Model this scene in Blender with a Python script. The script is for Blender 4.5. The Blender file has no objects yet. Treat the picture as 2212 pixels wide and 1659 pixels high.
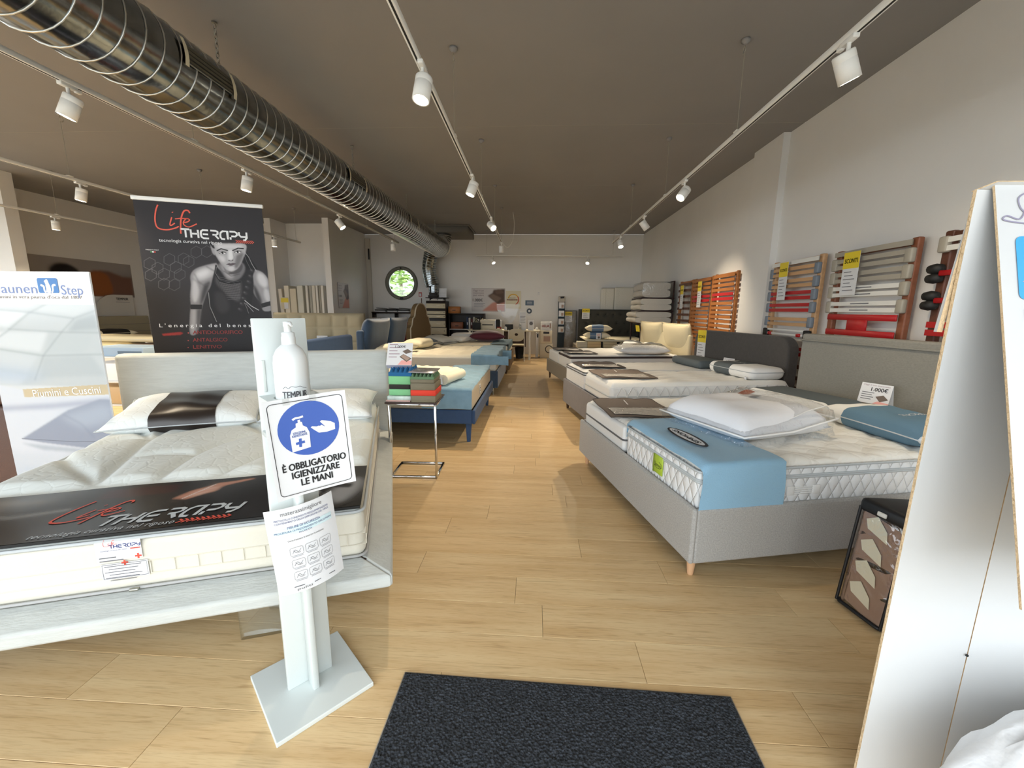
import bpy, bmesh, math, random
import numpy as np
from mathutils import Matrix, Vector
R_ = math.radians
random.seed(7); rng = np.random.default_rng(7)
SC = bpy.context.scene
COL = SC.collection

# ------------------------------------------------------------------ camera
CAM_H = 1.36
def cam_axes(yaw, pitch, roll):
    cy, sy, cp, sp = math.cos(yaw), math.sin(yaw), math.cos(pitch), math.sin(pitch)
    f = Vector((-sy*cp, cy*cp, -sp)); r = Vector((cy, sy, 0)); u = r.cross(f)
    cr, sr = math.cos(roll), math.sin(roll)
    return cr*r + sr*u, -sr*r + cr*u, f
_r, _u, _f = cam_axes(R_(3.04), R_(10.2), R_(0.59))
cam_d = bpy.data.cameras.new('camera')
cam = bpy.data.objects.new('camera', cam_d); COL.objects.link(cam)
cam_d.sensor_fit = 'HORIZONTAL'; cam_d.sensor_width = 36.0
cam_d.lens = 890/2212*36.0
cam_d.clip_start = 0.05; cam_d.clip_end = 200
mw = Matrix((( _r.x, _u.x, -_f.x, 0), (_r.y, _u.y, -_f.y, 0), (_r.z, _u.z, -_f.z, CAM_H), (0, 0, 0, 1)))
cam.matrix_world = mw
SC.camera = cam

# ------------------------------------------------------------------ world, exposure
world = bpy.data.worlds.new('World'); SC.world = world; world.use_nodes = True
wn = world.node_tree; wn.nodes.clear()
wo = wn.nodes.new('ShaderNodeOutputWorld'); wb = wn.nodes.new('ShaderNodeBackground')
wb.inputs[0].default_value = (0.88, 0.95, 1.0, 1); wb.inputs[1].default_value = 3.5
wn.links.new(wb.outputs[0], wo.inputs[0])
SC.view_settings.view_transform = 'Standard'
SC.view_settings.look = 'None'
SC.view_settings.gamma = 1.0
SC.view_settings.use_curve_mapping = False
SC.view_settings.exposure = 0.46
SC.cycles.use_denoising = True
SC.cycles.use_adaptive_sampling = True
SC.cycles.adaptive_threshold = 0.03
SC.cycles.max_bounces = 8
SC.cycles.diffuse_bounces = 4
SC.cycles.transparent_max_bounces = 16
SC.cycles.caustics_reflective = False
SC.cycles.caustics_refractive = False
SC.cycles.sample_clamp_indirect = 6.0
# the shop front behind the camera is open to the sky: one portal in its opening
pl = bpy.data.lights.new('shopfront_portal', 'AREA'); pl.shape = 'RECTANGLE'; pl.size = 12.4; pl.size_y = 2.75
pl.cycles.is_portal = True
po = bpy.data.objects.new('shopfront_portal', pl); COL.objects.link(po)
po.location = (-3.4, -1.25, 1.4); po.rotation_euler = (R_(90), 0, 0)
pl2 = bpy.data.lights.new('added_side_portal', 'AREA'); pl2.shape = 'RECTANGLE'; pl2.size = 7.4; pl2.size_y = 2.75  # portal for an unseen left wall opening, added to bring more daylight inside
pl2.cycles.is_portal = True
po2 = bpy.data.objects.new('added_side_portal', pl2); COL.objects.link(po2)
po2.location = (-10.15, 2.6, 1.4); po2.rotation_euler = (R_(90), 0, R_(-90))
SPOT_W = 190.0
WARM = (1.0, 0.83, 0.60)

# ------------------------------------------------------------------ helpers: materials
def srgb(r, g=None, b=None):
    if g is None:
        h = r.lstrip('#'); r, g, b = (int(h[i:i+2], 16) for i in (0, 2, 4))
    o = []
    for c in (r, g, b):
        c /= 255.0
        o.append(c/12.92 if c <= .04045 else ((c+.055)/1.055)**2.4)
    return tuple(o)
MATS = {}
def mat(name, col, rough=.6, metal=0.0, bump=0.0, bscale=60.0, var=0.0, vscale=4.0, spec=.5, emit=None, estr=0, alpha=None,
        stretch=(1, 1, 1), kind='noise', sheen=0, coords='Object'):
    if name in MATS: return MATS[name]
    m = bpy.data.materials.new(name); m.use_nodes = True; MATS[name] = m
    nt = m.node_tree; bs = nt.nodes['Principled BSDF']
    c = srgb(col) if isinstance(col, str) else col
    bs.inputs['Base Color'].default_value = (*c, 1)
    bs.inputs['Roughness'].default_value = rough
    bs.inputs['Metallic'].default_value = metal
    bs.inputs['Specular IOR Level'].default_value = spec
    if sheen: bs.inputs['Sheen Weight'].default_value = sheen
    if emit:
        bs.inputs['Emission Color'].default_value = (*emit, 1); bs.inputs['Emission Strength'].default_value = estr
    if bump or var:
        tc = nt.nodes.new('ShaderNodeTexCoord'); mp = nt.nodes.new('ShaderNodeMapping')
        mp.inputs['Scale'].default_value = stretch
        nt.links.new(tc.outputs[coords], mp.inputs[0])
    if bump:
        if kind == 'noise':
            t = nt.nodes.new('ShaderNodeTexNoise'); t.inputs['Scale'].default_value = bscale; t.inputs['Detail'].default_value = 3
            out = t.outputs[0]
        elif kind == 'voronoi':
            t = nt.nodes.new('ShaderNodeTexVoronoi'); t.inputs['Scale'].default_value = bscale; out = t.outputs[0]
        elif kind == 'cracks':
            t = nt.nodes.new('ShaderNodeTexVoronoi'); t.feature = 'DISTANCE_TO_EDGE'; t.inputs['Scale'].default_value = bscale
            r = nt.nodes.new('ShaderNodeValToRGB'); r.color_ramp.elements[1].position = .12
            nt.links.new(t.outputs[0], r.inputs[0]); out = r.outputs[0]
        elif kind == 'weave':
            a = nt.nodes.new('ShaderNodeTexWave'); a.inputs['Scale'].default_value = bscale; a.inputs['Distortion'].default_value = 1.5; a.bands_direction = 'X'
            b = nt.nodes.new('ShaderNodeTexWave'); b.inputs['Scale'].default_value = bscale; b.inputs['Distortion'].default_value = 1.5; b.bands_direction = 'Z'
            for q in (a, b): nt.links.new(mp.outputs[0], q.inputs[0])
            mx = nt.nodes.new('ShaderNodeMath'); mx.operation = 'ADD'
            nt.links.new(a.outputs[1], mx.inputs[0]); nt.links.new(b.outputs[1], mx.inputs[1]); t = None; out = mx.outputs[0]
        elif kind == 'diamond':
            s = nt.nodes.new('ShaderNodeSeparateXYZ'); nt.links.new(mp.outputs[0], s.inputs[0])
            def M(op, x, y=None):
                n = nt.nodes.new('ShaderNodeMath'); n.operation = op
                for i, q in enumerate((x, y)):
                    if q is None: continue
                    if isinstance(q, (int, float)): n.inputs[i].default_value = q
                    else: nt.links.new(q, n.inputs[i])
                return n.outputs[0]
            h = M('ADD', s.outputs[0], s.outputs[1])
            p1 = M('ABSOLUTE', M('SINE', M('MULTIPLY', M('ADD', h, M('MULTIPLY', s.outputs[2], .55)), bscale)))
            p2 = M('ABSOLUTE', M('SINE', M('MULTIPLY', M('SUBTRACT', h, M('MULTIPLY', s.outputs[2], .55)), bscale)))
            out = M('POWER', M('MINIMUM', p1, p2), .4); t = None
        if t is not None: nt.links.new(mp.outputs[0], t.inputs[0])
        bp = nt.nodes.new('ShaderNodeBump'); bp.inputs['Strength'].default_value = bump; bp.inputs['Distance'].default_value = .01
        nt.links.new(out, bp.inputs['Height']); nt.links.new(bp.outputs[0], bs.inputs['Normal'])
    if var:
        t2 = nt.nodes.new('ShaderNodeTexNoise'); t2.inputs['Scale'].default_value = vscale; t2.inputs['Detail'].default_value = 5
        nt.links.new(mp.outputs[0], t2.inputs[0])
        mr = nt.nodes.new('ShaderNodeMapRange'); mr.inputs[1].default_value = .3; mr.inputs[2].default_value = .7
        mr.inputs[3].default_value = 1-var; mr.inputs[4].default_value = 1+var
        nt.links.new(t2.outputs[0], mr.inputs[0])
        mu = nt.nodes.new('ShaderNodeMix'); mu.data_type = 'RGBA'; mu.blend_type = 'MULTIPLY'; mu.inputs[0].default_value = 1
        mu.inputs[6].default_value = (*c, 1); nt.links.new(mr.outputs[0], mu.inputs[7])
        nt.links.new(mu.outputs[2], bs.inputs['Base Color'])
    return m
def mat_clear(name, tint=(.95, .97, .97), gloss=.14, rough=.04, wrinkle=0):
    """thin clear plastic or glass: see-through with a little gloss"""
    if name in MATS: return MATS[name]
    m = bpy.data.materials.new(name); m.use_nodes = True; MATS[name] = m
    nt = m.node_tree; nt.nodes.clear()
    o = nt.nodes.new('ShaderNodeOutputMaterial'); t = nt.nodes.new('ShaderNodeBsdfTransparent'); t.inputs[0].default_value = (*tint, 1)
    g = nt.nodes.new('ShaderNodeBsdfGlossy'); g.inputs['Roughness'].default_value = rough
    if wrinkle:
        tc = nt.nodes.new('ShaderNodeTexCoord'); tn = nt.nodes.new('ShaderNodeTexNoise'); tn.inputs['Scale'].default_value = 9; tn.inputs['Detail'].default_value = 2; tn.inputs['Distortion'].default_value = 1.5
        bp = nt.nodes.new('ShaderNodeBump'); bp.inputs['Strength'].default_value = wrinkle; bp.inputs['Distance'].default_value = .03
        nt.links.new(tc.outputs['Object'], tn.inputs[0]); nt.links.new(tn.outputs[0], bp.inputs['Height']); nt.links.new(bp.outputs[0], g.inputs['Normal'])
    lw = nt.nodes.new('ShaderNodeLayerWeight'); lw.inputs[0].default_value = .3
    mr = nt.nodes.new('ShaderNodeMapRange'); mr.inputs[3].default_value = gloss*.5; mr.inputs[4].default_value = min(1, gloss*4)
    nt.links.new(lw.outputs[1], mr.inputs[0])
    mx = nt.nodes.new('ShaderNodeMixShader')
    nt.links.new(mr.outputs[0], mx.inputs[0]); nt.links.new(t.outputs[0], mx.inputs[1]); nt.links.new(g.outputs[0], mx.inputs[2])
    nt.links.new(mx.outputs[0], o.inputs[0])
    return m
def mat_print(name, rough=.45, spec=.5):
    """flat print: colours stored on the sheet's own points"""
    if name in MATS: return MATS[name]
    m = bpy.data.materials.new(name); m.use_nodes = True; MATS[name] = m
    nt = m.node_tree; bs = nt.nodes['Principled BSDF']; a = nt.nodes.new('ShaderNodeAttribute'); a.attribute_name = 'Col'
    nt.links.new(a.outputs[0], bs.inputs['Base Color']); bs.inputs['Roughness'].default_value = rough
    bs.inputs['Specular IOR Level'].default_value = spec
    return m

# ------------------------------------------------------------------ helpers: meshes
class B:
    def __init__(s): s.v = []; s.f = []; s.mi = []; s.sm = []
    def add(s, vs, fs, mi=0, sm=False):
        o = len(s.v); s.v.extend([tuple(p) for p in vs])
        for f in fs: s.f.append(tuple(i+o for i in f)); s.mi.append(mi); s.sm.append(sm)
        return s
    def box(s, x0, x1, y0, y1, z0, z1, mi=0, M=None):
        vs = [(x, y, z) for z in (z0, z1) for y in (y0, y1) for x in (x0, x1)]
        if M is not None: vs = [M @ Vector(p) for p in vs]
        return s.add(vs, [(0, 2, 3, 1), (4, 5, 7, 6), (0, 1, 5, 4), (2, 6, 7, 3), (0, 4, 6, 2), (1, 3, 7, 5)], mi)
    def rbox(s, x0, x1, y0, y1, z0, z1, r=.02, seg=3, mi=0, M=None):
        bm = bmesh.new(); bmesh.ops.create_cube(bm, size=1)
        for v in bm.verts: v.co = Vector(((x0+x1)/2+v.co.x*(x1-x0), (y0+y1)/2+v.co.y*(y1-y0), (z0+z1)/2+v.co.z*(z1-z0)))
        r = min(r, .499*min(x1-x0, y1-y0, z1-z0))
        bmesh.ops.bevel(bm, geom=bm.edges[:], offset=r, segments=seg, profile=.5, affect='EDGES')
        bm.verts.index_update()
        vs = [v.co.copy() for v in bm.verts]
        if M is not None: vs = [M @ p for p in vs]
        s.add(vs, [tuple(v.index for v in f.verts) for f in bm.faces], mi, True); bm.free(); return s
    def tube(s, pts, r, n=8, mi=0, cap=True, closed=False):
        pts = [Vector(p) for p in pts]; N = len(pts); rs = r if isinstance(r, (list, tuple)) else [r]*N
        vs = []; up = Vector((0, 0, 1)); prev = None
        for i, p in enumerate(pts):
            if closed: t = pts[(i+1) % N]-pts[i-1]
            else: t = pts[min(i+1, N-1)]-pts[max(i-1, 0)]
            t = t.normalized() if t.length > 1e-9 else Vector((0, 0, 1))
            if prev is None:
                a = t.cross(up)
                if a.length < 1e-3: a = t.cross(Vector((1, 0, 0)))
                a.normalize()
            else:
                a = prev-t*prev.dot(t)
                if a.length < 1e-6: a = t.cross(up)
                a.normalize()
            prev = a; b = t.cross(a)
            for k in range(n):
                th = 2*math.pi*k/n; vs.append(p+(a*math.cos(th)+b*math.sin(th))*rs[i])
        fs = []
        for i in range(N if closed else N-1):
            j = (i+1) % N
            for k in range(n): fs.append((i*n+k, i*n+(k+1) % n, j*n+(k+1) % n, j*n+k))
        s.add(vs, fs, mi, True)
        if cap and not closed:
            s.add(vs[:n], [tuple(range(n))[::-1]], mi); s.add(vs[-n:], [tuple(range(n))], mi)
        return s
    def lathe(s, prof, n=24, mi=0, M=None, cap=True):
        vs = []
        for (r, z) in prof:
            for k in range(n):
                th = 2*math.pi*k/n; p = Vector((r*math.cos(th), r*math.sin(th), z)); vs.append(M @ p if M is not None else p)
        fs = [(i*n+k, i*n+(k+1) % n, (i+1)*n+(k+1) % n, (i+1)*n+k) for i in range(len(prof)-1) for k in range(n)]
        s.add(vs, fs, mi, True)
        if cap:
            s.add(vs[:n], [tuple(range(n))[::-1]], mi); s.add(vs[-n:], [tuple(range(n))], mi)
        return s
    def prism(s, poly, t0, t1, fn=lambda x, y, t: (x, y, t), mi=0):
        n = len(poly)
        vs = [fn(x, y, t0) for x, y in poly]+[fn(x, y, t1) for x, y in poly]
        return s.add(vs, [tuple(range(n))[::-1], tuple(range(n, 2*n))]+[(i, (i+1) % n, n+(i+1) % n, n+i) for i in range(n)], mi)
    def grid(s, nu, nv, fn, mi=0, sm=True, wrap=False):
        vs = [fn(i/nu, j/nv) for j in range(nv+1) for i in range(nu+1)]
        fs = [(j*(nu+1)+i, j*(nu+1)+i+1, (j+1)*(nu+1)+i+1, (j+1)*(nu+1)+i) for j in range(nv) for i in range(nu)]
        return s.add(vs, fs, mi, sm)
    def build(s, name, mats, parent=None, wn=False, weld=False, flip=False):
        me = bpy.data.meshes.new(name); me.from_pydata(s.v, [], s.f)
        if not isinstance(mats, (list, tuple)): mats = [mats]
        for m in mats: me.materials.append(m)
        me.polygons.foreach_set('material_index', s.mi); me.polygons.foreach_set('use_smooth', s.sm)
        if weld:
            bm = bmesh.new(); bm.from_mesh(me); bmesh.ops.remove_doubles(bm, verts=bm.verts[:], dist=1e-5)
            bmesh.ops.recalc_face_normals(bm, faces=bm.faces[:]); bm.to_mesh(me); bm.free()
        me.update()
        o = bpy.data.objects.new(name, me); COL.objects.link(o)
        if parent is not None: o.parent = parent
        if wn:
            md = o.modifiers.new('wn', 'WEIGHTED_NORMAL'); md.keep_sharp = True
        return o
def link(name, me, parent=None, M=None):
    o = bpy.data.objects.new(name, me); COL.objects.link(o)
    if parent is not None: o.parent = parent
    if M is not None: o.matrix_local = M
    return o
def tag(o, label, cat, group=None, kind=None):
    o['label'] = label; o['category'] = cat
    if group: o['group'] = group
    if kind: o['kind'] = kind
    return o
def thing(name, label, cat, loc=(0, 0, 0), rz=0, group=None, rot=None):
    o = bpy.data.objects.new(name, None); COL.objects.link(o); o.empty_display_size = .1
    o.location = loc; o.rotation_euler = rot if rot else (0, 0, rz)
    return tag(o, label, cat, group)
def struct(o, label=None):
    o['kind'] = 'structure'
    if label: o['label'] = label
    return o
def rounded(w, h, r, n=5, cx=0, cy=0):
    p = []
    for (sx, sy, a0) in ((1, 1, 0), (-1, 1, 90), (-1, -1, 180), (1, -1, 270)):
        for k in range(n+1):
            a = R_(a0+90*k/n); p.append((cx+sx*(w/2-r)+r*math.cos(a), cy+sy*(h/2-r)+r*math.sin(a)))
    return p
def T(x=0, y=0, z=0, rx=0, ry=0, rz=0):
    return Matrix.Translation((x, y, z)) @ Matrix.Rotation(R_(rz), 4, 'Z') @ Matrix.Rotation(R_(ry), 4, 'Y') @ Matrix.Rotation(R_(rx), 4, 'X')
# upright plane facing -Y: (x across, y up)
def FRONT(x=0, y=0, z=0, rz=0): return T(x, y, z, rx=90, rz=rz)
def text(name, body, size, M, m, parent=None, align='CENTER', bold=0.0, shear=0.0, sx=1.0, fn=None, space=1.0, width=None, words=False):
    cu = bpy.data.curves.new('t', 'FONT'); cu.body = body; cu.size = size; cu.align_x = align; cu.align_y = 'CENTER'
    cu.shear = shear; cu.resolution_u = 3; cu.space_character = space; cu.space_line = .85; cu.fill_mode = 'FRONT'
    ob = bpy.data.objects.new('t', cu); me = bpy.data.meshes.new_from_object(ob)
    bpy.data.objects.remove(ob); bpy.data.curves.remove(cu)
    vs = [v.co.copy() for v in me.vertices]
    if width and vs:
        x0 = min(v.x for v in vs); x1 = max(v.x for v in vs); sx = width/max(1e-6, x1-x0)
    fs = [tuple(p.vertices) for p in me.polygons]; b = B()
    if words:                       # one mesh for each word
        xs_ = sorted((min(vs[i].x for i in f), max(vs[i].x for i in f)) for f in fs); cuts = []; end = xs_[0][1]
        for x0, x1 in xs_:
            if x0-end > size*.18: cuts.append((x0+end)/2)
            end = max(end, x1)
        cuts = [-1e9]+cuts+[1e9]; bpy.data.meshes.remove(me); out = None
        for c0, c1 in zip(cuts[:-1], cuts[1:]):
            ff = [f for f in fs if c0 < vs[f[0]].x < c1]; ids = sorted({i for f in ff for i in f}); mp = {k: n for n, k in enumerate(ids)}
            out = B().add([M @ Vector((vs[i].x*sx, vs[i].y, 0)) for i in ids], [tuple(mp[i] for i in f) for f in ff]).build(name, m, parent)
        return out
    for dx, dy in (((-bold, 0), (bold, 0), (0, bold*.6), (0, -bold*.6)) if bold else ((0, 0),)):
        b.add([M @ (Vector(fn(c.x*sx+dx, c.y+dy)) if fn else Vector((c.x*sx+dx, c.y+dy, 0))) for c in vs], fs)
    bpy.data.meshes.remove(me)
    return b.build(name, m, parent)
def strokes(name, lines, w, M, m, parent=None, fn=None, z=0):
    """flat lettering drawn as ribbons along poly-lines; lines: list of point lists (with optional own width)"""
    b = B()
    for ln in lines:
        ww = w
        if isinstance(ln, tuple): ln, ww = ln
        pts = [Vector((p[0], p[1], 0)) for p in ln]; n = len(pts); vs = []
        for i in range(n):
            t = (pts[min(i+1, n-1)]-pts[max(i-1, 0)]).normalized(); nn = Vector((-t.y, t.x, 0))
            k = 1.0
            if 0 < i < n-1:
                a = (pts[i]-pts[i-1]).normalized(); c = a.dot((pts[i+1]-pts[i]).normalized()); k = 1/max(.45, math.sqrt(max(0, (1+c)/2)))
            wi = ww[i] if isinstance(ww, (list, tuple)) else ww
            vs += [pts[i]+nn*wi/2*k, pts[i]-nn*wi/2*k]
        vs = [M @ (Vector(fn(p.x, p.y)) if fn else Vector((p.x, p.y, z))) for p in vs]
        b.add(vs, [(2*i, 2*i+1, 2*i+3, 2*i+2) for i in range(n-1)])
    return b.build(name, m, parent)
def spline(pts, n=8):
    out = []; P = [pts[0]]+list(pts)+[pts[-1]]
    for i in range(1, len(P)-2):
        p0, p1, p2, p3 = (np.array(P[i+k], float) for k in (-1, 0, 1, 2))
        for k in range(n):
            t = k/n; out.append(tuple(.5*((2*p1)+(-p0+p2)*t+(2*p0-5*p1+4*p2-p3)*t*t+(-p0+3*p1-3*p2+p3)*t**3)))
    out.append(tuple(pts[-1])); return out

class Cv:
    """a small paint canvas for printed pictures; coordinates in 0..1 across and 0..asp down"""
    def __init__(s, nx, asp, bg):
        s.nx = nx; s.ny = int(round(nx*asp)); s.asp = asp
        s.a = np.empty((s.ny+1, s.nx+1, 3)); s.a[:] = srgb(bg)
        s.X, s.Y = np.meshgrid(np.linspace(0, 1, s.nx+1), np.linspace(0, asp, s.ny+1))
    def blur(s, m, r):
        k = int(round(r*s.nx))
        if k < 1: return m
        for _ in range(3):
            for ax in (0, 1):
                p = np.pad(m, [(k+1, k) if i == ax else (0, 0) for i in (0, 1)], mode='edge'); c = np.cumsum(p, axis=ax)
                m = (c[2*k+1:]-c[:-2*k-1])/(2*k+1) if ax == 0 else (c[:, 2*k+1:]-c[:, :-2*k-1])/(2*k+1)
        return m
    def mix(s, m, col, al=1.0):
        m = (m*al)[..., None]; s.a = s.a*(1-m)+np.array(srgb(col))*m; return s
    def poly(s, pts, col, al=1.0, blur=0.0, smooth=False):
        if smooth: pts = spline(list(pts)+[pts[0]], 6)
        ins = np.zeros(s.X.shape, bool); n = len(pts)
        for i in range(n):
            x1, y1 = pts[i]; x2, y2 = pts[(i+1) % n]
            if y1 == y2: continue
            c = ((y1 > s.Y) != (y2 > s.Y)) & (s.X < (x2-x1)*(s.Y-y1)/(y2-y1)+x1); ins ^= c
        return s.mix(s.blur(ins.astype(float), blur), col, al)
    def ell(s, cx, cy, rx, ry, col, al=1.0, blur=0.0, rot=0):
        c, q = math.cos(R_(rot)), math.sin(R_(rot)); dx, dy = s.X-cx, s.Y-cy
        u, v = (dx*c+dy*q)/rx, (-dx*q+dy*c)/ry
        return s.mix(s.blur((u*u+v*v < 1).astype(float), blur), col, al)
    def line(s, pts, w, col, al=1.0, blur=0.0):
        d = np.full(s.X.shape, 9.0)
        for (x1, y1), (x2, y2) in zip(pts[:-1], pts[1:]):
            L = max(1e-12, (x2-x1)**2+(y2-y1)**2); t = np.clip(((s.X-x1)*(x2-x1)+(s.Y-y1)*(y2-y1))/L, 0, 1)
            d = np.minimum(d, np.hypot(s.X-x1-t*(x2-x1), s.Y-y1-t*(y2-y1)))
        m = np.clip((w/2-d)*s.nx+.5, 0, 1); return s.mix(s.blur(m, blur), col, al)
    def sheet(s, name, W, m, parent=None, fn=None, M=None):
        """build the printed sheet, W metres wide, centred across, top at y=0 going down; fn maps (x, y) to local xyz"""
        nx, ny = s.nx, s.ny; H = W*s.asp
        x = (s.X-.5)*W; y = -s.Y*W
        if fn is None: co = np.stack([x, y, np.zeros_like(x)], -1).reshape(-1, 3)
        else: co = np.array([fn(a, b) for a, b in zip(x.ravel(), y.ravel())])
        if M is not None:
            A = np.array(M); co = co@A[:3, :3].T+A[:3, 3]
        i = np.arange(nx*ny); a = (i//nx)*(nx+1)+i % nx
        q = np.stack([a, a+nx+1, a+nx+2, a+1], -1)
        me = bpy.data.meshes.new(name); me.vertices.add(len(co)); me.vertices.foreach_set('co', co.astype(np.float32).ravel())
        me.loops.add(q.size); me.loops.foreach_set('vertex_index', q.ravel().astype(np.int32))
        me.polygons.add(len(q)); me.polygons.foreach_set('loop_start', np.arange(0, q.size, 4, dtype=np.int32))
        me.update(calc_edges=True); me.validate()
        ca = me.color_attributes.new('Col', 'FLOAT_COLOR', 'POINT')
        ca.data.foreach_set('color', np.concatenate([s.a.reshape(-1, 3), np.ones((len(co), 1))], 1).astype(np.float32).ravel())
        me.materials.append(m)
        me.polygons.foreach_set('use_smooth', np.ones(len(q), bool))
        return link(name, me, parent)
PRINT = mat_print('printed_sheet', .5, .25); PRINT_GLOSS = mat_print('printed_gloss_sheet', .22, .6)
# ================================================================== the room
CEIL = 3.58; XR = 3.15; XL = -10.1; YB = 12.9; YF = -1.2
m_wall = mat('wall_paint', '#e9e7e3', .85, bump=.05, bscale=220, var=.02, vscale=1.5)
m_ceil = mat('ceiling_paint', '#918f8e', .9, bump=.04, bscale=200, var=.03, vscale=1.2)
m_joint = mat('ceiling_joint', '#a9a59c', .9)
m_sub = mat('subfloor', '#4a3420', .9)
m_out = mat('pavement', '#a9a9a6', .9, var=.08)
m_steel_dark = mat('dark_window_metal', '#2c2c2b', .5, .4)

# floor: laminate planks laid across the room
def wood_floor():
    m = bpy.data.materials.new('laminate'); m.use_nodes = True
    nt = m.node_tree; bs = nt.nodes['Principled BSDF']; N = nt.nodes.new; L = nt.links.new
    g = N('ShaderNodeNewGeometry'); oi = N('ShaderNodeObjectInfo')
    cb = N('ShaderNodeCombineXYZ'); L(oi.outputs['Random'], cb.inputs[2])
    sc = N('ShaderNodeVectorMath'); sc.operation = 'MULTIPLY_ADD'
    sc.inputs[1].default_value = (0, 0, 37); L(cb.outputs[0], sc.inputs[0]); L(g.outputs['Position'], sc.inputs[2])
    def noise(scale, stretch, detail=4, dist=0):
        mp = N('ShaderNodeMapping'); mp.inputs['Scale'].default_value = stretch; L(sc.outputs[0], mp.inputs[0])
        t = N('ShaderNodeTexNoise'); t.inputs['Scale'].default_value = scale; t.inputs['Detail'].default_value = detail
        t.inputs['Distortion'].default_value = dist; L(mp.outputs[0], t.inputs[0]); return t.outputs[0]
    def ramp(src, stops):
        r = N('ShaderNodeValToRGB'); e = r.color_ramp.elements
        for i, (p, c) in enumerate(stops):
            q = e[i] if i < 2 else e.new(p); q.position = p; q.color = (*srgb(c), 1)
        L(src, r.inputs[0]); return r.outputs[0]
    base = ramp(noise(1.0, (1.1, 15, 1), 3, .2), [(.3, '#cdac7c'), (.5, '#d7b98b'), (.72, '#dfc598')])
    grain = ramp(noise(1.0, (5, 95, 1), 5, .9), [(.30, '#9d7a4e'), (.46, '#ffffff')])
    fine = ramp(noise(1.0, (18, 260, 1), 3), [(.25, '#d8c4a8'), (.5, '#ffffff')])
    knots = ramp(noise(1.0, (2.6, 13, 1), 2, 1.2), [(.70, '#ffffff'), (.80, '#b98f5e')])
    col = base
    for src, fac in ((grain, .30), (fine, .4), (knots, .5)):
        mx = N('ShaderNodeMix'); mx.data_type = 'RGBA'; mx.blend_type = 'MULTIPLY'; mx.inputs[0].default_value = fac
        L(col, mx.inputs[6]); L(src, mx.inputs[7]); col = mx.outputs[2]
    v = N('ShaderNodeMapRange'); v.inputs[3].default_value = .965; v.inputs[4].default_value = 1.025; L(oi.outputs['Random'], v.inputs[0])
    mx = N('ShaderNodeMix'); mx.data_type = 'RGBA'; mx.blend_type = 'MULTIPLY'; mx.inputs[0].default_value = 1
    L(col, mx.inputs[6]); L(v.outputs[0], mx.inputs[7]); L(mx.outputs[2], bs.inputs['Base Color'])
    bs.inputs['Roughness'].default_value = .36; bs.inputs['Specular IOR Level'].default_value = .4
    return m
m_wood = wood_floor()
floor = struct(B().box(XL, XR, YF, YB, -.05, -.008).build('floor', m_sub))
PW, PLN = .195, 1.29
pb = B(); g = .0007
pb.add([(g, g, -.008), (PLN-g, g, -.008), (PLN-g, PW-g, -.008), (g, PW-g, -.008),
        (g, g, -.001), (PLN-g, g, -.001), (PLN-g, PW-g, -.001), (g, PW-g, -.001),
        (g+.0012, g+.0012, 0), (PLN-g-.0012, g+.0012, 0), (PLN-g-.0012, PW-g-.0012, 0), (g+.0012, PW-g-.0012, 0)],
       [(8, 9, 10, 11)]+[(a, (a+1) % 4, 4+(a+1) % 4, 4+a) for a in range(4)]+[(4+a, 4+(a+1) % 4, 8+(a+1) % 4, 8+a) for a in range(4)])
plank0 = pb.build('plank', m_wood, floor)
spots_ = []
for j in range(int((YB-YF)/PW)+1):
    y = YF+j*PW; x = XL-random.random()*PLN
    while x < XR: spots_.append((x, y)); x += PLN
spots_ = [s for s in spots_ if s[1]+PW > .75 or True]
def _near(s):
    x = s[0]+PLN/2; y = s[1]
    if y < .8: return 50+abs(y)
    if abs(x) > y*1.35+1.2: return 40+abs(x)
    if y > 3.2 and (x < -2.2 or x > 1.6): return 30+y
    return y+.25*abs(x)
spots_.sort(key=_near)
rest = B(); first = True
for i, (x, y) in enumerate(spots_):
    x1 = min(PLN, XR+.05-x); y1 = PW
    if i < 295:
        if first: plank0.location = (x, y, 0); first = False
        else:
            o = plank0.copy(); COL.objects.link(o); o.parent = floor; o.location = (x, y, 0)
    else:
        rest.add([(px+x, py+y, pz) for px, py, pz in pb.v], pb.f)
ro = rest.build('far_planks', m_wood, floor); ro['kind'] = 'stuff'

# ceiling in boards with lighter joints
ceiling = struct(B().box(XL, XR, YF, YB, CEIL+.012, CEIL+.1).build('ceiling', m_ceil))
ys = [YF, .55, 3.03, 5.53, 8.03, 10.2, YB]
for a, b_ in zip(ys[:-1], ys[1:]):
    for xa, xb in ((XL, -6.9), (-6.9, -3.5), (-3.5, XR)):
        B().box(xa, xb, a+.004, b_-.004, CEIL, CEIL+.011).build('ceiling_board', m_ceil, ceiling)
for y in ys[1:-1]: B().box(XL, XR, y-.004, y+.004, CEIL+.001, CEIL+.012).build('joint_strip', m_joint, ceiling)

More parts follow.
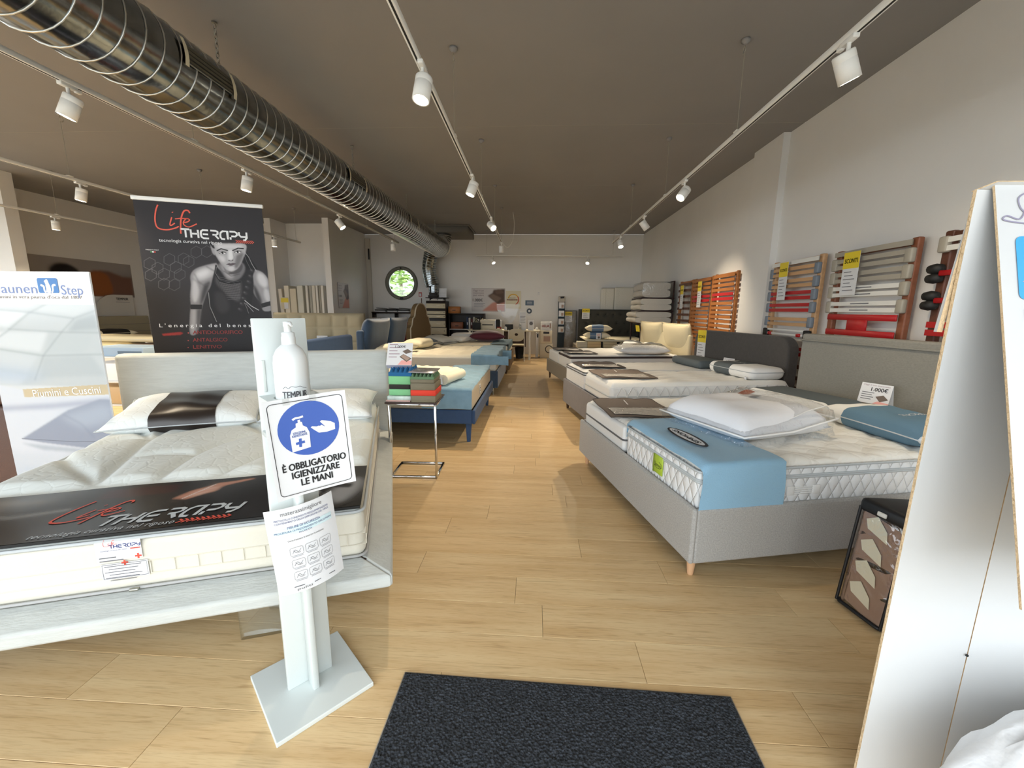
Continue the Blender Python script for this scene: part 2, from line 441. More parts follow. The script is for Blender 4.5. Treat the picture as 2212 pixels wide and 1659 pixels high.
# walls
struct(B().box(XR, XR+.15, YF, YB+.2, 0, CEIL).build('wall_right', m_wall))
struct(B().box(XR-.085, XR, 5.8, 6.5, 0, CEIL).build('wall_right_pilaster', m_wall))
wl = struct(B().box(XL-.15, XL, 6.4, 11.4, 0, CEIL).build('wall_left', m_wall))
struct(B().box(XL-.15, XL, YF, 6.4, 2.8, CEIL).build('wall_left_header', m_wall))  # wall above the unseen side opening, which was added to let daylight in
struct(B().box(XL, -9.0, 6.9, 7.1, 0, CEIL).build('wall_left_pier', m_wall))
struct(B().box(XL, -6.9, 11.3, 11.45, 0, CEIL).build('wall_left_back', m_wall))
struct(B().box(-6.9, -6.74, 10.63, 11.45, 0, CEIL).build('wall_alcove_side', m_wall))
struct(B().box(-6.74, -5.38, 11.3, 11.45, 0, CEIL).build('wall_alcove_back', m_wall))
struct(B().box(-5.38, -5.22, 10.6, YB, 0, CEIL).build('wall_partition', m_wall))
# back wall with a round opening
WCX, WCZ, WR = -4.14, 2.135, .455
b = B(); n = 48; cir = []; rec = []
x0, x1, z0, z1 = -5.22, XR, 0, CEIL
for k in range(n):
    a = 2*math.pi*k/n; c, s = math.cos(a), math.sin(a); cir.append((WCX+WR*c, WCZ+WR*s))
    t = min((x1-WCX)/c if c > 1e-6 else 9e9, (x0-WCX)/c if c < -1e-6 else 9e9, (z1-WCZ)/s if s > 1e-6 else 9e9, (z0-WCZ)/s if s < -1e-6 else 9e9)
    rec.append((WCX+t*c, WCZ+t*s))
for corner in ((x0, z0), (x0, z1), (x1, z0), (x1, z1)):
    k = min(range(n), key=lambda i: (rec[i][0]-corner[0])**2+(rec[i][1]-corner[1])**2); rec[k] = corner
for yy in (YB, YB+.25):
    b.add([(x, yy, z) for x, z in cir]+[(x, yy, z) for x, z in rec], [(k, (k+1) % n, n+(k+1) % n, n+k) for k in range(n)])
b.add([(x, YB, z) for x, z in cir]+[(x, YB+.25, z) for x, z in cir], [(k, (k+1) % n, n+(k+1) % n, n+k) for k in range(n)])
struct(b.build('wall_back', m_wall))
m_frame = mat('window_frame_grey', '#75746a', .5)
win = thing('window_1', 'round porthole window with a grey ring frame in the back wall', 'window', (WCX, YB, WCZ)); win['kind'] = 'structure'
b = B(); prof = [(.40, -.03), (.40, .05), (.50, .05), (.51, .0), (.50, -.03), (.47, -.045), (.40, -.03)]
b.lathe(prof, 48, M=T(rx=90), cap=False); b.build('window_frame', m_frame, win)
B().lathe([(.41, .0), (.41, .006)], 48, M=T(y=.02, rx=90)).build('pane', mat_clear('window_glass', (.97, .98, .97), .1), win)
B().rbox(-.02, .02, -.07, -.03, .42, .48, .005).build('latch', m_steel_dark, win)
B().rbox(-.045, .045, -.07, -.03, -.49, -.43, .005).build('latch', m_steel_dark, win)
# vertical casing and wall fittings beside the partition
b = B().box(-5.215, -5.07, 12.84, 12.9, 0, 3.45); struct(b.build('trim_1', mat('trim_paint', '#c8c2b6', .7)))
B().rbox(-5.12, -5.08, 12.80, 12.84, 2.83, 3.15, .006).build('vent_slot', m_steel_dark, bpy.data.objects['trim_1'])
# shop front behind the camera: header, end piers and mullions around a wide open front
m_fr = mat('shopfront_metal', '#3b3a38', .5, .3)
b = B().box(XL, XR, YF-.2, YF, 2.8, CEIL); struct(b.build('wall_front', m_wall))
for i, y in enumerate((-.9, 1.5, 4.0, 6.3)):
    struct(B().box(XL-.12, XL-.03, y-.05, y+.05, 0, 2.8).build('window_%d' % (i+7), m_fr))  # mullions of the added side opening, out of view, there for extra daylight
for i, x in enumerate((-9.9, -6.6, -3.4, 1.2, 3.0)):
    struct(B().box(x-.05, x+.05, YF-.15, YF-.05, 0, 2.8).build('window_%d' % (i+2), m_fr))
struct(B().box(-60, 60, -60, YF-.001, -.12, -.06).build('ground_pavement', m_out))
struct(B().box(-60, XL-.16, YF, 60, -.12, -.06).build('ground_side_street', m_out))
struct(B().box(XL-.15, 60, YB+.3, 60, -.12, -.03).build('ground_garden', mat('garden_grass', '#5f7a3c', .9, var=.2)))

# greenery outside the round window
m_leaf = mat('outdoor_leaf', '#8fae5c', .6, var=.35, vscale=3)
m_leaf2 = mat('outdoor_leaf_dark', '#5d7a48', .6, var=.35, vscale=3)
m_bark = mat('bark', '#6b5d4b', .9)
def tree(x, y, h, rad, z0, m, label, n=420):
    t = thing('garden_tree', label, 'tree', (x, y, -.03), group='trees behind the round window')
    B().tube([(0, 0, 0), (.05, 0, h*.4), (-.05, .1, h*.8)], [.13, .1, .05], 7).build('trunk', m_bark, t)
    b = B()
    for _ in range(n):
        th = random.random()*6.283; ph = math.acos(2*random.random()-1); r = rad*random.random()**.4
        c = Vector((r*math.sin(ph)*math.cos(th), r*math.sin(ph)*math.sin(th), z0+r*math.cos(ph)*1.2))
        e = Matrix.Rotation(random.random()*6.28, 3, 'Z') @ Matrix.Rotation(random.random()*3, 3, 'X'); s = .12+.1*random.random()
        b.add([c+e @ Vector(p) for p in ((-s, 0, 0), (0, -s*.4, .02), (s, 0, 0), (0, s*.4, .02))], [(0, 1, 2, 3)])
    b.build('crown', m, t)
tree(-5.9, 16.6, 3.0, 1.25, 2.2, m_leaf, 'bright green leafy tree seen low in the round window')
tree(-3.6, 15.0, 2.2, .7, 1.35, m_leaf2, 'darker green shrub seen at the bottom of the round window', 260)
tree(-6.0, 18.5, 4.6, 1.5, 4.2, m_leaf2, 'tall dark tree seen at the top of the round window', 300)
# ================================================================== duct, tracks and spotlights
m_galv = mat('galvanised_steel', '#84898b', .17, 1.0, bump=.16, bscale=11, var=.3, vscale=7, stretch=(1, 1, 1))
m_galv_seam = mat('galvanised_seam', '#d9d9d3', .3, 1.0)
m_dark = mat('dark_grille', '#26261f', .6)
m_tape = mat('masking_tape', '#d8d0b4', .8)
m_chain = mat('chain_steel', '#a8a8a0', .35, 1.0)
DX, DZ, DR = -2.58, 2.975, .247
YE = 11.35
duct = thing('spiral_duct', 'large round galvanised spiral air duct hanging along the ceiling', 'duct', (DX, 0, DZ))
B().tube([(0, YF+.02, 0), (0, 3, 0), (0, 6, 0), (0, 9, 0), (0, YE, 0)], DR, 40, cap=False).build('duct_tube', m_galv, duct)
b = B(); pts = []; pitch = .125; nn = 28
y = YF+.1
while y < YE:
    k = len(pts); a = 2*math.pi*k/nn; pts.append((DR*1.005*math.cos(a), y, DR*1.005*math.sin(a))); y += pitch/nn
b.tube(pts, .0058, 4); b.build('spiral_seam', m_galv_seam, duct)
# elbow up into the plenum box
b = B(); el = [(0, YE+.34*math.sin(R_(a)), .34-.34*math.cos(R_(a))) for a in range(0, 91, 10)]
b.tube([(0, YE-.02, 0)]+el+[(0, YE+.34, .40)], DR+.006, 40, cap=False)
b.build('elbow', m_galv, duct)
for q in range(0, 91, 15):
    c = Vector((0, YE+.34*math.sin(R_(q)), .34-.34*math.cos(R_(q))))
    M = Matrix.Translation(c) @ Matrix.Rotation(R_(q), 4, 'X')
    b = B(); b.tube([M @ Vector((.252*math.cos(t*math.pi/16), 0, .252*math.sin(t*math.pi/16))) for t in range(32)], .007, 5, closed=True)
    b.build('elbow_seam', m_galv_seam, duct)
def grille(y0, y1, a0, a1):
    """slot grille let into the duct side, angles measured from +X upward"""
    def P(a, y, r): return (r*math.cos(R_(a)), y, r*math.sin(R_(a)))
    b = B(); n = 4
    b.grid(n, 1, lambda u, v: P(a0+(a1-a0)*u, y0+(y1-y0)*v, DR+.008)); g = b.build('air_grille', m_dark, duct)
    for k in range(4):
        a = a0+(a1-a0)*(k+.5)/4
        bb = B(); bb.add([P(a-1.2, y0, DR+.009), P(a+1.2, y0, DR+.02), P(a+1.2, y1, DR+.02), P(a-1.2, y1, DR+.009)], [(0, 1, 2, 3)])
        bb.build('louvre', mat('louvre_metal', '#55534a', .5, .5), g)
    for a in (a0, a1):
        bb = B().tube([P(a, y0, DR+.01), P(a, y1, DR+.01)], .008, 6); bb.build('grille_edge', m_galv, g)
    for yy in (y0, y1):
        bb = B(); bb.grid(4, 1, lambda u, v: P(a0-6+(a1-a0+12)*u, yy-.016+.032*v, DR+.022)); bb.build('tape', m_tape, g)
grille(2.92, 3.36, -6, 20); grille(5.36, 5.86, -6, 20); grille(7.9, 8.4, -6, 20)
for yy in (3.58, 6.08, 8.53, 10.9):
    bb = B(); L = CEIL-DZ-DR
    for k in range(int(L/.034)):
        z = DR+.017+k*.034; r = .012
        p = [(r*math.cos(t)*(1 if k % 2 else 0), yy+r*math.cos(t)*(0 if k % 2 else 1), z+.021*math.sin(t)) for t in [i*math.pi/4 for i in range(8)]]
        bb.tube(p, .0035, 4, closed=True)
    bb.lathe([(.02, CEIL-DZ-.012), (.02, CEIL-DZ-.001)], 10, M=T(y=yy)); bb.build('hanger_chain', m_chain, duct)
pb_ = thing('plenum_box', 'grey sheet metal plenum box under the ceiling at the duct end', 'duct box', (DX-.1, 12.0, CEIL))
B().rbox(-.45, .85, -.55, .6, -.2, -.003, .01, 1).build('box_body', mat('plenum_paint', '#6b6760', .7), pb_)
B().rbox(-.5, .9, -.6, .65, -.03, -.002, .004, 1).build('flange', mat('plenum_paint', '#6b6760', .7), pb_)
fd = thing('flexible_duct', 'ribbed metal duct dropping down the back wall beside the round window', 'duct', (-3.08, 12.55, 0))
pth = spline([(.12, -.35, 3.2), (.0, -.12, 2.95), (-.1, .0, 2.6), (-.08, .04, 2.3), (-.02, .05, 2.05)], 8)
B().tube(pth, .2, 28, cap=False).build('duct_tube', m_galv, fd)
for k in range(2, len(pth)-1, 2):
    p = Vector(pth[k]); t = (Vector(pth[k+1])-p).normalized(); q = t.to_track_quat('Z', 'Y').to_matrix().to_4x4()
    B().tube([p+q.to_3x3() @ Vector((.204*math.cos(i*math.pi/12), .204*math.sin(i*math.pi/12), 0)) for i in range(24)], .008, 5, closed=True).build('rib', m_galv_seam, fd)
B().tube([(.02, .05, 2.08), (.02, .05, 1.72)], .15, 24).build('lower_pipe', m_galv, fd)
for k in range(5):
    z = 1.74+k*.07
    B().tube([(.02+.153*math.cos(i*math.pi/12), .05+.153*math.sin(i*math.pi/12), z) for i in range(24)], .005, 5, closed=True).build('rib', m_galv_seam, fd)

m_white = mat('track_white', '#f2f1ec', .4)
m_slot = mat('track_slot', '#0d0d0c', .6)
m_wire = mat('wire_steel', '#b8b4a8', .4, .6)
m_spot = mat('spot_white', '#f4f3ee', .42)
m_lens_off = mat('lens_glass', '#c9c9c4', .15, .0)
TZ = 2.84
def track(x0, y0, x1, y1, label, mounts, z=TZ):
    d = Vector((x1-x0, y1-y0, 0)); L = d.length; rz = math.atan2(d.y, d.x)
    t = thing('lighting_track', label, 'track', (x0, y0, z), rz, 'ceiling lighting tracks')
    b = B().rbox(0, L, -.018, .018, -.0, .036, .003, 1); b.build('rail', m_white, t)
    B().box(.01, L-.01, -.006, .006, -.0012, .004).build('slot', m_slot, t)
    B().rbox(-.012, 0, -.018, .018, 0, .036, .002, 1).build('end_cap', m_white, t)
    B().rbox(L, L+.012, -.018, .018, 0, .036, .002, 1).build('end_cap', m_white, t)
    for s in mounts:
        h = CEIL-z
        w = B().tube([(s, 0, .03), (s, 0, h-.09)], .0028, 5)
        wv = w.build('suspension_wire', m_wire, t)
        B().lathe([(.006, h-.002), (.035, h-.002), (.035, h-.02), (.012, h-.04)], 14, M=T(x=s)).build('ceiling_cup', m_ceil, wv)
        p = [(s+.01+.022*math.sin(i*math.pi/6), .0, h-.075+.028*math.cos(i*math.pi/6)) for i in range(12)]
        B().tube(p, .003, 4, closed=True).build('wire_loop', m_wire, wv)
        B().rbox(s-.03, s+.03, -.02, .02, .034, .05, .004, 1).build('clip', m_white, t)
    return t
track(-.72, -1.0, -.78, 9.85, 'white lighting track running above the centre aisle', (2.9, 4.97, 6.93, 8.95, 10.6))
track(1.69, -1.0, 1.70, 9.7, 'white lighting track hung above the right hand row of beds', (2.9, 4.95, 6.93, 8.95))
track(-3.22, -1.0, -3.17, 9.75, 'white lighting track directly left of the round duct', (3.05, 5.0, 6.95, 8.95, 10.5))
track(-5.68, 1.0, -5.50, 9.75, 'white lighting track second to the left of the duct', (2.0, 4.0, 6.0, 8.6))
track(-8.25, 3.0, -8.12, 10.2, 'white lighting track nearest the left wall', (1.5, 4.0, 6.0))
track(-1.72, 12.3, 2.46, 12.3, 'white lighting track running across in front of the back wall', (.3, 3.9), z=2.88)
# cable feeding the centre track
fc_ = B().tube(spline([(-.55, 10.05, CEIL), (-.52, 10.05, 3.3), (-.55, 9.98, 2.95), (-.66, 9.92, 2.78), (-.76, 9.86, 2.86)], 6), .006, 6).build('feed_cable', m_white)
tag(fc_, 'thin white cable looping from the ceiling to the centre track end', 'cable')
def spot(x, y, aim, on, label, z=TZ, power=1.0, cone=105, blend=1.0):
    t = thing('track_spotlight', label, 'spotlight', (x, y, z), 0, 'spotlights on the ceiling tracks')
    d = Vector(aim)-Vector((x, y, z-.13)); d.normalize()
    B().rbox(-.018, .018, -.055, .055, -.022, .002, .005, 2).build('adapter', m_spot, t)
    B().rbox(-.014, .014, .045, .085, -.03, -.002, .008, 2).build('locking_knob', m_spot, t)
    B().tube([(0, 0, -.01), (0, 0, -.055), (d.x*.02, d.y*.02, -.085)], .011, 8).build('stem', m_spot, t)
    q = d.to_track_quat('-Z', 'Y').to_matrix().to_4x4(); M = Matrix.Translation(Vector((0, 0, -.13))) @ q
    hd = B().lathe([(.012, .062), (.05, .062), (.054, .056), (.054, .022), (.0525, .020), (.054, .018), (.054, -.085), (.046, -.085), (.046, -.06), (.012, -.05)], 28, M=M, cap=True).build('head', m_spot, t)
    if on:
        m = mat('lamp_lit', '#fff4d8', .5, emit=(1.0, .88, .66), estr=26)
        B().lathe([(.001, -.0845), (.0455, -.0845), (.0455, -.078), (.001, -.078)], 20, M=M).build('lens', m, t)
        ld = bpy.data.lights.new('lamp', 'SPOT'); ld.energy = SPOT_W*power; ld.color = WARM; ld.spot_size = R_(cone); ld.spot_blend = blend; ld.shadow_soft_size = .03
        lo = bpy.data.objects.new('lamp', ld); COL.objects.link(lo); lo.parent = t
        lo.matrix_local = Matrix.Translation(Vector((0, 0, -.13))+d*.09) @ q
    else:
        B().lathe([(.001, -.072), (.043, -.072), (.043, -.066), (.001, -.066)], 20, M=M).build('lens', m_lens_off, t)
spot(-3.21, 2.95, (-4.3, 2.5, 0), True, 'lit white spotlight nearest the camera on the track left of the duct', power=1.8)
spot(-3.20, 4.70, (-3.7, 4.5, 0), True, 'lit white spotlight second along the track left of the duct', power=1.3)
spot(-3.19, 6.87, (-1.6, 6.9, .6), True, 'lit white spotlight third along the track left of the duct', power=1.1)
spot(-3.18, 9.4, (-3.18, 9.3, 0), False, 'small white spotlight at the far end of the track left of the duct')
spot(-5.596, 5.1, (-6.1, 4.9, 0), True, 'lit white spotlight above the left banner', power=1.7)
spot(-5.52, 8.8, (-5.7, 8.9, 0), True, 'lit white spotlight in front of the mattress samples alcove', power=.6)
spot(-8.18, 6.95, (-8.4, 7.0, 0), True, 'white spotlight on the track nearest the left wall', power=.7)
spot(-.72, 2.8, (-1.0, 2.2, .4), True, 'white spotlight nearest the camera above the centre aisle', power=.22, cone=90)
spot(-.73, 4.93, (-1.5, 4.6, .5), True, 'white spotlight second along the centre aisle track', power=.9)
spot(-.74, 7.05, (1.0, 4.9, .6), True, 'white spotlight third along the centre aisle track', power=1.0, cone=60)
spot(-.78, 9.6, (-.8, 10.2, 0), False, 'white spotlight at the far end of the centre aisle track')
spot(1.69, 2.65, (2.7, 2.9, .7), True, 'white spotlight nearest the camera above the right hand beds', power=.28, cone=110)
spot(1.69, 5.17, (-.35, 3.95, 0), True, 'glaring lit spotlight second along the right hand track', power=.75, cone=66)
spot(1.70, 6.98, (3.1, 7.1, .95), True, 'white spotlight tilted to the slatted bases on the right wall', power=.6, cone=80)
spot(1.70, 8.84, (1.9, 7.7, .6), True, 'white spotlight at the far end of the right hand track', power=.8, cone=76)
spot(-1.25, 12.3, (-.1, 11.0, .5), True, 'lit spotlight left on the track by the back wall', z=2.88, power=.8)
spot(1.48, 12.3, (.9, 10.6, .6), True, 'glaring lit spotlight right on the track by the back wall', z=2.88, power=1.0)
# ================================================================== soft goods helpers
m_mat_white = mat('mattress_knit', '#eceae3', .85, bump=.25, bscale=9, kind='cracks', sheen=.1)
m_white_fab = mat('white_cotton', '#eeeeec', .85, bump=.12, bscale=120)
m_cream_fab = mat('cream_cotton', '#ece2c6', .85, bump=.12, bscale=120)
m_side_cream = mat('mattress_border_cream', '#d6d2c5', .85, bump=.15, bscale=60)
m_grey_pipe = mat('pale_grey_piping', '#b9bec0', .7)
m_black = mat('matt_black', '#141413', .6)
m_ink = mat('black_ink', '#1d1d20', .6)
m_grey_ink = mat('grey_ink', '#6d6d72', .6)
m_navy_ink = mat('navy_ink', '#2c3a78', .6)
m_red_ink = mat('coral_ink', '#d2503f', .6)
m_white_ink = mat('white_ink', '#e9e9ea', .6)
m_paper = mat('white_paper', '#dedfe1', .55)
def pillow_fn(w, d, h, pin=.07, flat=.55, p=2.6):
    def f(u, v, s):
        a, c = 2*u-1, 2*v-1
        t = max(0, (1-abs(a)**p)*(1-abs(c)**p))**.5*h
        x = w/2*a*(1-pin*(1-c*c)*abs(a)); y = d/2*c*(1-pin*(1-a*a)*abs(c))
        wr = .006*math.sin(7*a+3*c)*math.sin(5*c-2*a)*(1 if s > 0 else 0)
        return (x, y, h*flat+(t*(1-flat)+wr*min(1, t/h*3) if s > 0 else -t*flat))
    return f
def pillow(name, label, M, w, d, h, m, band=None, bandm=None, group=None, pin=.07, cat='pillow', pipe=None, flat=.5, logo=None, p=2.6):
    f = pillow_fn(w, d, h, pin, flat, p)
    b = B(); N = 22
    b.grid(N, N, lambda u, v: f(u, v, 1)); b.grid(N, N, lambda u, v: f(1-u, v, -1))
    o = b.build(name, m, weld=True); o.matrix_world = M; tag(o, label, cat, group)
    if band:
        bb = B(); u0, u1 = band
        def g(uu, v, s):
            q = f(u0+(u1-u0)*uu, v, s); k = .004
            return (q[0], q[1]*(1.012), q[2]+(k if s > 0 else -k))
        bb.grid(14, 26, lambda u, v: g(u, v, 1)); bb.grid(14, 26, lambda u, v: g(1-u, v, -1)); bb.build('band', bandm, o, weld=True)
        if logo:
            lm, ls, lsz = logo
            text('band_print', ls, lsz, Matrix.Identity(4), lm, o, fn=lambda x, y: (lambda q: (q[0], q[1], q[2]+.007))(f(.5*(u0+u1)+(-y)/w, .42+x/d*1.0, 1)))
    if pipe:
        P = [f(t, 0, 1) for t in np.linspace(0, 1, 15)]+[f(1, t, 1) for t in np.linspace(0, 1, 15)[1:]]+[f(1-t, 1, 1) for t in np.linspace(0, 1, 15)[1:]]+[f(0, 1-t, 1) for t in np.linspace(0, 1, 15)[1:-1]]
        B().tube(P, .005, 5, closed=True).build('piping', pipe, o)
    return o
def foam_pillow(name, label, M, w, d, h, m, band=None, bandm=None, group=None, r=.05, pipe=None, logo=None):
    o = B().rbox(-w/2, w/2, -d/2, d/2, 0, h, r, 5).build(name, m); o.matrix_world = M; tag(o, label, 'pillow', group)
    if band:
        B().rbox(band[0], band[1], -d/2-.004, d/2+.004, -.001, h+.004, r+.003, 5).build('band', bandm, o)
        if logo:
            lm, ls, lsz = logo; text('band_print', ls, lsz, T((band[0]+band[1])/2, 0, h+.0055, rz=90), lm, o)
    if pipe:
        P = [(x, y, h*.62) for x, y in rounded(w+.004, d+.004, r)]; B().tube(P, .004, 5, closed=True).build('piping', pipe, o)
    return o
def mattress(name, label, M, w, l, h, m_side, m_top, q=None, group=None, nx=40, ny=48, pipe=None, pipes=(1,), r=.035, band=None, amp=.02):
    """x across, y along, z up from its own base; q(x, y) in 0..1 is the quilted relief of the top panel"""
    t = thing(name, label, 'mattress', group=group); t.matrix_world = M
    B().rbox(-w/2, w/2, 0, l, 0, h-.012, r, 4).build('border', m_side, t, wn=True)
    e = .012
    def f(u, v):
        x = -w/2+e+(w-2*e)*u; y = e+(l-2*e)*v
        ed = min(u*(w-2*e), (1-u)*(w-2*e), v*(l-2*e), (1-v)*(l-2*e)); k = min(1, ed/.05); k = math.sqrt(max(0, 1-(1-k)**2))
        return (x, y, h-.03+k*(.03+(q(x, y)*amp if q else 0)))
    B().grid(nx, ny, f).build('quilted_top', m_top, t)
    if pipe:
        for kz in pipes:
            z = (h-.016) if kz == 1 else kz
            P = [(x, y+l/2, z) for x, y in rounded(w+.002, l+.002, r)]; B().tube(P, .007, 6, closed=True).build('piping', pipe, t)
    if band: B().rbox(-w/2-.003, w/2+.003, -.003, l+.003, band[0], band[1], r, 4).build('side_band', band[2], t, wn=True)
    return t
def q_waves(px, py, sh=.5):
    return lambda x, y: abs(math.sin(math.pi*(x/px)+.6*math.sin(math.pi*y/py)))**.6*abs(math.sin(math.pi*(y/py)))**.35
def q_diamond(p, q_=None):
    q_ = q_ or p
    return lambda x, y: min(abs(math.sin(math.pi*(x/p+y/q_))), abs(math.sin(math.pi*(x/p-y/q_))))**.5
SEAMS = [spline(p, 5) for p in ([(-.80, 1.02), (-.64, .81), (-.48, .64), (-.38, .52)], [(-.37, .50), (-.44, .87), (-.5, 1.24), (-.46, 1.6), (-.3, 1.9)], [(-.14, .50), (-.13, .79), (-.06, 1.01), (.1, 1.22), (.4, 1.5), (.7, 1.8)],
    [(-.8, 1.05), (-.74, 1.13), (-.63, 1.25), (-.49, 1.24)], [(-.44, .87), (-.31, .9), (-.13, .86)], [(.10, .50), (.27, .85), (.24, 1.1), (.1, 1.22)], [(.8, 1.0), (.6, .8), (.42, .64), (.3, .50)], [(.3, .50), (.42, .9), (.6, 1.2), (.8, 1.36)],
    [(-.5, 1.24), (-.3, 1.42), (-.05, 1.45), (.1, 1.22)], [(-.8, 1.55), (-.65, 1.42), (-.5, 1.24)], [(-.05, 1.45), (.05, 1.7), (.3, 1.92)])]
SEG = np.array([(*p, *q) for s in SEAMS for p, q in zip(s[:-1], s[1:])])
def q_big(x, y):
    if y < .50: return .05
    dx, dy = SEG[:, 2]-SEG[:, 0], SEG[:, 3]-SEG[:, 1]; t = np.clip(((x-SEG[:, 0])*dx+(y-SEG[:, 1])*dy)/(dx*dx+dy*dy+1e-9), 0, 1)
    m = float(np.hypot(x-SEG[:, 0]-t*dx, y-SEG[:, 1]-t*dy).min())
    return (.62*(1-math.exp(-(m/.028)**2))+.38*min(1, m/.16))*min(1, (y-.50)/.06)+.05
def q_chevron(px, py):
    return lambda x, y: abs(math.sin(math.pi*(x/px+.6*abs(((y/py) % 2)-1))))**.5
def drape(x0, x1, y0, y1, ztop, hang_foot=0, hang_l=0, hang_r=0, off=.006, nx=34, ny=26, wr=.006, seed=0):
    """cloth over a mattress: returns fn(u, v); arc-length mapping, hangs over the foot (y<y0) and the sides"""
    W = hang_l+(x1-x0)+hang_r; H = hang_foot+(y1-y0)
    def f(u, v):
        a = -hang_l+W*u; c = -hang_foot+H*v; z = ztop+off; x = x0+a; y = y0+c
        n = wr*(math.sin(9*a+4*c+seed)+math.sin(13*c-6*a+2*seed))*.5
        if c < 0: y = y0-off-.004-abs(n); z = ztop+c
        if a < 0: x = x0-off-.004-abs(n); z = min(z, ztop+a)
        if a > x1-x0: x = x1+off+.004+abs(n); z = min(z, ztop-(a-(x1-x0)))
        if z > ztop: z += abs(n)
        return (x, y, z)
    return f

# ================================================================== the pale bed on the left
BRZ = R_(19.1); BM = T(-1.447, 1.285, 0, rz=19.1)
m_pale = mat('pale_grey_upholstery', '#c0c3bf', .8, bump=.25, bscale=90, var=.05, vscale=25, stretch=(.35, 1, 2.6), sheen=.15)
m_acryl = mat_clear('clear_acrylic', (.93, .96, .95), .22)
bed = thing('upholstered_bed', 'pale grey upholstered double bed with a plain headboard and flared rails', 'bed', (-1.447, 1.285, 0), BRZ)
b = B(); b.rbox(-1.03, .90, 1.985, 2.10, .12, 1.01, .035, 4); hb = b.build('headboard', m_pale, bed, wn=True)
def rail(pts):   # profile in (out, z): swept box with a sloping top
    return pts
fx0, fx1, fy0 = -.985, .905, -.105
def sloped(name, A, Bp, C, D, zo=.295, zi=.325, lip=.055):
    b = B()
    v = [(*A, zo), (*Bp, zo), (*C, zi), (*D, zi), (*A, zo-lip), (*Bp, zo-lip), (*C, zi-.11), (*D, zi-.11)]
    b.add(v, [(0, 1, 2, 3), (4, 7, 6, 5), (0, 4, 5, 1), (1, 5, 6, 2), (2, 6, 7, 3), (3, 7, 4, 0)])
    o = b.build(name, m_pale, bed)
    md = o.modifiers.new('bevel', 'BEVEL'); md.width = .012; md.segments = 3
    md2 = o.modifiers.new('wn', 'WEIGHTED_NORMAL'); return o
sloped('foot_rail', (fx0, fy0), (fx1, fy0), (fx1-.125, fy0+.125), (fx0+.125, fy0+.125))
sloped('side_rail', (fx1, fy0), (fx1, 1.98), (fx1-.125, 1.98), (fx1-.125, fy0+.125))
sloped('side_rail', (fx0, 1.98), (fx0, fy0), (fx0+.125, fy0+.125), (fx0+.125, 1.98))
B().box(-.82, .8, .0, 1.98, .24, .318).build('slat_deck', mat('dark_brown_deck', '#3a2a22', .8), bed)
for (x, y) in ((-.78, .06), (.38, .06), (-.78, 1.8), (.72, 1.8)):
    B().rbox(x-.09, x+.09, y-.01, y+.01, .0, .24, .003, 1).build('leg', m_acryl, bed)
m_quilt_pale = mat('quilted_pale_knit', '#d9dedb', .8, bump=.13, bscale=17, kind='cracks', sheen=.1)
mt = mattress('mattress', 'white quilted mattress with two care labels on the pale grey bed', BM, 1.6, 1.95, .226, m_side_cream, m_quilt_pale, q_big, nx=150, ny=180, pipe=m_grey_pipe, amp=.032, r=.04)
mt.matrix_world = BM @ T(0, .0, .326)
for z0 in (.065, .115):
    B().rbox(-.803, .803, -.004, 1.953, z0-.002, z0+.002, .0019, 1).build('stitch_line', mat('stitch_cream', '#d8d2c2', .9), mt)
B().tube([(x, y+.975, .014) for x, y in rounded(1.606, 1.956, .04)], .006, 6, closed=True).build('zip', mat('zip_grey', '#a9a9a8', .6), mt)
B().rbox(-.015, .015, -.02, -.006, .008, .02, .004, 2).build('zip_pull', m_chain, mt)
for k in range(12):
    x = -.02+k*.075
    B().box(x-.0015, x+.0015, -.0046, -.003, .067, .113).build('border_tuft', mat('stitch_cream', '#d8d2c2', .9), mt)
    if k < 5: B().box(-.42-k*.075-.0015, -.42-k*.075+.0015, -.0046, -.003, .067, .113).build('border_tuft', MATS['stitch_cream'], mt)
# foot cover with the brand print
def coverz(x, y): return .563+.004*math.sin(8*x)*math.sin(9*y)+.006*math.exp(-((x+.62)**2+(y-.25)**2)*30)
cv = thing('printed_foot_cover', 'glossy black printed cover lying across the foot of the pale bed', 'bed cover'); cv.matrix_world = BM
cc = Cv(330, .30, '#191717')
cc.poly([(0, .02), (.25, .0), (.05, .3), (0, .3)], '#4a4440', .8, .03)
cc.line([(.0, .10), (.10, .05), (.22, .07)], .012, '#8a7a66', .6, .008)
cc.line([(.05, .13), (.2, .16), (.3, .13)], .01, '#b5b2ac', .5, .006)
cc.line([(.03, .17), (.16, .19)], .008, '#d6b98a', .6, .004)
cc.line([(.08, .26), (.02, .16)], .02, '#b7b7b7', .35, .012)
for k in range(3): cc.line([(.33, .035+k*.02), (.5, .03+k*.02)], .004, '#8b2c25', .6, .002)
# figure stretching back on the cover
FM = lambda u, v: (.517+(u-.565)*.72, .129+(v-.095)*1.3)
sk = [(.565, .095), (.60, .06), (.645, .04), (.665, .025), (.72, .02), (.775, .012), (.795, .018), (.735, .035), (.70, .05), (.69, .075), (.655, .085), (.62, .105), (.59, .10)]
sk = [FM(*p) for p in sk]
cc.poly(sk, '#b5806a', 1, .002, True); cc.poly([FM(*p) for p in [(.62, .07), (.66, .05), (.69, .055), (.66, .08), (.62, .095)]], '#d9b3a0', .8, .006, True)
cc.line([FM(*p) for p in [(.60, .1), (.64, .06), (.665, .03)]], .004, '#e6ded8', .8); cc.line([FM(*p) for p in [(.63, .075), (.68, .06)]], .006, '#a4574a', .8, .002)
cc.ell(*FM(.652, .022), .010, .014, '#3a2a24', 1, .003)
for k in range(4): cc.line(spline([(.79+.006*k, .27), (.815+.006*k, .2), (.85, .15)], 6), .004, '#c9c9cc', .8)
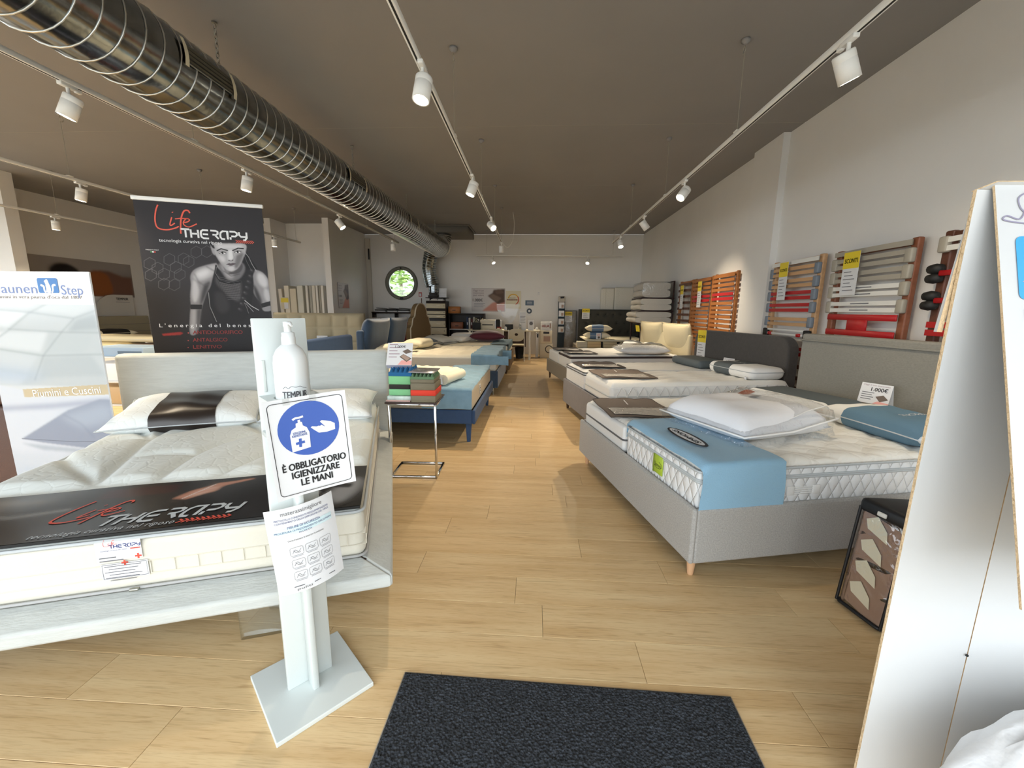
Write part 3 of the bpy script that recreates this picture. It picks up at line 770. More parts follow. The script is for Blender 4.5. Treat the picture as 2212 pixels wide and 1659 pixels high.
cc.ell(.86, .19, .018, .03, '#d7d7da', .8, .004, 30); cc.poly([(.9, .2), (.96, .1), (.99, .12), (.985, .2), (.94, .27)], '#9a9a9c', .9, .008, True)
cc.poly([(.92, .13), (.97, .14), (.965, .17), (.92, .155)], '#2a2a2c', 1, .003)
CW, CD = 1.58, .455
cc.sheet('cover_print', CW, mat_print('vinyl_print', .26, .6), cv, fn=lambda x, y: (x, .455+y*CD/(CW*.30)*1.0, coverz(x, .455+y*CD/(CW*.30))))
b = B(); b.box(-.785, .785, .01, .455, .545, .5565); b.build('cover_backing', m_black, cv)

def life_lines():
    L = [(0, 1.0), (-.10, .75), (-.16, .38), (-.10, .12), (.18, .06), (.48, .14), (.62, .22)]
    i_ = [(.42, .56), (.33, .30), (.36, .24), (.5, .34)]
    d_ = [(.46, .76), (.47, .74)]
    f_ = [(1.06, .76), (1.0, .86), (.86, .82), (.74, .55), (.68, .2), (.66, -.06)]
    fb = [(.52, .5), (.72, .54), (.98, .54)]
    e_ = [(.82, .38), (.95, .42), (1.02, .5), (.92, .54), (.8, .4), (.82, .28), (.98, .22), (1.26, .36)]
    W = [.05, .055, .06, .06, .045, .035, .02]
    return [(spline(L, 6), .05), (spline(i_, 5), .045), (d_, .06), (spline(f_, 6), .055), (fb, .035), (spline(e_, 6), .042)]
def therapy_lines():
    G = {'T': [[(0, 1), (.95, 1)], [(.5, 1), (.5, 0)]], 'H': [[(0, 1), (0, 0)], [(0, .5), (.78, .5)], [(.78, 1), (.78, 0)]],
         'E': [[(.85, 1), (.25, 1), (.05, .85), (0, .6), (0, .4), (.05, .15), (.25, 0), (.85, 0)], [(.2, .5), (.8, .5)]],
         'R': [[(0, 1), (.6, 1), (.8, .88), (.8, .64), (.6, .5), (.2, .5)], [(.45, .5), (.85, 0)]],
         'A': [[(.82, 0), (.82, 1), (.3, 1), (.06, .8), (0, .55), (0, .25), (.12, .04), (.5, .0)]],
         'P': [[(0, 1), (.6, 1), (.82, .85), (.82, .6), (.62, .42), (.15, .42)], [(.05, .3), (.05, 0)]],
         'Y': [[(0, 1), (0, .62), (.18, .42), (.75, .42)], [(.85, 1), (.85, .3), (.62, 0), (.4, 0)]]}
    out = []; x = 0
    for ch in 'THERAPY':
        for ln in G[ch]: out.append([(x+p[0], p[1]) for p in ln])
        x += 1.08
    return out
def chevrons(n, w, h):
    o = []
    for k in range(n):
        x = k*w; o.append([(x, h/2), (x+h*.6, 0), (x, -h/2)])
    return o
def brand(parent, M0, S, fn, mred, mwhite, sh=0.0, tag_gap=1.0):
    """Life THERAPY lettering; S = cap height"""
    def F(k, ox, oy): return lambda x, y: fn(ox+x*k+sh*(oy+y*k), oy+y*k)
    strokes('life_lettering', life_lines(), .05, M0, mred, parent, fn=F(S*2.2, -S*.9, S*.55))
    strokes('therapy_lettering', therapy_lines(), .20, M0, mwhite, parent, fn=F(S, 0, 0))
    text('tagline', 'tecnologia curativa nel riposo', S*.5, M0, mwhite, parent, align='LEFT', fn=F(1, -S*2.2, -S*.62), space=1.12, width=S*6.3)
    strokes('chevrons', chevrons(13, S*.19, S*.36), S*.10, M0, mred, parent, fn=F(1, S*4.8, -S*.62))
m_silver = mat('silver_ink', '#b9bec1', .5)
def cvf(ox, oy, kx, ky, sh=.22): return lambda x, y: (lambda X, Y: (X, Y, coverz(X, Y)+.0022))(ox+x*kx+sh*y*ky, oy+y*ky)
strokes('life_lettering', life_lines(), .06, Matrix.Identity(4), m_red_ink, cv, fn=cvf(-.30, .125, .145, .185))
strokes('therapy_lettering', therapy_lines(), .2, Matrix.Identity(4), m_silver, cv, fn=cvf(-.147, .068, .0632, .078))
text('tagline', 'tecnologia curativa nel riposo', .042, Matrix.Identity(4), m_silver, cv, align='LEFT', fn=cvf(-.30, .034, 1, 1), space=1.12, width=.43)
strokes('chevrons', chevrons(10, .0175, .026), .0062, Matrix.Identity(4), m_red_ink, cv, fn=cvf(.14, .034, 1, 1))
def label_card(x, z, w, h, red, name='care_label'):
    o = B().box(x-w/2, x+w/2, -.0065, -.005, z-h/2, z+h/2).build(name, m_paper, mt)
    M = FRONT(x, -.0072, z)
    if red:
        brand(o, M @ T(-.026, .010), .0125, lambda x, y: (x, y, 0), m_red_ink, m_navy_ink)
        for k, s in enumerate((.05, .07)): strokes('small_print', [[(-.06, -.025-k*.012), (-.06+s, -.025-k*.012)]], .004, M, m_grey_ink, o)
        strokes('small_cross', [[(.045, -.03), (.065, -.03)], [(.055, -.02), (.055, -.04)]], .006, M, m_red_ink, o)
    else:
        for k in range(6): strokes('small_print', [[(-.06+.012*(k % 2), .02-k*.011), (.05-.01*(k % 3), .02-k*.011)]], .0028, M, m_grey_ink, o)
        strokes('small_cross', [[(-.008, .03), (.012, .03)], [(.002, .02), (.002, .04)]], .006, M, m_red_ink, o)
        strokes('label_border', [[(-w/2+.004, -h/2+.004), (w/2-.004, -h/2+.004), (w/2-.004, h/2-.004), (-w/2+.004, h/2-.004), (-w/2+.004, -h/2+.004)]], .0016, M, m_grey_ink, o)
label_card(-.03, .172, .135, .075, True); label_card(-.02, .092, .14, .062, False)

m_band_dark = mat('dark_satin_band', '#2b231f', .28)
m_pil_pale = mat('quilted_pillow_pale', '#e2e5e3', .8, bump=.2, bscale=16, kind='cracks')
pillow('pillow', 'plump pale pillow with a dark glossy band on the pale bed', BM @ T(-.41, 1.62, .565, rx=10, rz=4), .86, .52, .17, m_pil_pale, (.30, .72), m_band_dark, 'pillows on the left hand beds', pipe=m_grey_pipe, p=3.6)
pillow('pillow', 'plain pale pillow half hidden behind the sanitiser stand', BM @ T(.42, 1.62, .56, rx=10, rz=-3), .74, .50, .16, m_pil_pale, group='pillows on the left hand beds', pipe=m_grey_pipe, p=3.6)
o = B().rbox(.0, .055, .0, .03, .0, .004, .001, 1).build('price_tag', m_paper); o.matrix_world = BM @ T(.72, 1.86, .572, rz=-20, ry=-8); tag(o, 'tiny white tag on the far right corner of the pale bed mattress', 'tag')
strokes('small_print', [[(.01, .01), (.018, .01)], [(.03, .02), (.04, .02)]], .006, T(z=.0046), m_ink, o)

# ================================================================== roll-up banner behind the headboard
BNX, BNY, BNR = -2.69, 3.35, 20.1
ban = thing('roll_up_banner', 'black roll-up banner with a sporty woman and orange white lettering', 'banner', (BNX, BNY, 0), R_(BNR))
W = .875
B().rbox(-W/2-.01, W/2+.01, -.012, .012, 2.165, 2.195, .005, 2).build('top_rail', m_white, ban)
B().rbox(-W/2-.02, W/2+.02, -.09, .09, 0, .09, .02, 2).build('base_cassette', mat('silver_cassette', '#b7b7b5', .35, .8), ban)
B().tube([(0, .03, .08), (0, .03, 2.17)], .012, 8).build('pole', mat('silver_cassette', '#b7b7b5', .35, .8), ban)
B().box(-W/2, W/2, .0005, .002, .09, 2.17).build('banner_back', mat('banner_vinyl', '#3a3638', .5), ban)
bc = Cv(420, 1.5, '#2e2b2d')
def uv(x, y):
    xl = 1050+(y-105)*.146; xr = 2088+(y-190)*.07; u = (x-xl)/(xr-xl); return (u, (y-105-85*u)/906)
def UV(pts): return [uv(*p) for p in pts]
bc.poly([(0, .5), (1, .8), (1, 1.62), (0, 1.62)], '#201e20', .9, .12); bc.poly([(.2, .55), (.45, .45), (.5, 1.0), (.25, 1.1)], '#3b383a', .5, .08)
for (hx, hy) in ((1330, 575), (1440, 575), (1540, 525), (1625, 525), (1190, 690), (1290, 690), (1240, 640), (1380, 640), (1410, 700), (1180, 600), (1290, 770), (1370, 780), (1480, 600)):
    bc.line([uv(hx+48*math.cos(R_(60*k+30)), hy+48*math.sin(R_(60*k+30))) for k in range(7)], .004, '#6a6669', .55)
# hair braid, shoulders, arms, chest, neck and face, painted back to front
def bp(pts, c, al=1, bl=.0012): bc.poly(UV(pts), c, al, bl, True)
def bl_(pts, w, c, al=1, b=.0): bc.line(UV(pts), w, c, al, b)
bp([(1925, 500), (1985, 600), (2040, 690), (2050, 770), (1995, 900), (1960, 1060), (1870, 1090), (1850, 900), (1900, 760), (1905, 600)], '#141214')
# left arm and shoulder
bp([(1700, 620), (1610, 636), (1530, 662), (1494, 712), (1498, 790), (1492, 880), (1496, 960), (1490, 1060), (1492, 1190), (1535, 1205), (1560, 1150), (1578, 1010), (1600, 930), (1630, 850), (1690, 770), (1745, 700)], '#858284')
bp([(1690, 632), (1610, 648), (1545, 676), (1512, 730), (1560, 760), (1640, 740), (1700, 690)], '#b6b3b5', .9, .010)
bp([(1545, 690), (1610, 668), (1650, 690), (1600, 730), (1550, 730)], '#d9d7d8', .8, .012)
bp([(1512, 745), (1545, 775), (1560, 850), (1545, 920), (1520, 930), (1506, 860)], '#c2bfc1', .9, .008)
bp([(1600, 790), (1650, 770), (1625, 860), (1590, 940), (1570, 960), (1580, 870)], '#3c393b', .95, .007)
bl_([(1525, 700), (1560, 770), (1600, 800), (1640, 790)], .007, '#5e5b5d', .9, .004); bl_([(1620, 645), (1690, 690), (1730, 740)], .008, '#5e5b5d', .9, .004)
bp([(1505, 1000), (1535, 1000), (1530, 1150), (1508, 1180)], '#a3a0a2', .9, .008); bp([(1545, 1000), (1580, 1000), (1562, 1150), (1545, 1190)], '#4a4749', .9, .008)
# right arm and shoulder
bp([(2020, 690), (2080, 718), (2125, 775), (2145, 860), (2152, 960), (2158, 1045), (2085, 1048), (2062, 980), (2010, 900), (1990, 790)], '#8c898b')
bp([(2045, 715), (2095, 745), (2122, 810), (2105, 850), (2060, 820), (2035, 760)], '#cac7c9', .9, .010)
bp([(2095, 850), (2130, 880), (2140, 960), (2112, 965), (2090, 910)], '#bbb8ba', .9, .008); bp([(1995, 800), (2030, 850), (2070, 950), (2066, 1010), (2020, 920)], '#343133', .95, .008)
# sports top
bp([(1695, 640), (1765, 700), (1900, 690), (1985, 700), (2005, 850), (1965, 1010), (1905, 1130), (1715, 1140), (1655, 1030), (1632, 900), (1655, 800)], '#1f1d1f')
bp([(1708, 640), (1765, 610), (1905, 625), (1935, 690), (1880, 765), (1790, 760)], '#6d6a6c', 1, .004); bp([(1735, 640), (1790, 640), (1840, 740), (1790, 745)], '#a8a5a7', .8, .010)
bl_([(1760, 690), (1820, 735), (1890, 720)], .006, '#3f3c3e', .9, .003)
bp([(1702, 705), (1740, 765), (1850, 795), (1900, 785), (1895, 930), (1845, 940), (1705, 800)], '#4b484a', .9, .006)
for k in range(13): bl_([(1700+k*15, 735+k*5), (1742+k*14, 862+k*8)], .0022, '#1c1a1c', .8)
for k in range(12): bl_([(1702+k*8, 730+k*18), (1893, 788+k*13)], .0020, '#9a9799', .45)
bl_([(1698, 640), (1690, 705), (1725, 768), (1800, 797), (1895, 788)], .012, '#121012', 1); bl_([(1700, 655), (1694, 705), (1722, 755)], .003, '#8a8789', .8)
bl_([(1636, 860), (1648, 980), (1700, 1110)], .004, '#a9a7a8', .8, .001); bp([(1690, 860), (1760, 880), (1800, 1000), (1740, 1040), (1690, 960)], '#343234', .9, .012)
# arm bands
bc.poly(UV([(1492, 950), (1587, 957), (1582, 996), (1494, 988)]), '#222022', 1); bc.poly(UV([(2064, 985), (2153, 966), (2156, 1005), (2070, 1022)]), '#222022', 1)
# neck and face
bp([(1750, 630), (1905, 630), (1895, 705), (1790, 715)], '#4c494b', 1, .003); bp([(1760, 650), (1800, 670), (1800, 712), (1775, 700)], '#8c898b', .8, .006)
bp([(1655, 470), (1685, 505), (1690, 555), (1672, 540), (1660, 505)], '#9a9799', 1, .002); bp([(1930, 485), (1948, 500), (1940, 560), (1928, 555)], '#77747a', 1, .002)
bp([(1672, 462), (1800, 466), (1940, 478), (1940, 545), (1918, 600), (1897, 645), (1865, 682), (1820, 695), (1778, 675), (1738, 628), (1706, 575), (1688, 540)], '#aaa7a9')
bp([(1700, 472), (1800, 474), (1915, 486), (1890, 512), (1800, 508), (1720, 506)], '#d3d0d2', .85, .010)
bp([(1798, 520), (1832, 520), (1838, 592), (1800, 596)], '#e3e1e2', .85, .006); bp([(1715, 560), (1765, 572), (1770, 612), (1740, 605)], '#d0cdcf', .8, .008)
bp([(1865, 565), (1925, 545), (1905, 620), (1870, 672), (1845, 660)], '#5f5c5e', .85, .008); bp([(1700, 560), (1735, 615), (1775, 668), (1745, 640)], '#6b686a', .85, .006)
bp([(1795, 655), (1842, 655), (1838, 688), (1806, 688)], '#c9c6c8', .8, .006)
bl_([(1708, 520), (1740, 506), (1792, 522)], .010, '#1c1a1c', 1, .001); bl_([(1836, 524), (1880, 507), (1924, 512)], .010, '#1c1a1c', 1, .001)
for (ex, ey, rt) in ((1752, 541, 5), (1877, 538, -5)):
    bc.ell(*uv(ex, ey-4), .034, .013, '#6b686a', .8, .004, rt); bc.ell(*uv(ex, ey), .025, .0085, '#dcdadb', 1, .001, rt); bc.ell(*uv(ex, ey), .0088, .0088, '#1b191b', 1, .001); bc.line([uv(ex-27, ey+2), uv(ex, ey-10), uv(ex+27, ey)], .005, '#141214', 1)
bl_([(1838, 540), (1846, 585), (1838, 604)], .005, '#6a676c', .8, .003); bc.ell(*uv(1805, 604), .006, .004, '#2f2d2f', 1, .001); bc.ell(*uv(1833, 604), .006, .004, '#2f2d2f', 1, .001); bc.ell(*uv(1819, 608), .018, .004, '#5b585a', .8, .002)
bp([(1782, 634), (1805, 626), (1819, 629), (1834, 626), (1858, 635), (1820, 650)], '#655a5e', 1, .001); bl_([(1781, 635), (1819, 636), (1859, 635)], .0035, '#2b282b', 1); bl_([(1798, 654), (1840, 654)], .004, '#77747a', .7, .003)
bp([(1648, 440), (1672, 462), (1690, 500), (1676, 500), (1660, 480)], '#141214')
bl_([(1938, 545), (1968, 585), (1995, 645), (2030, 705)], .004, '#b5b2b4', .8, .001); bl_([(1930, 560), (1950, 620), (1985, 690)], .003, '#6d6a6c', .8, .001)
for k in range(8): bc.ell(*uv(1995-15*k, 700+46*k), .020, .014, '#353235', .9, .004, 30); bc.ell(*uv(1988-15*k, 694+46*k), .008, .005, '#6d6a6c', .7, .002, 30)
bl_([(1930, 948), (1985, 1000), (2045, 1040)], .006, '#c9c6c8', .9, .001); bl_([(1938, 972), (1968, 1010), (2000, 1050)], .005, '#97949a', .9, .001); bl_([(1925, 965), (1945, 1010), (1960, 1060)], .004, '#7d7a7c', .8, .001)
bc.poly(UV([(1280, 1175), (1420, 1172), (1440, 1184), (1420, 1196), (1290, 1192)]), '#8f2d2b', .9, .002)
bc.sheet('banner_print', W, PRINT, ban, M=FRONT(0, -.0015, 2.165))
def bt(x, y):
    u, v = uv(x, y); return ((u-.5)*W, 2.165-v*W)
def bfn(x, z): return (x, -.0032, z)
I4 = Matrix.Identity(4)
def bmap(ox, oy, k):
    X0, Z0 = bt(ox, oy); return lambda x, y: bfn(X0+x*k, Z0+y*k)
strokes('life_lettering', life_lines(), .05, I4, mat('banner_coral', '#e0573f', .5), ban, fn=bmap(1268, 350, .195))
strokes('therapy_lettering', therapy_lines(), .21, I4, m_white_ink, ban, fn=bmap(1425, 402, .0625))
text('tagline', 'tecnologia curativa nel riposo', .035, I4, m_white_ink, ban, 'LEFT', fn=bmap(1250, 420, 1.0), width=.43)
strokes('chevrons', chevrons(9, .0145, .024), .0042, I4, MATS['banner_coral'], ban, fn=bmap(1862, 452, 1.0))
text('made_in_italy', 'MADE IN ITALY', .012, I4, m_white_ink, ban, 'LEFT', fn=bmap(1150, 490, 1.0), width=.085)
for k, c in enumerate(('#3f8a4c', '#e8e8e8', '#c0392f')):
    strokes('flag_dot', [[(k*.012, 0), (k*.012+.011, 0)]], .009, I4, mat('flag_'+c[1:], c, .6), ban, fn=bmap(1185, 508, 1.0))
text('slogan', "L'energia del benessere", .042, I4, m_white_ink, ban, 'LEFT', fn=bmap(1255, 1105, 1.0), space=1.5, width=.80)
for k, (s, yy, w_) in enumerate((('ANTIDOLORIFICO', 1186, .36), ('ANTALGICO', 1250, .25), ('LENITIVO', 1310, .205))):
    text('bullet_line', s, .042, I4, mat('banner_red', '#a8403c', .5), ban, 'LEFT', fn=bmap(1515, yy, 1.0), width=w_, bold=.0008)
    strokes('bullet', [[(-.004, 0), (.004, 0)]], .008, I4, MATS['banner_red'], ban, fn=bmap(1480, yy, 1.0))

# ================================================================== duvet poster board at the far left
dau = thing('poster_board', 'glossy duvet poster board with blue swan logo beside the pale bed', 'poster', (-3.29, 2.60, 0))
PW_ = .80; PH_ = 1.575
B().rbox(-PW_/2, PW_/2, 0, .012, 0, PH_, .003, 1).build('board', mat('white_board', '#f1f1f0', .5), dau)
B().box(-.02, .02, .012, .30, 0, .02).build('foot_strut', mat('white_board', '#f1f1f0', .5), dau)
dc = Cv(230, PH_/PW_, '#c6cacb')
asp = PH_/PW_

def zone(pts, c, al=1, bl=.004): dc.poly(pts, c, al, bl)
# quilted duvet squares
zone([(0, .2), (1, .2), (1, .95), (0, .95)], '#b4b9ba')
for (pts, c) in (([(0, .28), (.42, .30), (.55, .25), (.2, .2), (0, .2)], '#c7cbcc'), ([(.45, .31), (.82, .36), (1, .28), (1, .2), (.6, .2)], '#bfc4c4'), ([(0, .31), (.40, .33), (.2, .46), (0, .43)], '#cfd3d4'),
                 ([(.42, .34), (.78, .39), (.72, .48), (.28, .45)], '#b9bebf'), ([(.82, .38), (1, .33), (1, .46), (.72, .49)], '#9fa6a8'), ([(.1, .49), (.55, .49), (.45, .66), (.05, .62)], '#c9cdce'),
                 ([(.58, .5), (.95, .5), (.85, .66), (.5, .68)], '#b1b7b8'), ([(0, .64), (.42, .69), (.3, .84), (0, .8)], '#bcc1c3'), ([(.46, .7), (.9, .68), (1, .85), (.4, .88)], '#a9afb1'), ([(0, .82), (.3, .86), (.2, .95), (0, .95)], '#c0c5c8')):
    zone(pts, c, 1, .012)
for l in ([(0, .30), (.43, .33), (.62, .24)], [(.42, .33), (.2, .48), (0, .6)], [(.43, .33), (.8, .375), (1, .31)], [(.8, .38), (.66, .5), (.47, .69), (.35, .9)], [(.2, .47), (.68, .49), (1, .49)], [(0, .63), (.47, .69), (1, .67)]):
    dc.line(l, .012, '#8b9294', .6, .006)
zone([(0, .78), (.5, .84), (.3, .92), (0, .92)], '#8fa3bd', .5, .04)
# tan band
zone([(.22, .985), (1, .925), (1, 1.015), (.22, 1.055)], '#b9a988', 1, .001)
# sheets and blue pillow
zone([(0, .95), (.22, .99), (.22, 1.06), (1, 1.02), (1, asp), (0, asp)], '#c3c9d2', 1, .004)
zone([(0, 1.14), (.5, 1.10), (1, 1.04), (1, 1.09), (.45, 1.15), (0, 1.18)], '#8f96ac', .8, .012)
dc.poly([(.12, 1.43), (.35, 1.30), (.6, 1.16), (.9, 1.06), (1, 1.06), (1, 1.50), (.7, 1.50), (.3, 1.46)], '#828c9f', 1, .006)
dc.poly([(.5, 1.22), (.9, 1.10), (1, 1.10), (1, 1.25), (.7, 1.32)], '#9ba6b6', .8, .03)
dc.line([(.12, 1.43), (.6, 1.445), (1, 1.43)], .006, '#5b6577', 1); dc.line([(.55, 1.20), (.7, 1.28), (.8, 1.4)], .01, '#6a7488', .6, .008)
zone([(.1, 1.47), (.7, 1.51), (1, 1.50), (1, 1.56), (.3, 1.53)], '#9aa4b1', .9, .01)
zone([(0, 1.55), (1, 1.6), (1, 1.75), (0, 1.8)], '#b9c1cb', 1, .03); dc.ell(.8, 1.62, .3, .06, '#8d96a6', .8, .03)
zone([(0, 1.80), (1, 1.80), (1, 1.86), (0, 1.86)], '#aeb5c2', 1, .01); zone([(0, 1.87), (1, 1.87), (1, asp), (0, asp)], '#e3e4e6', 1, .002)
dc.poly([(0, 0), (1, 0), (1, .262), (0, .262)], '#eceaea')
dc.sheet('poster_print', PW_, mat_print('laminated_print', .12, .8), dau, M=FRONT(0, -.0012, PH_))
m_blue_logo = mat('swan_blue', '#3f7fc4', .4)
def DM(u, v): return FRONT((u-.5)*PW_, -.0028, PH_-v*PW_)
m_dtext = mat('poster_lavender_ink', '#7f93c6', .5)
text('poster_title', 'Daunen', .088, DM(.32, .142), m_dtext, dau, width=.33)
text('poster_title', 'Step', .088, DM(.83, .15), m_dtext, dau, width=.15)
lg = B(); lg.prism(rounded(.14, .095, .012), 0, .0012, lambda x, y, t: tuple(DM(.63, .112) @ Vector((x, y, t)))); lgo = lg.build('swan_logo', m_blue_logo, dau)
sw = [(spline([(-.005, -.046), (.002, -.02), (-.004, .02), (-.012, .036)], 6), [.032]*10+[.026]*8+[.012]),
      (spline([(-.02, -.046), (-.028, -.03), (-.03, -.005), (-.05, .004)], 6), [.012]*10+[.014]*8+[.008]), (spline([(.02, -.046), (.03, -.03), (.035, 0), (.056, .004)], 6), [.012]*10+[.014]*8+[.008])]
strokes('swan', sw, .02, DM(.63, .112) @ T(z=.0016), mat('white_board', '#f1f1f0', .5), lgo)
text('poster_tagline', "Piumini in vera piuma d'oca dal 1807", .03, DM(.52, .205), mat('tan_ink', '#8d8378', .5), dau, width=.62)
text('poster_band_text', 'Piumini e Cuscini', .072, DM(.62, 1.0) @ T(rz=4.3), m_white_ink, dau, width=.50, words=True)
# dark brown leather headboard glimpsed behind the poster
hbz = thing('leather_headboard', 'dark brown leather headboard cut off by the left picture edge', 'headboard', (-4.25, 2.75, 0))
m_leather = mat('brown_leather', '#4a2f25', .5, bump=.2, bscale=160)
B().rbox(-.75, .72, 0, .12, .0, .62, .03, 3).build('lower_panel', m_leather, hbz, wn=True)
B().rbox(-.75, .70, .01, .13, .62, .80, .04, 3).build('top_roll', m_leather, hbz, wn=True)

# ================================================================== hand sanitiser stand
SRZ = 47.0; SM = T(-.801, 1.264, 0, rz=SRZ)
m_stand = mat('white_lacquer_board', '#d2d8d6', .38)
st = thing('sanitiser_stand', 'white board hand sanitiser stand on a square base plate', 'stand', (-.801, 1.264, 0), R_(SRZ))
B().rbox(-.16, .16, -.178, .158, 0, .018, .003, 2).build('base_plate', m_stand, st, wn=True)
B().rbox(-.076, .076, -.009, .009, .018, 1.327, .002, 1).build('back_panel', m_stand, st)
B().rbox(-.010, .010, -.068, -.009, .018, 1.06, .002, 1).build('fin', m_stand, st)
b = B(); n = 28
ring = [(.053*math.cos(2*math.pi*k/n), -.082+.053*math.sin(2*math.pi*k/n)) for k in range(n)]
sq = []
for k in range(n):
    a = 2*math.pi*k/n; c, s = math.cos(a), math.sin(a); t = min(.078/max(abs(c), 1e-6), .073/max(abs(s), 1e-6)); sq.append((t*c, -.082+t*s))
for k in range(4):
    cx, cy = (.078 if k in (0, 3) else -.078), -.082+(.073 if k < 2 else -.073)
    i = min(range(n), key=lambda q: (sq[q][0]-cx)**2+(sq[q][1]-cy)**2); sq[i] = (cx, cy)
for z in (1.075, 1.09): b.add([(x, y, z) for x, y in ring]+[(x, y, z) for x, y in sq], [(k, (k+1) % n, n+(k+1) % n, n+k) for k in range(n)])
for lst in (ring, sq): b.add([(x, y, 1.075) for x, y in lst]+[(x, y, 1.09) for x, y in lst], [(k, (k+1) % n, n+(k+1) % n, n+k) for k in range(n)])
b.build('bottle_shelf', m_stand, st)
B().rbox(-.078, .078, -.155, -.009, .965, .98, .002, 1).build('lower_shelf', m_stand, st)
B().rbox(-.078, .078, -.163, -.155, .93, 1.09, .002, 1).build('front_plate', m_stand, st)
B().rbox(-.062, -.052, -.012, -.0085, 1.10, 1.20, .004, 2).build('cable_slot', mat('pale_slot', '#cfd4d0', .4), st)
# pump bottle
bo = thing('pump_bottle', 'white hand sanitiser pump bottle standing in the white stand', 'bottle'); bo.matrix_world = SM @ T(0, -.082, .981)
m_bot = mat('white_plastic', '#dfe2e2', .3)
body = B().lathe([(.002, 0), (.044, 0), (.0475, .006), (.0475, .215), (.045, .235), (.036, .255), (.022, .268), (.018, .272)], 36).build('bottle_body', m_bot, bo)
B().lathe([(.0195, .268), (.0195, .292), (.018, .294), (.018, .305), (.012, .307)], 28).build('collar', m_bot, bo)
pu = B().lathe([(.010, .305), (.010, .322), (.0115, .324), (.0115, .337), (.004, .339)], 20).build('pump', m_bot, bo)
B().tube([(0, 0, .331), (.0, -.03, .333), (.0, -.042, .326)], [.006, .005, .0035], 8).build('nozzle', m_bot, pu)
def cyl(r, z0, off): return lambda x, y: (r*math.sin((x+off)/r), -r*math.cos((x+off)/r), z0+y)
text('bottle_print', 'TEMPUR', .030, I4, mat('charcoal_ink', '#4c4c50', .5), body, fn=cyl(.0482, .121, -.006), bold=.0007, width=.072)
strokes('bottle_figure', [spline([(-.036, 0), (-.028, .006), (-.02, .001), (-.012, .007), (0, .004), (.012, .006), (.022, .001), (.034, -.002)], 5)], .0012, I4, MATS['charcoal_ink'], body, fn=cyl(.0483, .141, -.004))
# mandatory hand hygiene sign
sg = thing('hygiene_sign', 'paper sign with a blue disc telling visitors to sanitise hands', 'sign'); SGM = SM @ T(.012, -.178, .957, rz=-7) @ Matrix.Rotation(R_(-3.5), 4, 'Y'); sg.matrix_world = SGM
SW, SH = .222, .302
def sgf(x, y): return (x, -.002-.004*math.sin(9*x+6*y)-.006*abs(x/.1)**3, y)
b = B(); b.grid(14, 18, lambda u, v: sgf(-SW/2+SW*u, -SH/2+SH*v)); so = b.build('paper', m_paper, sg)
def sgt(o=.0012): return lambda x, y: (x, sgf(x, y)[1]-o, y)
def disc(cx, cy, r, n=40): return [(cx+r*math.cos(2*math.pi*k/n), cy+r*math.sin(2*math.pi*k/n)) for k in range(n)]
def flat(name, poly, m, parent, o=.0012, fn=None, c=None):
    f = fn or sgt(o); b = B(); n = len(poly); cx, cy = c or (sum(p[0] for p in poly)/n, sum(p[1] for p in poly)/n)
    R3 = [[(cx+(p[0]-cx)*k, cy+(p[1]-cy)*k) for p in poly] for k in (.34, .67, 1.0)]
    vs = [f(cx, cy)]+[f(*p) for ring in R3 for p in ring]; fs = [(0, 1+i, 1+(i+1) % n) for i in range(n)]
    for q in (0, 1): fs += [(1+q*n+i, 1+(q+1)*n+i, 1+(q+1)*n+(i+1) % n, 1+q*n+(i+1) % n) for i in range(n)]
    b.add(vs, fs); return b.build(name, m, parent)
m_sblue = mat('sign_blue', '#3a5cae', .5)
flat('blue_disc', disc(.0, .052, .083), m_sblue, sg)
flat('bottle_symbol', [(-.053, -.012), (-.003, -.007), (-.001, .04), (-.006, .056), (-.016, .064), (-.017, .075), (-.021, .076), (-.0215, .083), (-.028, .082), (-.028, .074), (-.034, .073), (-.035, .062), (-.047, .055), (-.053, .04)], m_paper, sg, .0022, c=(-.028, .025))
strokes('pump_symbol', [spline([(-.041, .085), (-.033, .089), (-.024, .089), (-.012, .091)], 4)], .006, I4, m_paper, sg, fn=sgt(.0023))
strokes('plus_symbol', [[(-.041, .012), (-.017, .014)], [(-.030, .0), (-.028, .026)]], .0075, I4, m_sblue, sg, fn=sgt(.0032))
text('bottle_symbol_text', 'SOLUZIONE\nIGIENIZZANTE', .0095, I4, m_sblue, sg, fn=lambda x, y: (lambda p: (p[0], p[1], p[2]))(sgt(.0032)(x-.028, y+.040+.04*x)), width=.040, bold=.0002)
hand = [(.004, .053), (.012, .044), (.024, .032), (.046, .030), (.070, .034), (.071, .053), (.060, .061), (.046, .066), (.036, .069), (.031, .066), (.034, .061), (.047, .054), (.042, .047), (.034, .055), (.030, .053), (.034, .045), (.026, .054), (.021, .053), (.027, .044), (.017, .053), (.012, .053), (.018, .045), (.008, .056)]
flat('hand_symbol', [(x, y) for x, y in hand], m_paper, sg, .0022, c=(.045, .046))
for k, (s, w_) in enumerate((('È OBBLIGATORIO', .175), ('IGIENIZZARE', .132), ('LE MANI', .088))):
    text('sign_text', s, .030, I4, m_ink, sg, fn=lambda x, y, k=k: sgt(.0015)(x+.002, y-.058-k*.027), width=w_, bold=.0010)
strokes('sign_border', [rounded(SW-.022, SH-.022, .012)+[rounded(SW-.022, SH-.022, .012)[0]]], .0018, I4, m_ink, sg, fn=sgt(.0015))
for dx in (-.05, .02): strokes('sticky_tape', [[(dx, SH/2+.01), (dx, SH/2-.02)]], .018, I4, mat_clear('clear_tape', (.95, .95, .93), .2), sg, fn=lambda x, y: (x, sgf(x, y)[1]-.0018, y))
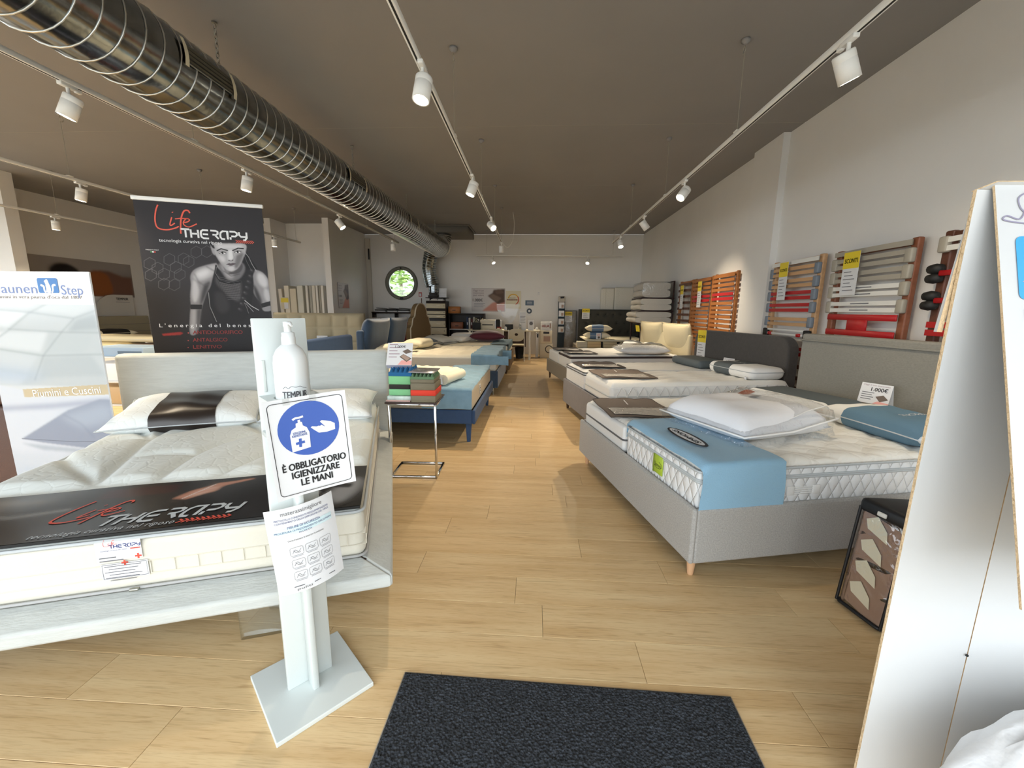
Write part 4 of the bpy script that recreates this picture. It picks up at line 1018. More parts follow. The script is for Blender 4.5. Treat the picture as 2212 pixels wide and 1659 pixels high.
# curled procedure leaflet
lf = thing('procedure_leaflet', 'curled white instruction leaflet taped low on the sanitiser stand', 'leaflet'); lf.matrix_world = SM @ T(.004, -.088, .60, rz=-4) @ Matrix.Rotation(R_(-4), 4, 'Y')
def lff(x, y): return (x-.25*x*x*x*20*.3, 2.6*x*x+.05*abs(y)*0+.006*math.sin(8*y), y)
b = B(); b.grid(16, 18, lambda u, v: lff(-.105+.21*u, -.165+.30*v)); b.build('paper', m_paper, lf)
def lft(x, y): q = lff(x, y); return (q[0], q[1]-.0015, q[2])
strokes('teal_stripe', [[(-.09+.012*i, .055) for i in range(16)]], .024, I4, mat('pale_teal_ink', '#cfe4e8', .6), lf, fn=lft)
def lft2(x, y): q = lff(x, y); return (q[0], q[1]-.0026, q[2])
for (s, y, w_, sz, m) in (('materassimigliore', .117, .125, .020, m_grey_ink), ('PROTOCOLLO CONDIVISO DI REGOLAMENTAZIONE', .097, .165, .009, m_navy_ink), ('CONTENIMENTO DELLA DIFFUSIONE DEL VIRUS', .087, .165, .009, m_navy_ink), ('MISURE DI SICUREZZA', .067, .10, .012, m_navy_ink), ('PROCEDURA DI FRIZIONAMENTO DELLE MANI', .054, .175, .009, m_navy_ink), ('ALCOLICA', .044, .04, .009, m_navy_ink), ('Come frizionare le mani con la soluzione', .022, .11, .008, m_ink), ('puliti', -.152, .045, .012, m_grey_ink)):
    text('leaflet_text', s, sz, I4, m, lf, fn=lambda x, y, yy=y: lft2(x+(-.03 if yy < -.1 else 0), y+yy), width=w_)
for r_ in range(3):
    for c_ in range(3):
        cx, cy = -.035+c_*.045, -.018-r_*.043
        rr = rounded(.038, .028, .005, 3, cx, cy); strokes('step_box', [rr+[rr[0]]], .0009, I4, m_grey_ink, lf, fn=lft2)
        strokes('step_drawing', [spline([(cx-.013, cy-.006), (cx-.004, cy+.006), (cx+.004, cy-.003), (cx+.013, cy+.007)], 4), spline([(cx-.01, cy+.005), (cx, cy-.006), (cx+.011, cy-.004)], 4)], .0012, I4, m_grey_ink, lf, fn=lft2)
        strokes('step_caption', [[(cx-.016, cy-.0185), (cx+.016, cy-.0185)]], .002, I4, mat('light_grey_ink', '#a8a8ac', .6), lf, fn=lft2)
strokes('small_print', [[(-.06, -.142), (-.03, -.142)], [(0, -.146), (.07, -.146)]], .003, I4, m_grey_ink, lf, fn=lft2)

# ================================================================== door mat
dm = thing('door_mat', 'dark charcoal ribbed entrance mat on the laminate floor', 'mat', (.123, .93, 0), R_(-1.2))
mw_, md_ = 1.195, .76
B().rbox(-mw_/2, mw_/2, -md_/2, md_/2, 0, .006, .002, 1).build('backing', mat('mat_rubber', '#a59b8c', .8), dm)
m_pile = mat('mat_pile', '#2f3339', .95, var=1.0, vscale=120, bump=1.0, bscale=110, kind='voronoi')
b = B()
def pile(u, v):
    x, y = -mw_/2+.004+(mw_-.008)*u, -md_/2+.004+(md_-.008)*v
    k = min(1, min(u, 1-u)*mw_/.01, min(v, 1-v)*md_/.01)
    return (x, y, .006+k*(.006+.0028*abs(math.sin(x*410+math.sin(y*90)))*abs(math.sin(y*380+1.3*math.sin(x*70)))+random.random()*.0012))
b.grid(340, 220, pile); po_ = b.build('pile', m_pile, dm); po_['kind'] = 'stuff'
# ================================================================== right hand row of beds
m_gmel = mat('grey_melange_fabric', '#a8a6a2', .9, bump=.3, bscale=160, var=.16, vscale=140, sheen=.15)
m_gmel2 = mat('grey_headboard_fabric', '#85837c', .9, bump=.3, bscale=120, var=.08, vscale=60, stretch=(1, 1, 2.5))
m_char = mat('charcoal_fabric', '#4b4846', .9, bump=.25, bscale=130, var=.08, vscale=40, sheen=.1)
m_plum = mat('plum_grey_velvet', '#625c60', .8, bump=.2, bscale=110, var=.1, vscale=12, sheen=.3)
m_beige = mat('beige_linen', '#d5c9a8', .85, bump=.2, bscale=120)
m_taupe = mat('taupe_fabric', '#8d867b', .9, bump=.2, bscale=120)
m_beech = mat('beech_wood', '#d6ab84', .5, var=.06, vscale=6, stretch=(1, 1, .2))
m_darkwood = mat('dark_wood', '#4a3323', .5)
m_blue = mat('sky_blue_jersey', '#8db6d0', .85, bump=.2, bscale=150, sheen=.2)
m_slate = mat('slate_band', '#565f63', .7, bump=.1, bscale=120)
m_brown = mat('brown_cloth', '#6f6259', .8, bump=.1, bscale=140)
m_brown_edge = mat('brown_cloth_edge', '#4b4039', .8)
m_dkbrown = mat('dark_brown_cloth', '#3d3230', .8)
m_white_knit = mat('white_knit', '#e2e2e0', .85, bump=.14, bscale=110)
m_knit_diamond = mat('diamond_border', '#e4e5e5', .8, bump=.9, bscale=46, kind='diamond')
m_knit_brick = mat('stitched_border', '#e0e0e0', .85, bump=.2, bscale=70)
m_film = mat_clear('clear_film', (.985, .99, .995), .13, .05, .5)
m_green = mat('lime_label', '#a9c23c', .5)
m_pink = mat('pink_print', '#e9a9a2', .5)

def box_bed(name, label, ox, oy, deg, W, L, z0, z1, m, legs=None, legm=None, legh=.1, th=.032):
    """foot corner nearest the camera at the origin; x runs to the head, y away from the camera"""
    t = thing(name, label, 'bed', (ox, oy, 0), R_(deg))
    B().rbox(0, th, 0, W, z0, z1, .022, 3).build('foot_panel', m, t, wn=True)
    B().rbox(th-.01, L, 0, th, z0, z1-.002, .022, 3).build('side_panel', m, t, wn=True)
    B().rbox(th-.01, L, W-th, W, z0, z1-.002, .022, 3).build('side_panel', m, t, wn=True)
    B().box(th, L, th, W-th, z0+.03, z1-.04).build('slat_deck', m_black, t)
    for (x, y) in legs or ((.06, .07), (.06, W-.07), (L-.1, .07), (L-.1, W-.07)):
        B().lathe([(.014, 0), (.016, .005), (.026, legh+.01)], 14, M=T(x=x, y=y)).build('leg', legm or m_beech, t)
    return t
def sconti(label, M, w=.21, h=.46, big=True):
    """hanging price sheet: yellow head, white list"""
    t = thing('price_sheet', label, 'price tag', group='yellow and white discount sheets'); t.matrix_world = M
    B().box(-w/2, w/2, 0, .002, -h, 0).build('sheet', m_paper, t)
    y = B().box(-w/2, w/2, -.0015, 0, -h*.38, 0).build('yellow_head', mat('discount_yellow', '#e8cf35', .5), t)
    text('head_text', 'SCONTI', .06*w/.21, FRONT(0, -.0025, -h*.21), mat('olive_ink', '#4d4a1c', .6), y, width=w*.8, bold=.0015)
    for k in range(6): strokes('list_line', [[(-w*.38+.05*(k % 2)*w, 0), (w*(.1+.12*(k % 3)), 0)]], .007, FRONT(0, -.0015, -h*(.46+.085*k)), m_grey_ink, t)
    return t
def tent_card(label, M, w=.17, h=.13):
    """folded price card standing on a bed"""
    t = thing('price_card', label, 'price card', group='folded promotion cards'); t.matrix_world = M
    B().add([(-w/2, 0, 0), (w/2, 0, 0), (w/2, .035, h), (-w/2, .035, h), (-w/2, .07, 0), (w/2, .07, 0)], [(0, 1, 2, 3), (3, 2, 5, 4)]).build('card', m_paper, t)
    tilt = math.degrees(math.atan2(.035, h)); Mf = Matrix.Translation((0, -.001, 0)) @ Matrix.Rotation(R_(90-tilt), 4, 'X')
    text('price_text', '1.000€', .04, Mf @ T(.02, h*.72), m_ink, t, bold=.0006)
    text('small_text', 'Oggi il tuo materasso', .014, Mf @ T(0, h*.93), mat('mauve_ink', '#9b7f8b', .6), t, width=w*.85)
    for k in range(4): strokes('text_line', [[(-w*.42, h*(.55-.11*k)), (-w*(.02+.06*(k % 2)), h*(.55-.11*k))]], .005, Mf, m_grey_ink, t)
    fl = lambda x, y: tuple(Mf @ Vector((x, y, .0008)))
    flat('mattress_picture', [(w*.05, h*.38), (w*.28, h*.5), (w*.46, h*.3), (w*.22, h*.14)], m_brown, t, fn=fl)
    flat('pink_corner', [(w*.0, .003), (w*.5, .003), (w*.5, h*.12), (w*.15, h*.16)], m_pink, t, fn=fl)
    return t
def leaflet_cloth(name, label, M, w, l, m, edge, card=True, bars=True):
    """thin cloth sample folded on a mattress with a clear pocket"""
    t = thing(name, label, 'cloth sample', group='brown cloth samples on the mattresses'); t.matrix_world = M
    f = lambda u, v: (l*u, w*(v-.5), .006+.007*math.sin(6*u+2*v)*math.sin(5*v+1)+.008*math.sin(9*u)**2*v)
    b = B(); b.grid(18, 16, f); b.build('cloth', m, t)
    P = [f(u, 0) for u in np.linspace(0, 1, 14)]+[f(1, v) for v in np.linspace(0, 1, 14)[1:]]+[f(1-u, 1) for u in np.linspace(0, 1, 14)[1:]]+[f(0, 1-v) for v in np.linspace(0, 1, 14)[1:-1]]
    B().tube(P, .004, 5, closed=True).build('edging', edge, t)
    if card:
        b = B(); b.grid(8, 6, lambda u, v: (l*(.08+.8*u), w*(-.42+.34*v), f(.08+.8*u, .08+.34*v)[2]+.006)); b.build('paper_insert', mat('insert_paper', '#d9d2cb', .5), t)
        b = B(); b.grid(8, 6, lambda u, v: (l*(.06+.84*u), w*(-.44+.38*v), f(.06+.84*u, .06+.38*v)[2]+.010)); b.build('clear_pocket', m_film, t)
    if bars: strokes('white_logo', [[(l*.42, w*.02), (l*.45, w*.3)]], .008, T(z=.026), m_white_ink, t)
    return t

# ---- bed with the grey melange frame
G1 = T(.80, 1.93, 0, rz=12.5)
g1 = box_bed('storage_bed', 'light grey melange storage bed nearest the camera on the right', .80, 1.93, 12.5, 1.74, 2.14, .10, .40, m_gmel)
B().rbox(2.13, 2.24, -.02, 1.69, .06, 1.17, .02, 3).build('headboard', m_gmel2, g1, wn=True)
B().rbox(2.115, 2.135, -.02, 1.69, 1.105, 1.12, .004, 2).build('headboard_welt', m_gmel2, g1)
ma = mattress('mattress', 'thick white pillow-top mattress with diamond quilted border and green label', G1 @ T(.035, .03, .36) @ T(rz=-90) @ T(-.415, 0, 0), .83, 2.05, .235, m_knit_diamond, m_mat_white, q_diamond(.22, .3), nx=70, ny=110, amp=.022, pipe=m_grey_pipe, pipes=(1, .175, .165), r=.03)
hnd = B()
for k in range(4): hnd.tube([(0, 0, k*.011), (.16, 0, k*.011)], .004, 5)
hnd.rbox(-.02, .025, -.006, .004, -.008, .042, .004, 2).rbox(.135, .18, -.006, .004, -.008, .042, .004, 2)
ho = hnd.build('side_handle', m_white_knit, ma); ho.matrix_local = T(.415, .52, .075, rz=90)
gl = B().rbox(-.052, .052, -.008, 0, -.055, .055, .003, 1).build('brand_label', m_green, ma); gl.matrix_local = T(.03, -.001, .115)
text('label_print', 'Simmons', .03, FRONT(.005, -.009, -.002), m_ink, gl, shear=.2, width=.07)
strokes('label_oval', [[(.043*math.cos(t), .02*math.sin(t)) for t in np.linspace(2.4, 7.6, 20)]], .0025, FRONT(.005, -.009, 0), m_ink, gl)
B().box(-.052, -.035, -.0085, -.0075, -.055, .055).build('label_fold', mat('lime_label_dark', '#7f9430', .5), gl)
mb = mattress('mattress', 'thin white mattress with wavy quilting on the light grey bed far side', G1 @ T(.035, .885, .365) @ T(rz=-90) @ T(-.415, 0, 0), .80, 2.05, .215, m_white_knit, m_mat_white, q_waves(.11, .2), nx=60, ny=70, amp=.012, pipe=mat('black_zip', '#57585a', .6), pipes=(.10,), r=.03)
def mlabel(parent, x, z, w=.1):
    for k in range(5): strokes('label_text', [[(-w/2*(1-.2*(k % 2)), -.018*k), (w/2*(1-.3*(k % 3)), -.018*k)]], .006, FRONT(x, -.004, z), m_grey_ink, parent)
mb_ref = mb
# blue foot cover over the near mattress
co = thing('blue_foot_cover', 'light blue fabric foot cover with black logo on the white mattress', 'bed cover'); co.matrix_world = G1
def bl(u, v):
    # across the bed (y) from the near side hanging down to the far edge, along x a short strip
    W_ = .27+.84+.10; a = -.27+W_*v; x = .04+.46*u+.0*v; y = .03+a; z = .626
    n = .006*(math.sin(11*x+5*a)+math.sin(17*a-7*x))
    if a < 0: n *= max(0, 1+a/.26); y = .03-.012-abs(n)-.012*min(1, -a/.1); z = .626+a; n *= .2
    if a > .84: y = .03+.84; z = .626-(a-.84)
    # round over the foot edge: near the foot the cloth folds down a little, leaving the border bare
    if a >= -.03 and u < .1: z -= .03*(1-u/.1)**2
    x -= .05*max(0, -a)*(1 if u < .5 else -.2)
    return (x, y, z+abs(n)*.6)
b = B(); b.grid(26, 60, bl); b.build('cloth', m_blue, co)
def blf(x, y): return (x, y, .622)
lo = [(.20+.1*math.cos(t)*.55, .42+.19*math.sin(t)) for t in np.linspace(0, 6.283, 30)[:-1]]
flat('logo_field', lo, mat('navy_black', '#15181f', .6), co, fn=lambda x, y: (x, y, .6385))
flat('logo_white', [(.198+.078*math.cos(t)*.5, .42+.17*math.sin(t)) for t in np.linspace(0, 6.283, 30)[:-1]], m_paper, co, fn=lambda x, y: (x, y, .6398))
text('logo_text', 'SIMMONS', .045, T(.198, .42, .6412, rz=90), m_ink, co, width=.26, bold=.001)
strokes('leaf_print', [spline([(.16, -.028), (.2, -.02), (.24, -.03), (.26, -.015)], 4)], .004, I4, m_white_ink, co, fn=lambda x, y: (x, .006, .385-.5*(y+.02)))
strokes('leaf_print', [spline([(.3, -.03), (.33, -.01), (.36, -.03), (.4, -.02)], 4)], .004, I4, mat('teal_ink', '#4f8f8f', .6), co, fn=lambda x, y: (x, .006, .385-.5*(y+.02)))
# bagged duvet on top
bag = thing('bagged_duvet', 'white duvet in a clear zipped plastic bag on the near right bed', 'bagged duvet'); bag.matrix_world = T(1.37, 2.70, .62, rz=23)
pf = pillow_fn(.72, .66, .19, .02, .30, 5)
b = B(); b.grid(24, 24, lambda u, v: pf(u, v, 1)); b.grid(24, 24, lambda u, v: pf(1-u, v, -1)); b.build('duvet', mat('duvet_white', '#f1f2f6', .8, bump=.5, bscale=7), bag, weld=True)
def bgf(u, v):
    a, c = 2*u-1, 2*v-1; e = max(abs(a), abs(c)); k = max(0, 1-e**3.2)
    return (.375*a, .345*c, .060+(.11+.05*a)*k**.6+.05*max(0, a)+.014*math.sin(9*a+3*c)*math.sin(7*c+2*a)*k)
b = B(); b.grid(34, 34, bgf)
b.build('bag_top', m_film, bag)
b = B()
per = [(-.375, -.345), (.375, -.345), (.375, .345), (-.375, .345)]
for i in range(4):
    A_, B_ = Vector(per[i]), Vector(per[(i+1) % 4])
    b.grid(16, 3, lambda u, v: (*(A_+(B_-A_)*u)*(1-.04*math.sin(3.1*v)), (.06+.05*max(0, (A_+(B_-A_)*u).x/.375))*(1-v)+.002))
b.build('bag_side', m_film, bag)
B().tube([(x, y, .061+.05*max(0, x/.375)) for i in range(4) for (x, y) in [tuple(Vector(per[i])+(Vector(per[(i+1) % 4])-Vector(per[i]))*q/6) for q in range(6)]], .006, 6, closed=True).build('bag_piping', mat('white_piping', '#f7f7f7', .4), bag)
B().tube([bgf(u, .07) for u in np.linspace(.03, .97, 20)], .003, 5).build('zip', mat('white_piping', '#f7f7f7', .4), bag)
for i_, (u0, v0, c_, w_, h_) in enumerate(((.60, .62, '#b06a55', .16, .08), (.52, .48, '#8d8f95', .16, .05))):
    b = B(); b.grid(6, 4, lambda u, v: (lambda q: (q[0], q[1], q[2]-.003))(bgf(u0+w_*u, v0+h_*v))); b.build('insert_card', mat('insert_%d' % i_, c_, .5), bag)
b = B(); 
strokes('printed_frame', [[bgf(.30, .30)[:2], bgf(.42, .28)[:2]]], .002, T(z=.225), m_grey_ink, bag)

foam_pillow('pillow', 'white pillow with a wide slate band on the far mattress of the light grey bed', G1 @ T(1.78, 1.32, .585, rz=4), .42, .72, .11, m_white_fab, (-.21+.02, .215), m_slate, 'pillows on the right hand beds', logo=None)
bpy.data.objects['pillow.002'].matrix_world = G1 @ T(1.72, 1.20, .590, rz=6)
pillow('pillow', 'white pillow with a dusty blue band beside the white cardboard display', G1 @ T(1.62, .40, .60, rz=84), .74, .44, .15, m_white_fab, (.02, .72), mat('dusty_blue_band', '#5f8199', .8, bump=.15, bscale=120), 'pillows on the right hand beds', logo=(m_paper, 'SIMMONS', .05), p=4)
tent_card('folded promotion card with the price on the light grey bed pillows', G1 @ T(1.98, .84, .69, rz=-78), .20, .15)
leaflet_cloth('cloth_sample', 'brown cloth sample with clear pocket on the light grey bed corner', G1 @ T(.03, 1.33, .597, rz=-8), .62, .52, m_brown, m_brown_edge)

# ---- bed with the charcoal frame
G2 = T(.75, 4.08, 0, rz=11)
g2 = box_bed('storage_bed', 'dark plum grey storage bed with rounded charcoal headboard', .75, 4.08, 11, 1.74, 2.05, .09, .42, m_plum, legm=m_darkwood, legh=.09)
b = B(); pr = []
for k in range(9): a = R_(180-90*k/8); pr.append((.16+.16+.16*math.cos(a), .94+.16*math.sin(a)))
for k in range(9): a = R_(90-90*k/8); pr.append((1.94-.16+.16*math.cos(a), .94+.16*math.sin(a)))
pr += [(1.94, .05), (.16, .05)]
b.prism(pr, 2.04, 2.18, lambda x, y, t: (t, x-.05, y)); ho = b.build('headboard', m_char, g2); md = ho.modifiers.new('bevel', 'BEVEL'); md.width = .03; md.segments = 3; ho.modifiers.new('wn', 'WEIGHTED_NORMAL')
mc = mattress('mattress', 'thick white mattress with swirl quilting and grey band on the dark bed', G2 @ T(.03, .03, .40) @ T(rz=-90) @ T(-.42, 0, 0), .84, 2.0, .225, m_white_knit, mat('swirl_knit', '#f0eee8', .8, bump=.15, bscale=90), q_chevron(.17, .22), nx=70, ny=110, amp=.022, pipe=m_grey_pipe, pipes=(.10,), r=.045)
b = B()
for k in range(17):
    x = .06+k*.115
    b = B(); b.tube(spline([(.424, x, .10), (.428, x+.03, .16), (.418, x+.065, .198), (.426, x+.10, .15), (.424, x+.115, .10)], 5), .006, 5); b.build('quilt_swirl', m_white_knit, mc)
md_ = mattress('mattress', 'white mattress with stitched border and black top piping on the dark bed', G2 @ T(.03, .885, .40) @ T(rz=-90) @ T(-.41, 0, 0), .82, 2.0, .235, m_knit_brick, m_white_knit, q_diamond(.3), nx=40, ny=50, amp=.01, pipe=mat('black_piping', '#3f4245', .6), pipes=(1, .19), r=.03)
for k in range(7):
    B().box(-.4, .4, -.0035, -.002, .03+k*.022, .032+k*.022).build('border_stitch', mat('stitch_grey', '#cfd0d2', .8), md_)
leaflet_cloth('cloth_sample', 'brown cloth sample with pocket at the foot of the dark bed', G2 @ T(.05, .56, .654, rz=-4), .60, .60, m_brown, m_brown_edge)
leaflet_cloth('cloth_sample', 'dark brown cloth sample on the far mattress of the dark bed', G2 @ T(.08, 1.36, .652, rz=-3), .56, .56, m_dkbrown, m_black, bars=False)
foam_pillow('pillow', 'white latex pillow with slate band and piping on the dark bed', G2 @ T(1.78, .42, .648, rz=2), .42, .74, .13, m_white_fab, None, None, 'pillows on the right hand beds', pipe=m_grey_pipe, r=.06)
o = bpy.data.objects[[q.name for q in COL.objects if q.name.startswith('pillow')][-1]]
B().rbox(-.214, .214, -.05, .30, -.002, .134, .06, 5).build('band', m_slate, o)
text('band_print', 'sleep', .06, T(.0, .12, .1352, rz=90), m_white_ink, o, width=.24)
B().rbox(-.22, -.205, -.30, -.27, .0, .03, .003, 1).build('care_tag', m_paper, o)
foam_pillow('pillow', 'slate grey pillow lying flat at the far side of the dark bed', G2 @ T(1.74, 1.28, .648), .40, .70, .10, m_slate, None, None, 'pillows on the right hand beds', r=.045)
tent_card('small folded card leaning on the charcoal headboard', G2 @ T(1.93, .95, .65, rz=-79), .17, .13)
sconti('yellow and white price sheet hung on the charcoal headboard far corner', G2 @ T(2.035, 1.70, 1.10, rz=-90), .20, .46)

# ---- bed with beige cushioned headboard
G3 = T(.58, 6.72, 0, rz=10.5)
g3 = box_bed('storage_bed', 'taupe bed with two beige cushions as headboard', .58, 6.72, 10.5, 1.76, 2.02, .14, .40, m_taupe, legm=m_darkwood, legh=.14)
B().rbox(2.02, 2.10, -.05, 1.85, .1, .98, .03, 3).build('headboard', m_beige, g3, wn=True)
for k in (0, 1):
    f3 = pillow_fn(.94, .66, .2, .05, .4, 3.5)
    b = B(); Mx = T(2.0, .42+k*.95, .82, rz=90) @ T(rx=78)
    b.grid(20, 20, lambda u, v: Mx @ Vector(f3(u, v, 1))); b.grid(20, 20, lambda u, v: Mx @ Vector(f3(1-u, v, -1))); c3 = b.build('headboard_cushion', m_beige, g3, weld=True)
    P = [Mx @ Vector(f3(t, 0, 1)) for t in np.linspace(0, 1, 12)]+[Mx @ Vector(f3(1, t, 1)) for t in np.linspace(0, 1, 12)[1:]]+[Mx @ Vector(f3(1-t, 1, 1)) for t in np.linspace(0, 1, 12)[1:]]+[Mx @ Vector(f3(0, 1-t, 1)) for t in np.linspace(0, 1, 12)[1:-1]]
    B().tube(P, .008, 5, closed=True).build('cushion_flange', m_beige, c3)
me3 = mattress('mattress', 'white mattress with dark brown top border, near one on the taupe bed', G3 @ T(.03, .06, .38) @ T(rz=-90) @ T(-.41, 0, 0), .80, 1.95, .24, m_white_knit, m_white_knit, q_diamond(.3), nx=30, ny=40, amp=.01, pipe=m_dkbrown, pipes=(1, .2), r=.03)
B().rbox(-.403, .403, -.003, 1.953, .195, .222, .012, 2).build('brown_border', m_dkbrown, me3)
me4 = mattress('mattress', 'plain white mattress, far one on the taupe bed', G3 @ T(.03, .88, .38) @ T(rz=-90) @ T(-.41, 0, 0), .80, 1.95, .22, m_knit_brick, m_white_knit, q_diamond(.3), nx=30, ny=40, amp=.01, r=.03)
leaflet_cloth('cloth_sample', 'dark brown cloth sample on the taupe bed near mattress', G3 @ T(.05, .52, .635, rz=-3), .5, .52, m_dkbrown, m_black, bars=False)
leaflet_cloth('cloth_sample', 'dark brown cloth sample on the taupe bed far mattress', G3 @ T(.05, 1.32, .615, rz=-3), .5, .5, m_dkbrown, m_black, bars=False)
pb3 = pillow('bagged_pillow', 'white pillow in a shiny plastic bag on the taupe bed', G3 @ T(1.32, .25, .635, rz=-6), .85, .55, .16, m_white_fab, group='pillows on the right hand beds', p=3.5, cat='bagged pillow')
fb = pillow_fn(.90, .60, .175, .04, .5, 4)
b = B(); b.grid(16, 16, lambda u, v: fb(u, v, 1)); b.build('plastic_bag', m_film, pb3)
b = B(); b.grid(6, 6, lambda u, v: (lambda q: (q[0], q[1], q[2]+.0))(pillow_fn(.85, .55, .166, .07, .5, 3.5)(.35+.35*u, .45+.3*v, 1))); b.build('insert_card', m_brown, pb3)
m_band_g = mat('graphite_band', '#474a4c', .7)
pillow('pillow', 'white pillow with graphite band leaning by the near beige cushion', G3 @ T(1.68, .50, .65, rz=70, rx=8), .70, .42, .15, m_white_fab, (.12, .5), m_band_g, 'pillows on the right hand beds', p=3)
pillow('pillow', 'white pillow with graphite band by the far beige cushion', G3 @ T(1.60, 1.22, .64, rz=65, rx=8), .70, .42, .15, m_white_fab, (.18, .6), m_band_g, 'pillows on the right hand beds', p=3)
o = B().box(-.09, .09, -.002, 0, -.13, 0).build('price_sheet', mat('discount_yellow', '#e8cf35', .5)); o.matrix_world = G3 @ T(1.90, 1.74, 1.07, rz=-90, rx=10); tag(o, 'small yellow price sheet on the far beige cushion', 'price tag', 'yellow and white discount sheets')

# ---- far bed against the back wall
g4 = thing('storage_bed', 'far bed with a dark button tufted headboard at the back wall', 'bed', (2.2, 12.55, 0))
m_tuft = mat('dark_tufted_fabric', '#403f39', .9, bump=.2, bscale=110)
def tuftf(u, v):
    x, z = -.9+1.8*u, .1+1.3*v; d = 1e9; dz = 0
    for i in range(8):
        for j in range(5):
            bx = -.78+i*.223+(.11 if j % 2 else 0); bz = .25+j*.25; d = min(d, (x-bx)**2+(z-bz)**2)
    e = min(1, min(u, 1-u)*1.8/.05, min(v, 1-v)*1.3/.05)
    return (x, -.09*math.sqrt(max(0, 1-(1-e)**2))+.045*math.exp(-d/.0022), z)
b = B(); b.grid(72, 48, tuftf); hb4 = b.build('headboard', m_tuft, g4)
B().box(-.9, .9, 0, .06, .05, 1.4).build('headboard_back', m_tuft, g4)
for i in range(8):
    for j in range(5):
        bx = -.78+i*.223+(.11 if j % 2 else 0); bz = .25+j*.25
        if bx < .85: B().lathe([(.002, .012), (.012, .008), (.016, 0)], 10, M=T(bx, -.05, bz, rx=90)).build('button', m_black, hb4)
B().rbox(-1.05, .85, -2.05, -.1, .1, .42, .02, 2).build('bed_base', m_taupe, g4, wn=True)
for (x, y) in ((-.95, -1.95), (.75, -1.95), (-.95, -.2), (.75, -.2)): B().tube([(x, y, 0), (x, y, .12)], .025, 8).build('leg', m_darkwood, g4)
# sample blocks and topper on the far bed
for i, (x, w_, c_) in enumerate(((1.22, .26, '#c9c6b4'), (1.52, .34, '#cfb98e'), (1.92, .34, '#bfb597'), (2.24, .12, '#8d866f'))):
    o = B().rbox(-w_/2, w_/2, -.15, .15, 0, .16, .012, 2).build('foam_sample', mat('foam_sample_%d' % i, c_, .9)); o.location = (x, 10.72, .421)
    tag(o, ('pale foam sample block at the aisle end of the far bed', 'tan foam sample block beside the pale block on the far bed', 'cream foam sample block third along the far bed', 'narrow olive foam sample block right of the other far bed blocks')[i], 'foam sample', 'foam blocks on the far bed')
    B().box(-w_/2+.002, w_/2-.002, -.151, .151, .10, .106).build('layer_line', m_brown, o)
o = B().rbox(-.78, .80, -.75, .75, 0, .05, .022, 3).build('mattress_topper', m_cream_fab); o.location = (2.10, 11.4, .585); tag(o, 'thin cream topper spread over the far bed', 'topper')
B().tube([(x, y, .03) for x, y in rounded(1.582, 1.502, .03)], .006, 5, closed=True).build('piping', m_side_cream, o)
o = B().rbox(-.6, .6, -.7, .7, 0, .165, .02, 2).build('sample_support', m_black); o.location = (2.25, 11.42, .420); tag(o, 'black support block under the cream topper on the far bed', 'support')
m_blueb = mat('mid_blue_band', '#6d86a3', .8)
p4 = [('pillow', 'upper of two blue banded cream pillows stacked on the far bed', (1.66, 10.95, .82)), ('pillow', 'lower of two blue banded cream pillows stacked on the far bed', (1.62, 10.95, .637))]
for n_, l_, (x, y, z) in p4: pillow(n_, l_, T(x, y, z), .68, .42, .18, m_cream_fab, (.22, .66), m_blueb, 'pillows on the right hand beds', p=3)
o = B().box(-.06, .06, -.002, 0, 0, .16).build('price_card', m_paper); o.matrix_world = T(1.64, 10.73, .64); tag(o, 'small upright card in front of the blue banded pillows', 'price card', 'folded promotion cards')
flat('card_picture', disc(.01, .045, .03, 14), m_brown, o, fn=lambda x, y: (x, -.003, y)); strokes('card_print', [[(-.04, .12), (.04, .12)], [(-.04, .1), (.03, .1)]], .012, FRONT(0, -.0025, 0), m_pink, o)
sconti('price sheet on the far bed dark headboard left corner', T(1.50, 12.44, 1.42), .22, .30)
sconti('price sheet stuck on the wrapped headboard at the back wall', T(1.02, 12.772, 1.32), .22, .30)
wr_ = thing('wrapped_headboard', 'plastic wrapped grey headboard leaning on the back wall', 'headboard', (1.08, 12.78, 0))
B().rbox(-.20, .20, 0, .1, .0, 1.36, .03, 3).build('panel', m_taupe, wr_, wn=True); B().rbox(-.21, .21, -.006, .106, -.0, 1.37, .03, 3).build('plastic_wrap', m_film, wr_)

# two mattresses standing upright against the back wall
for (x0, x1, z1, lab) in ((1.96, 2.36, 2.04, 'narrow upright white mattress against the back wall'), (2.36, 3.1, 2.06, 'wide upright white mattress against the back wall corner')):
    o = B().rbox(-(x1-x0)/2, (x1-x0)/2, 0, .18, 0, z1, .05, 4).build('upright_mattress', mat('upright_knit', '#dedbd0', .85, bump=.25, bscale=16, kind='cracks'), wn=True); o.location = ((x0+x1)/2, 12.70, 0); tag(o, lab, 'mattress', 'mattresses standing at the back wall')
    B().tube([(-(x1-x0)/2+.03, -.004, z1-.03), ((x1-x0)/2-.03, -.004, z1-.03)], .006, 5).build('piping', m_side_cream, o)
    if x0 < 2: B().tube([(-.06, -.004, .05), (-.06, -.004, z1-.04)], .006, 5).build('piping', m_side_cream, o)

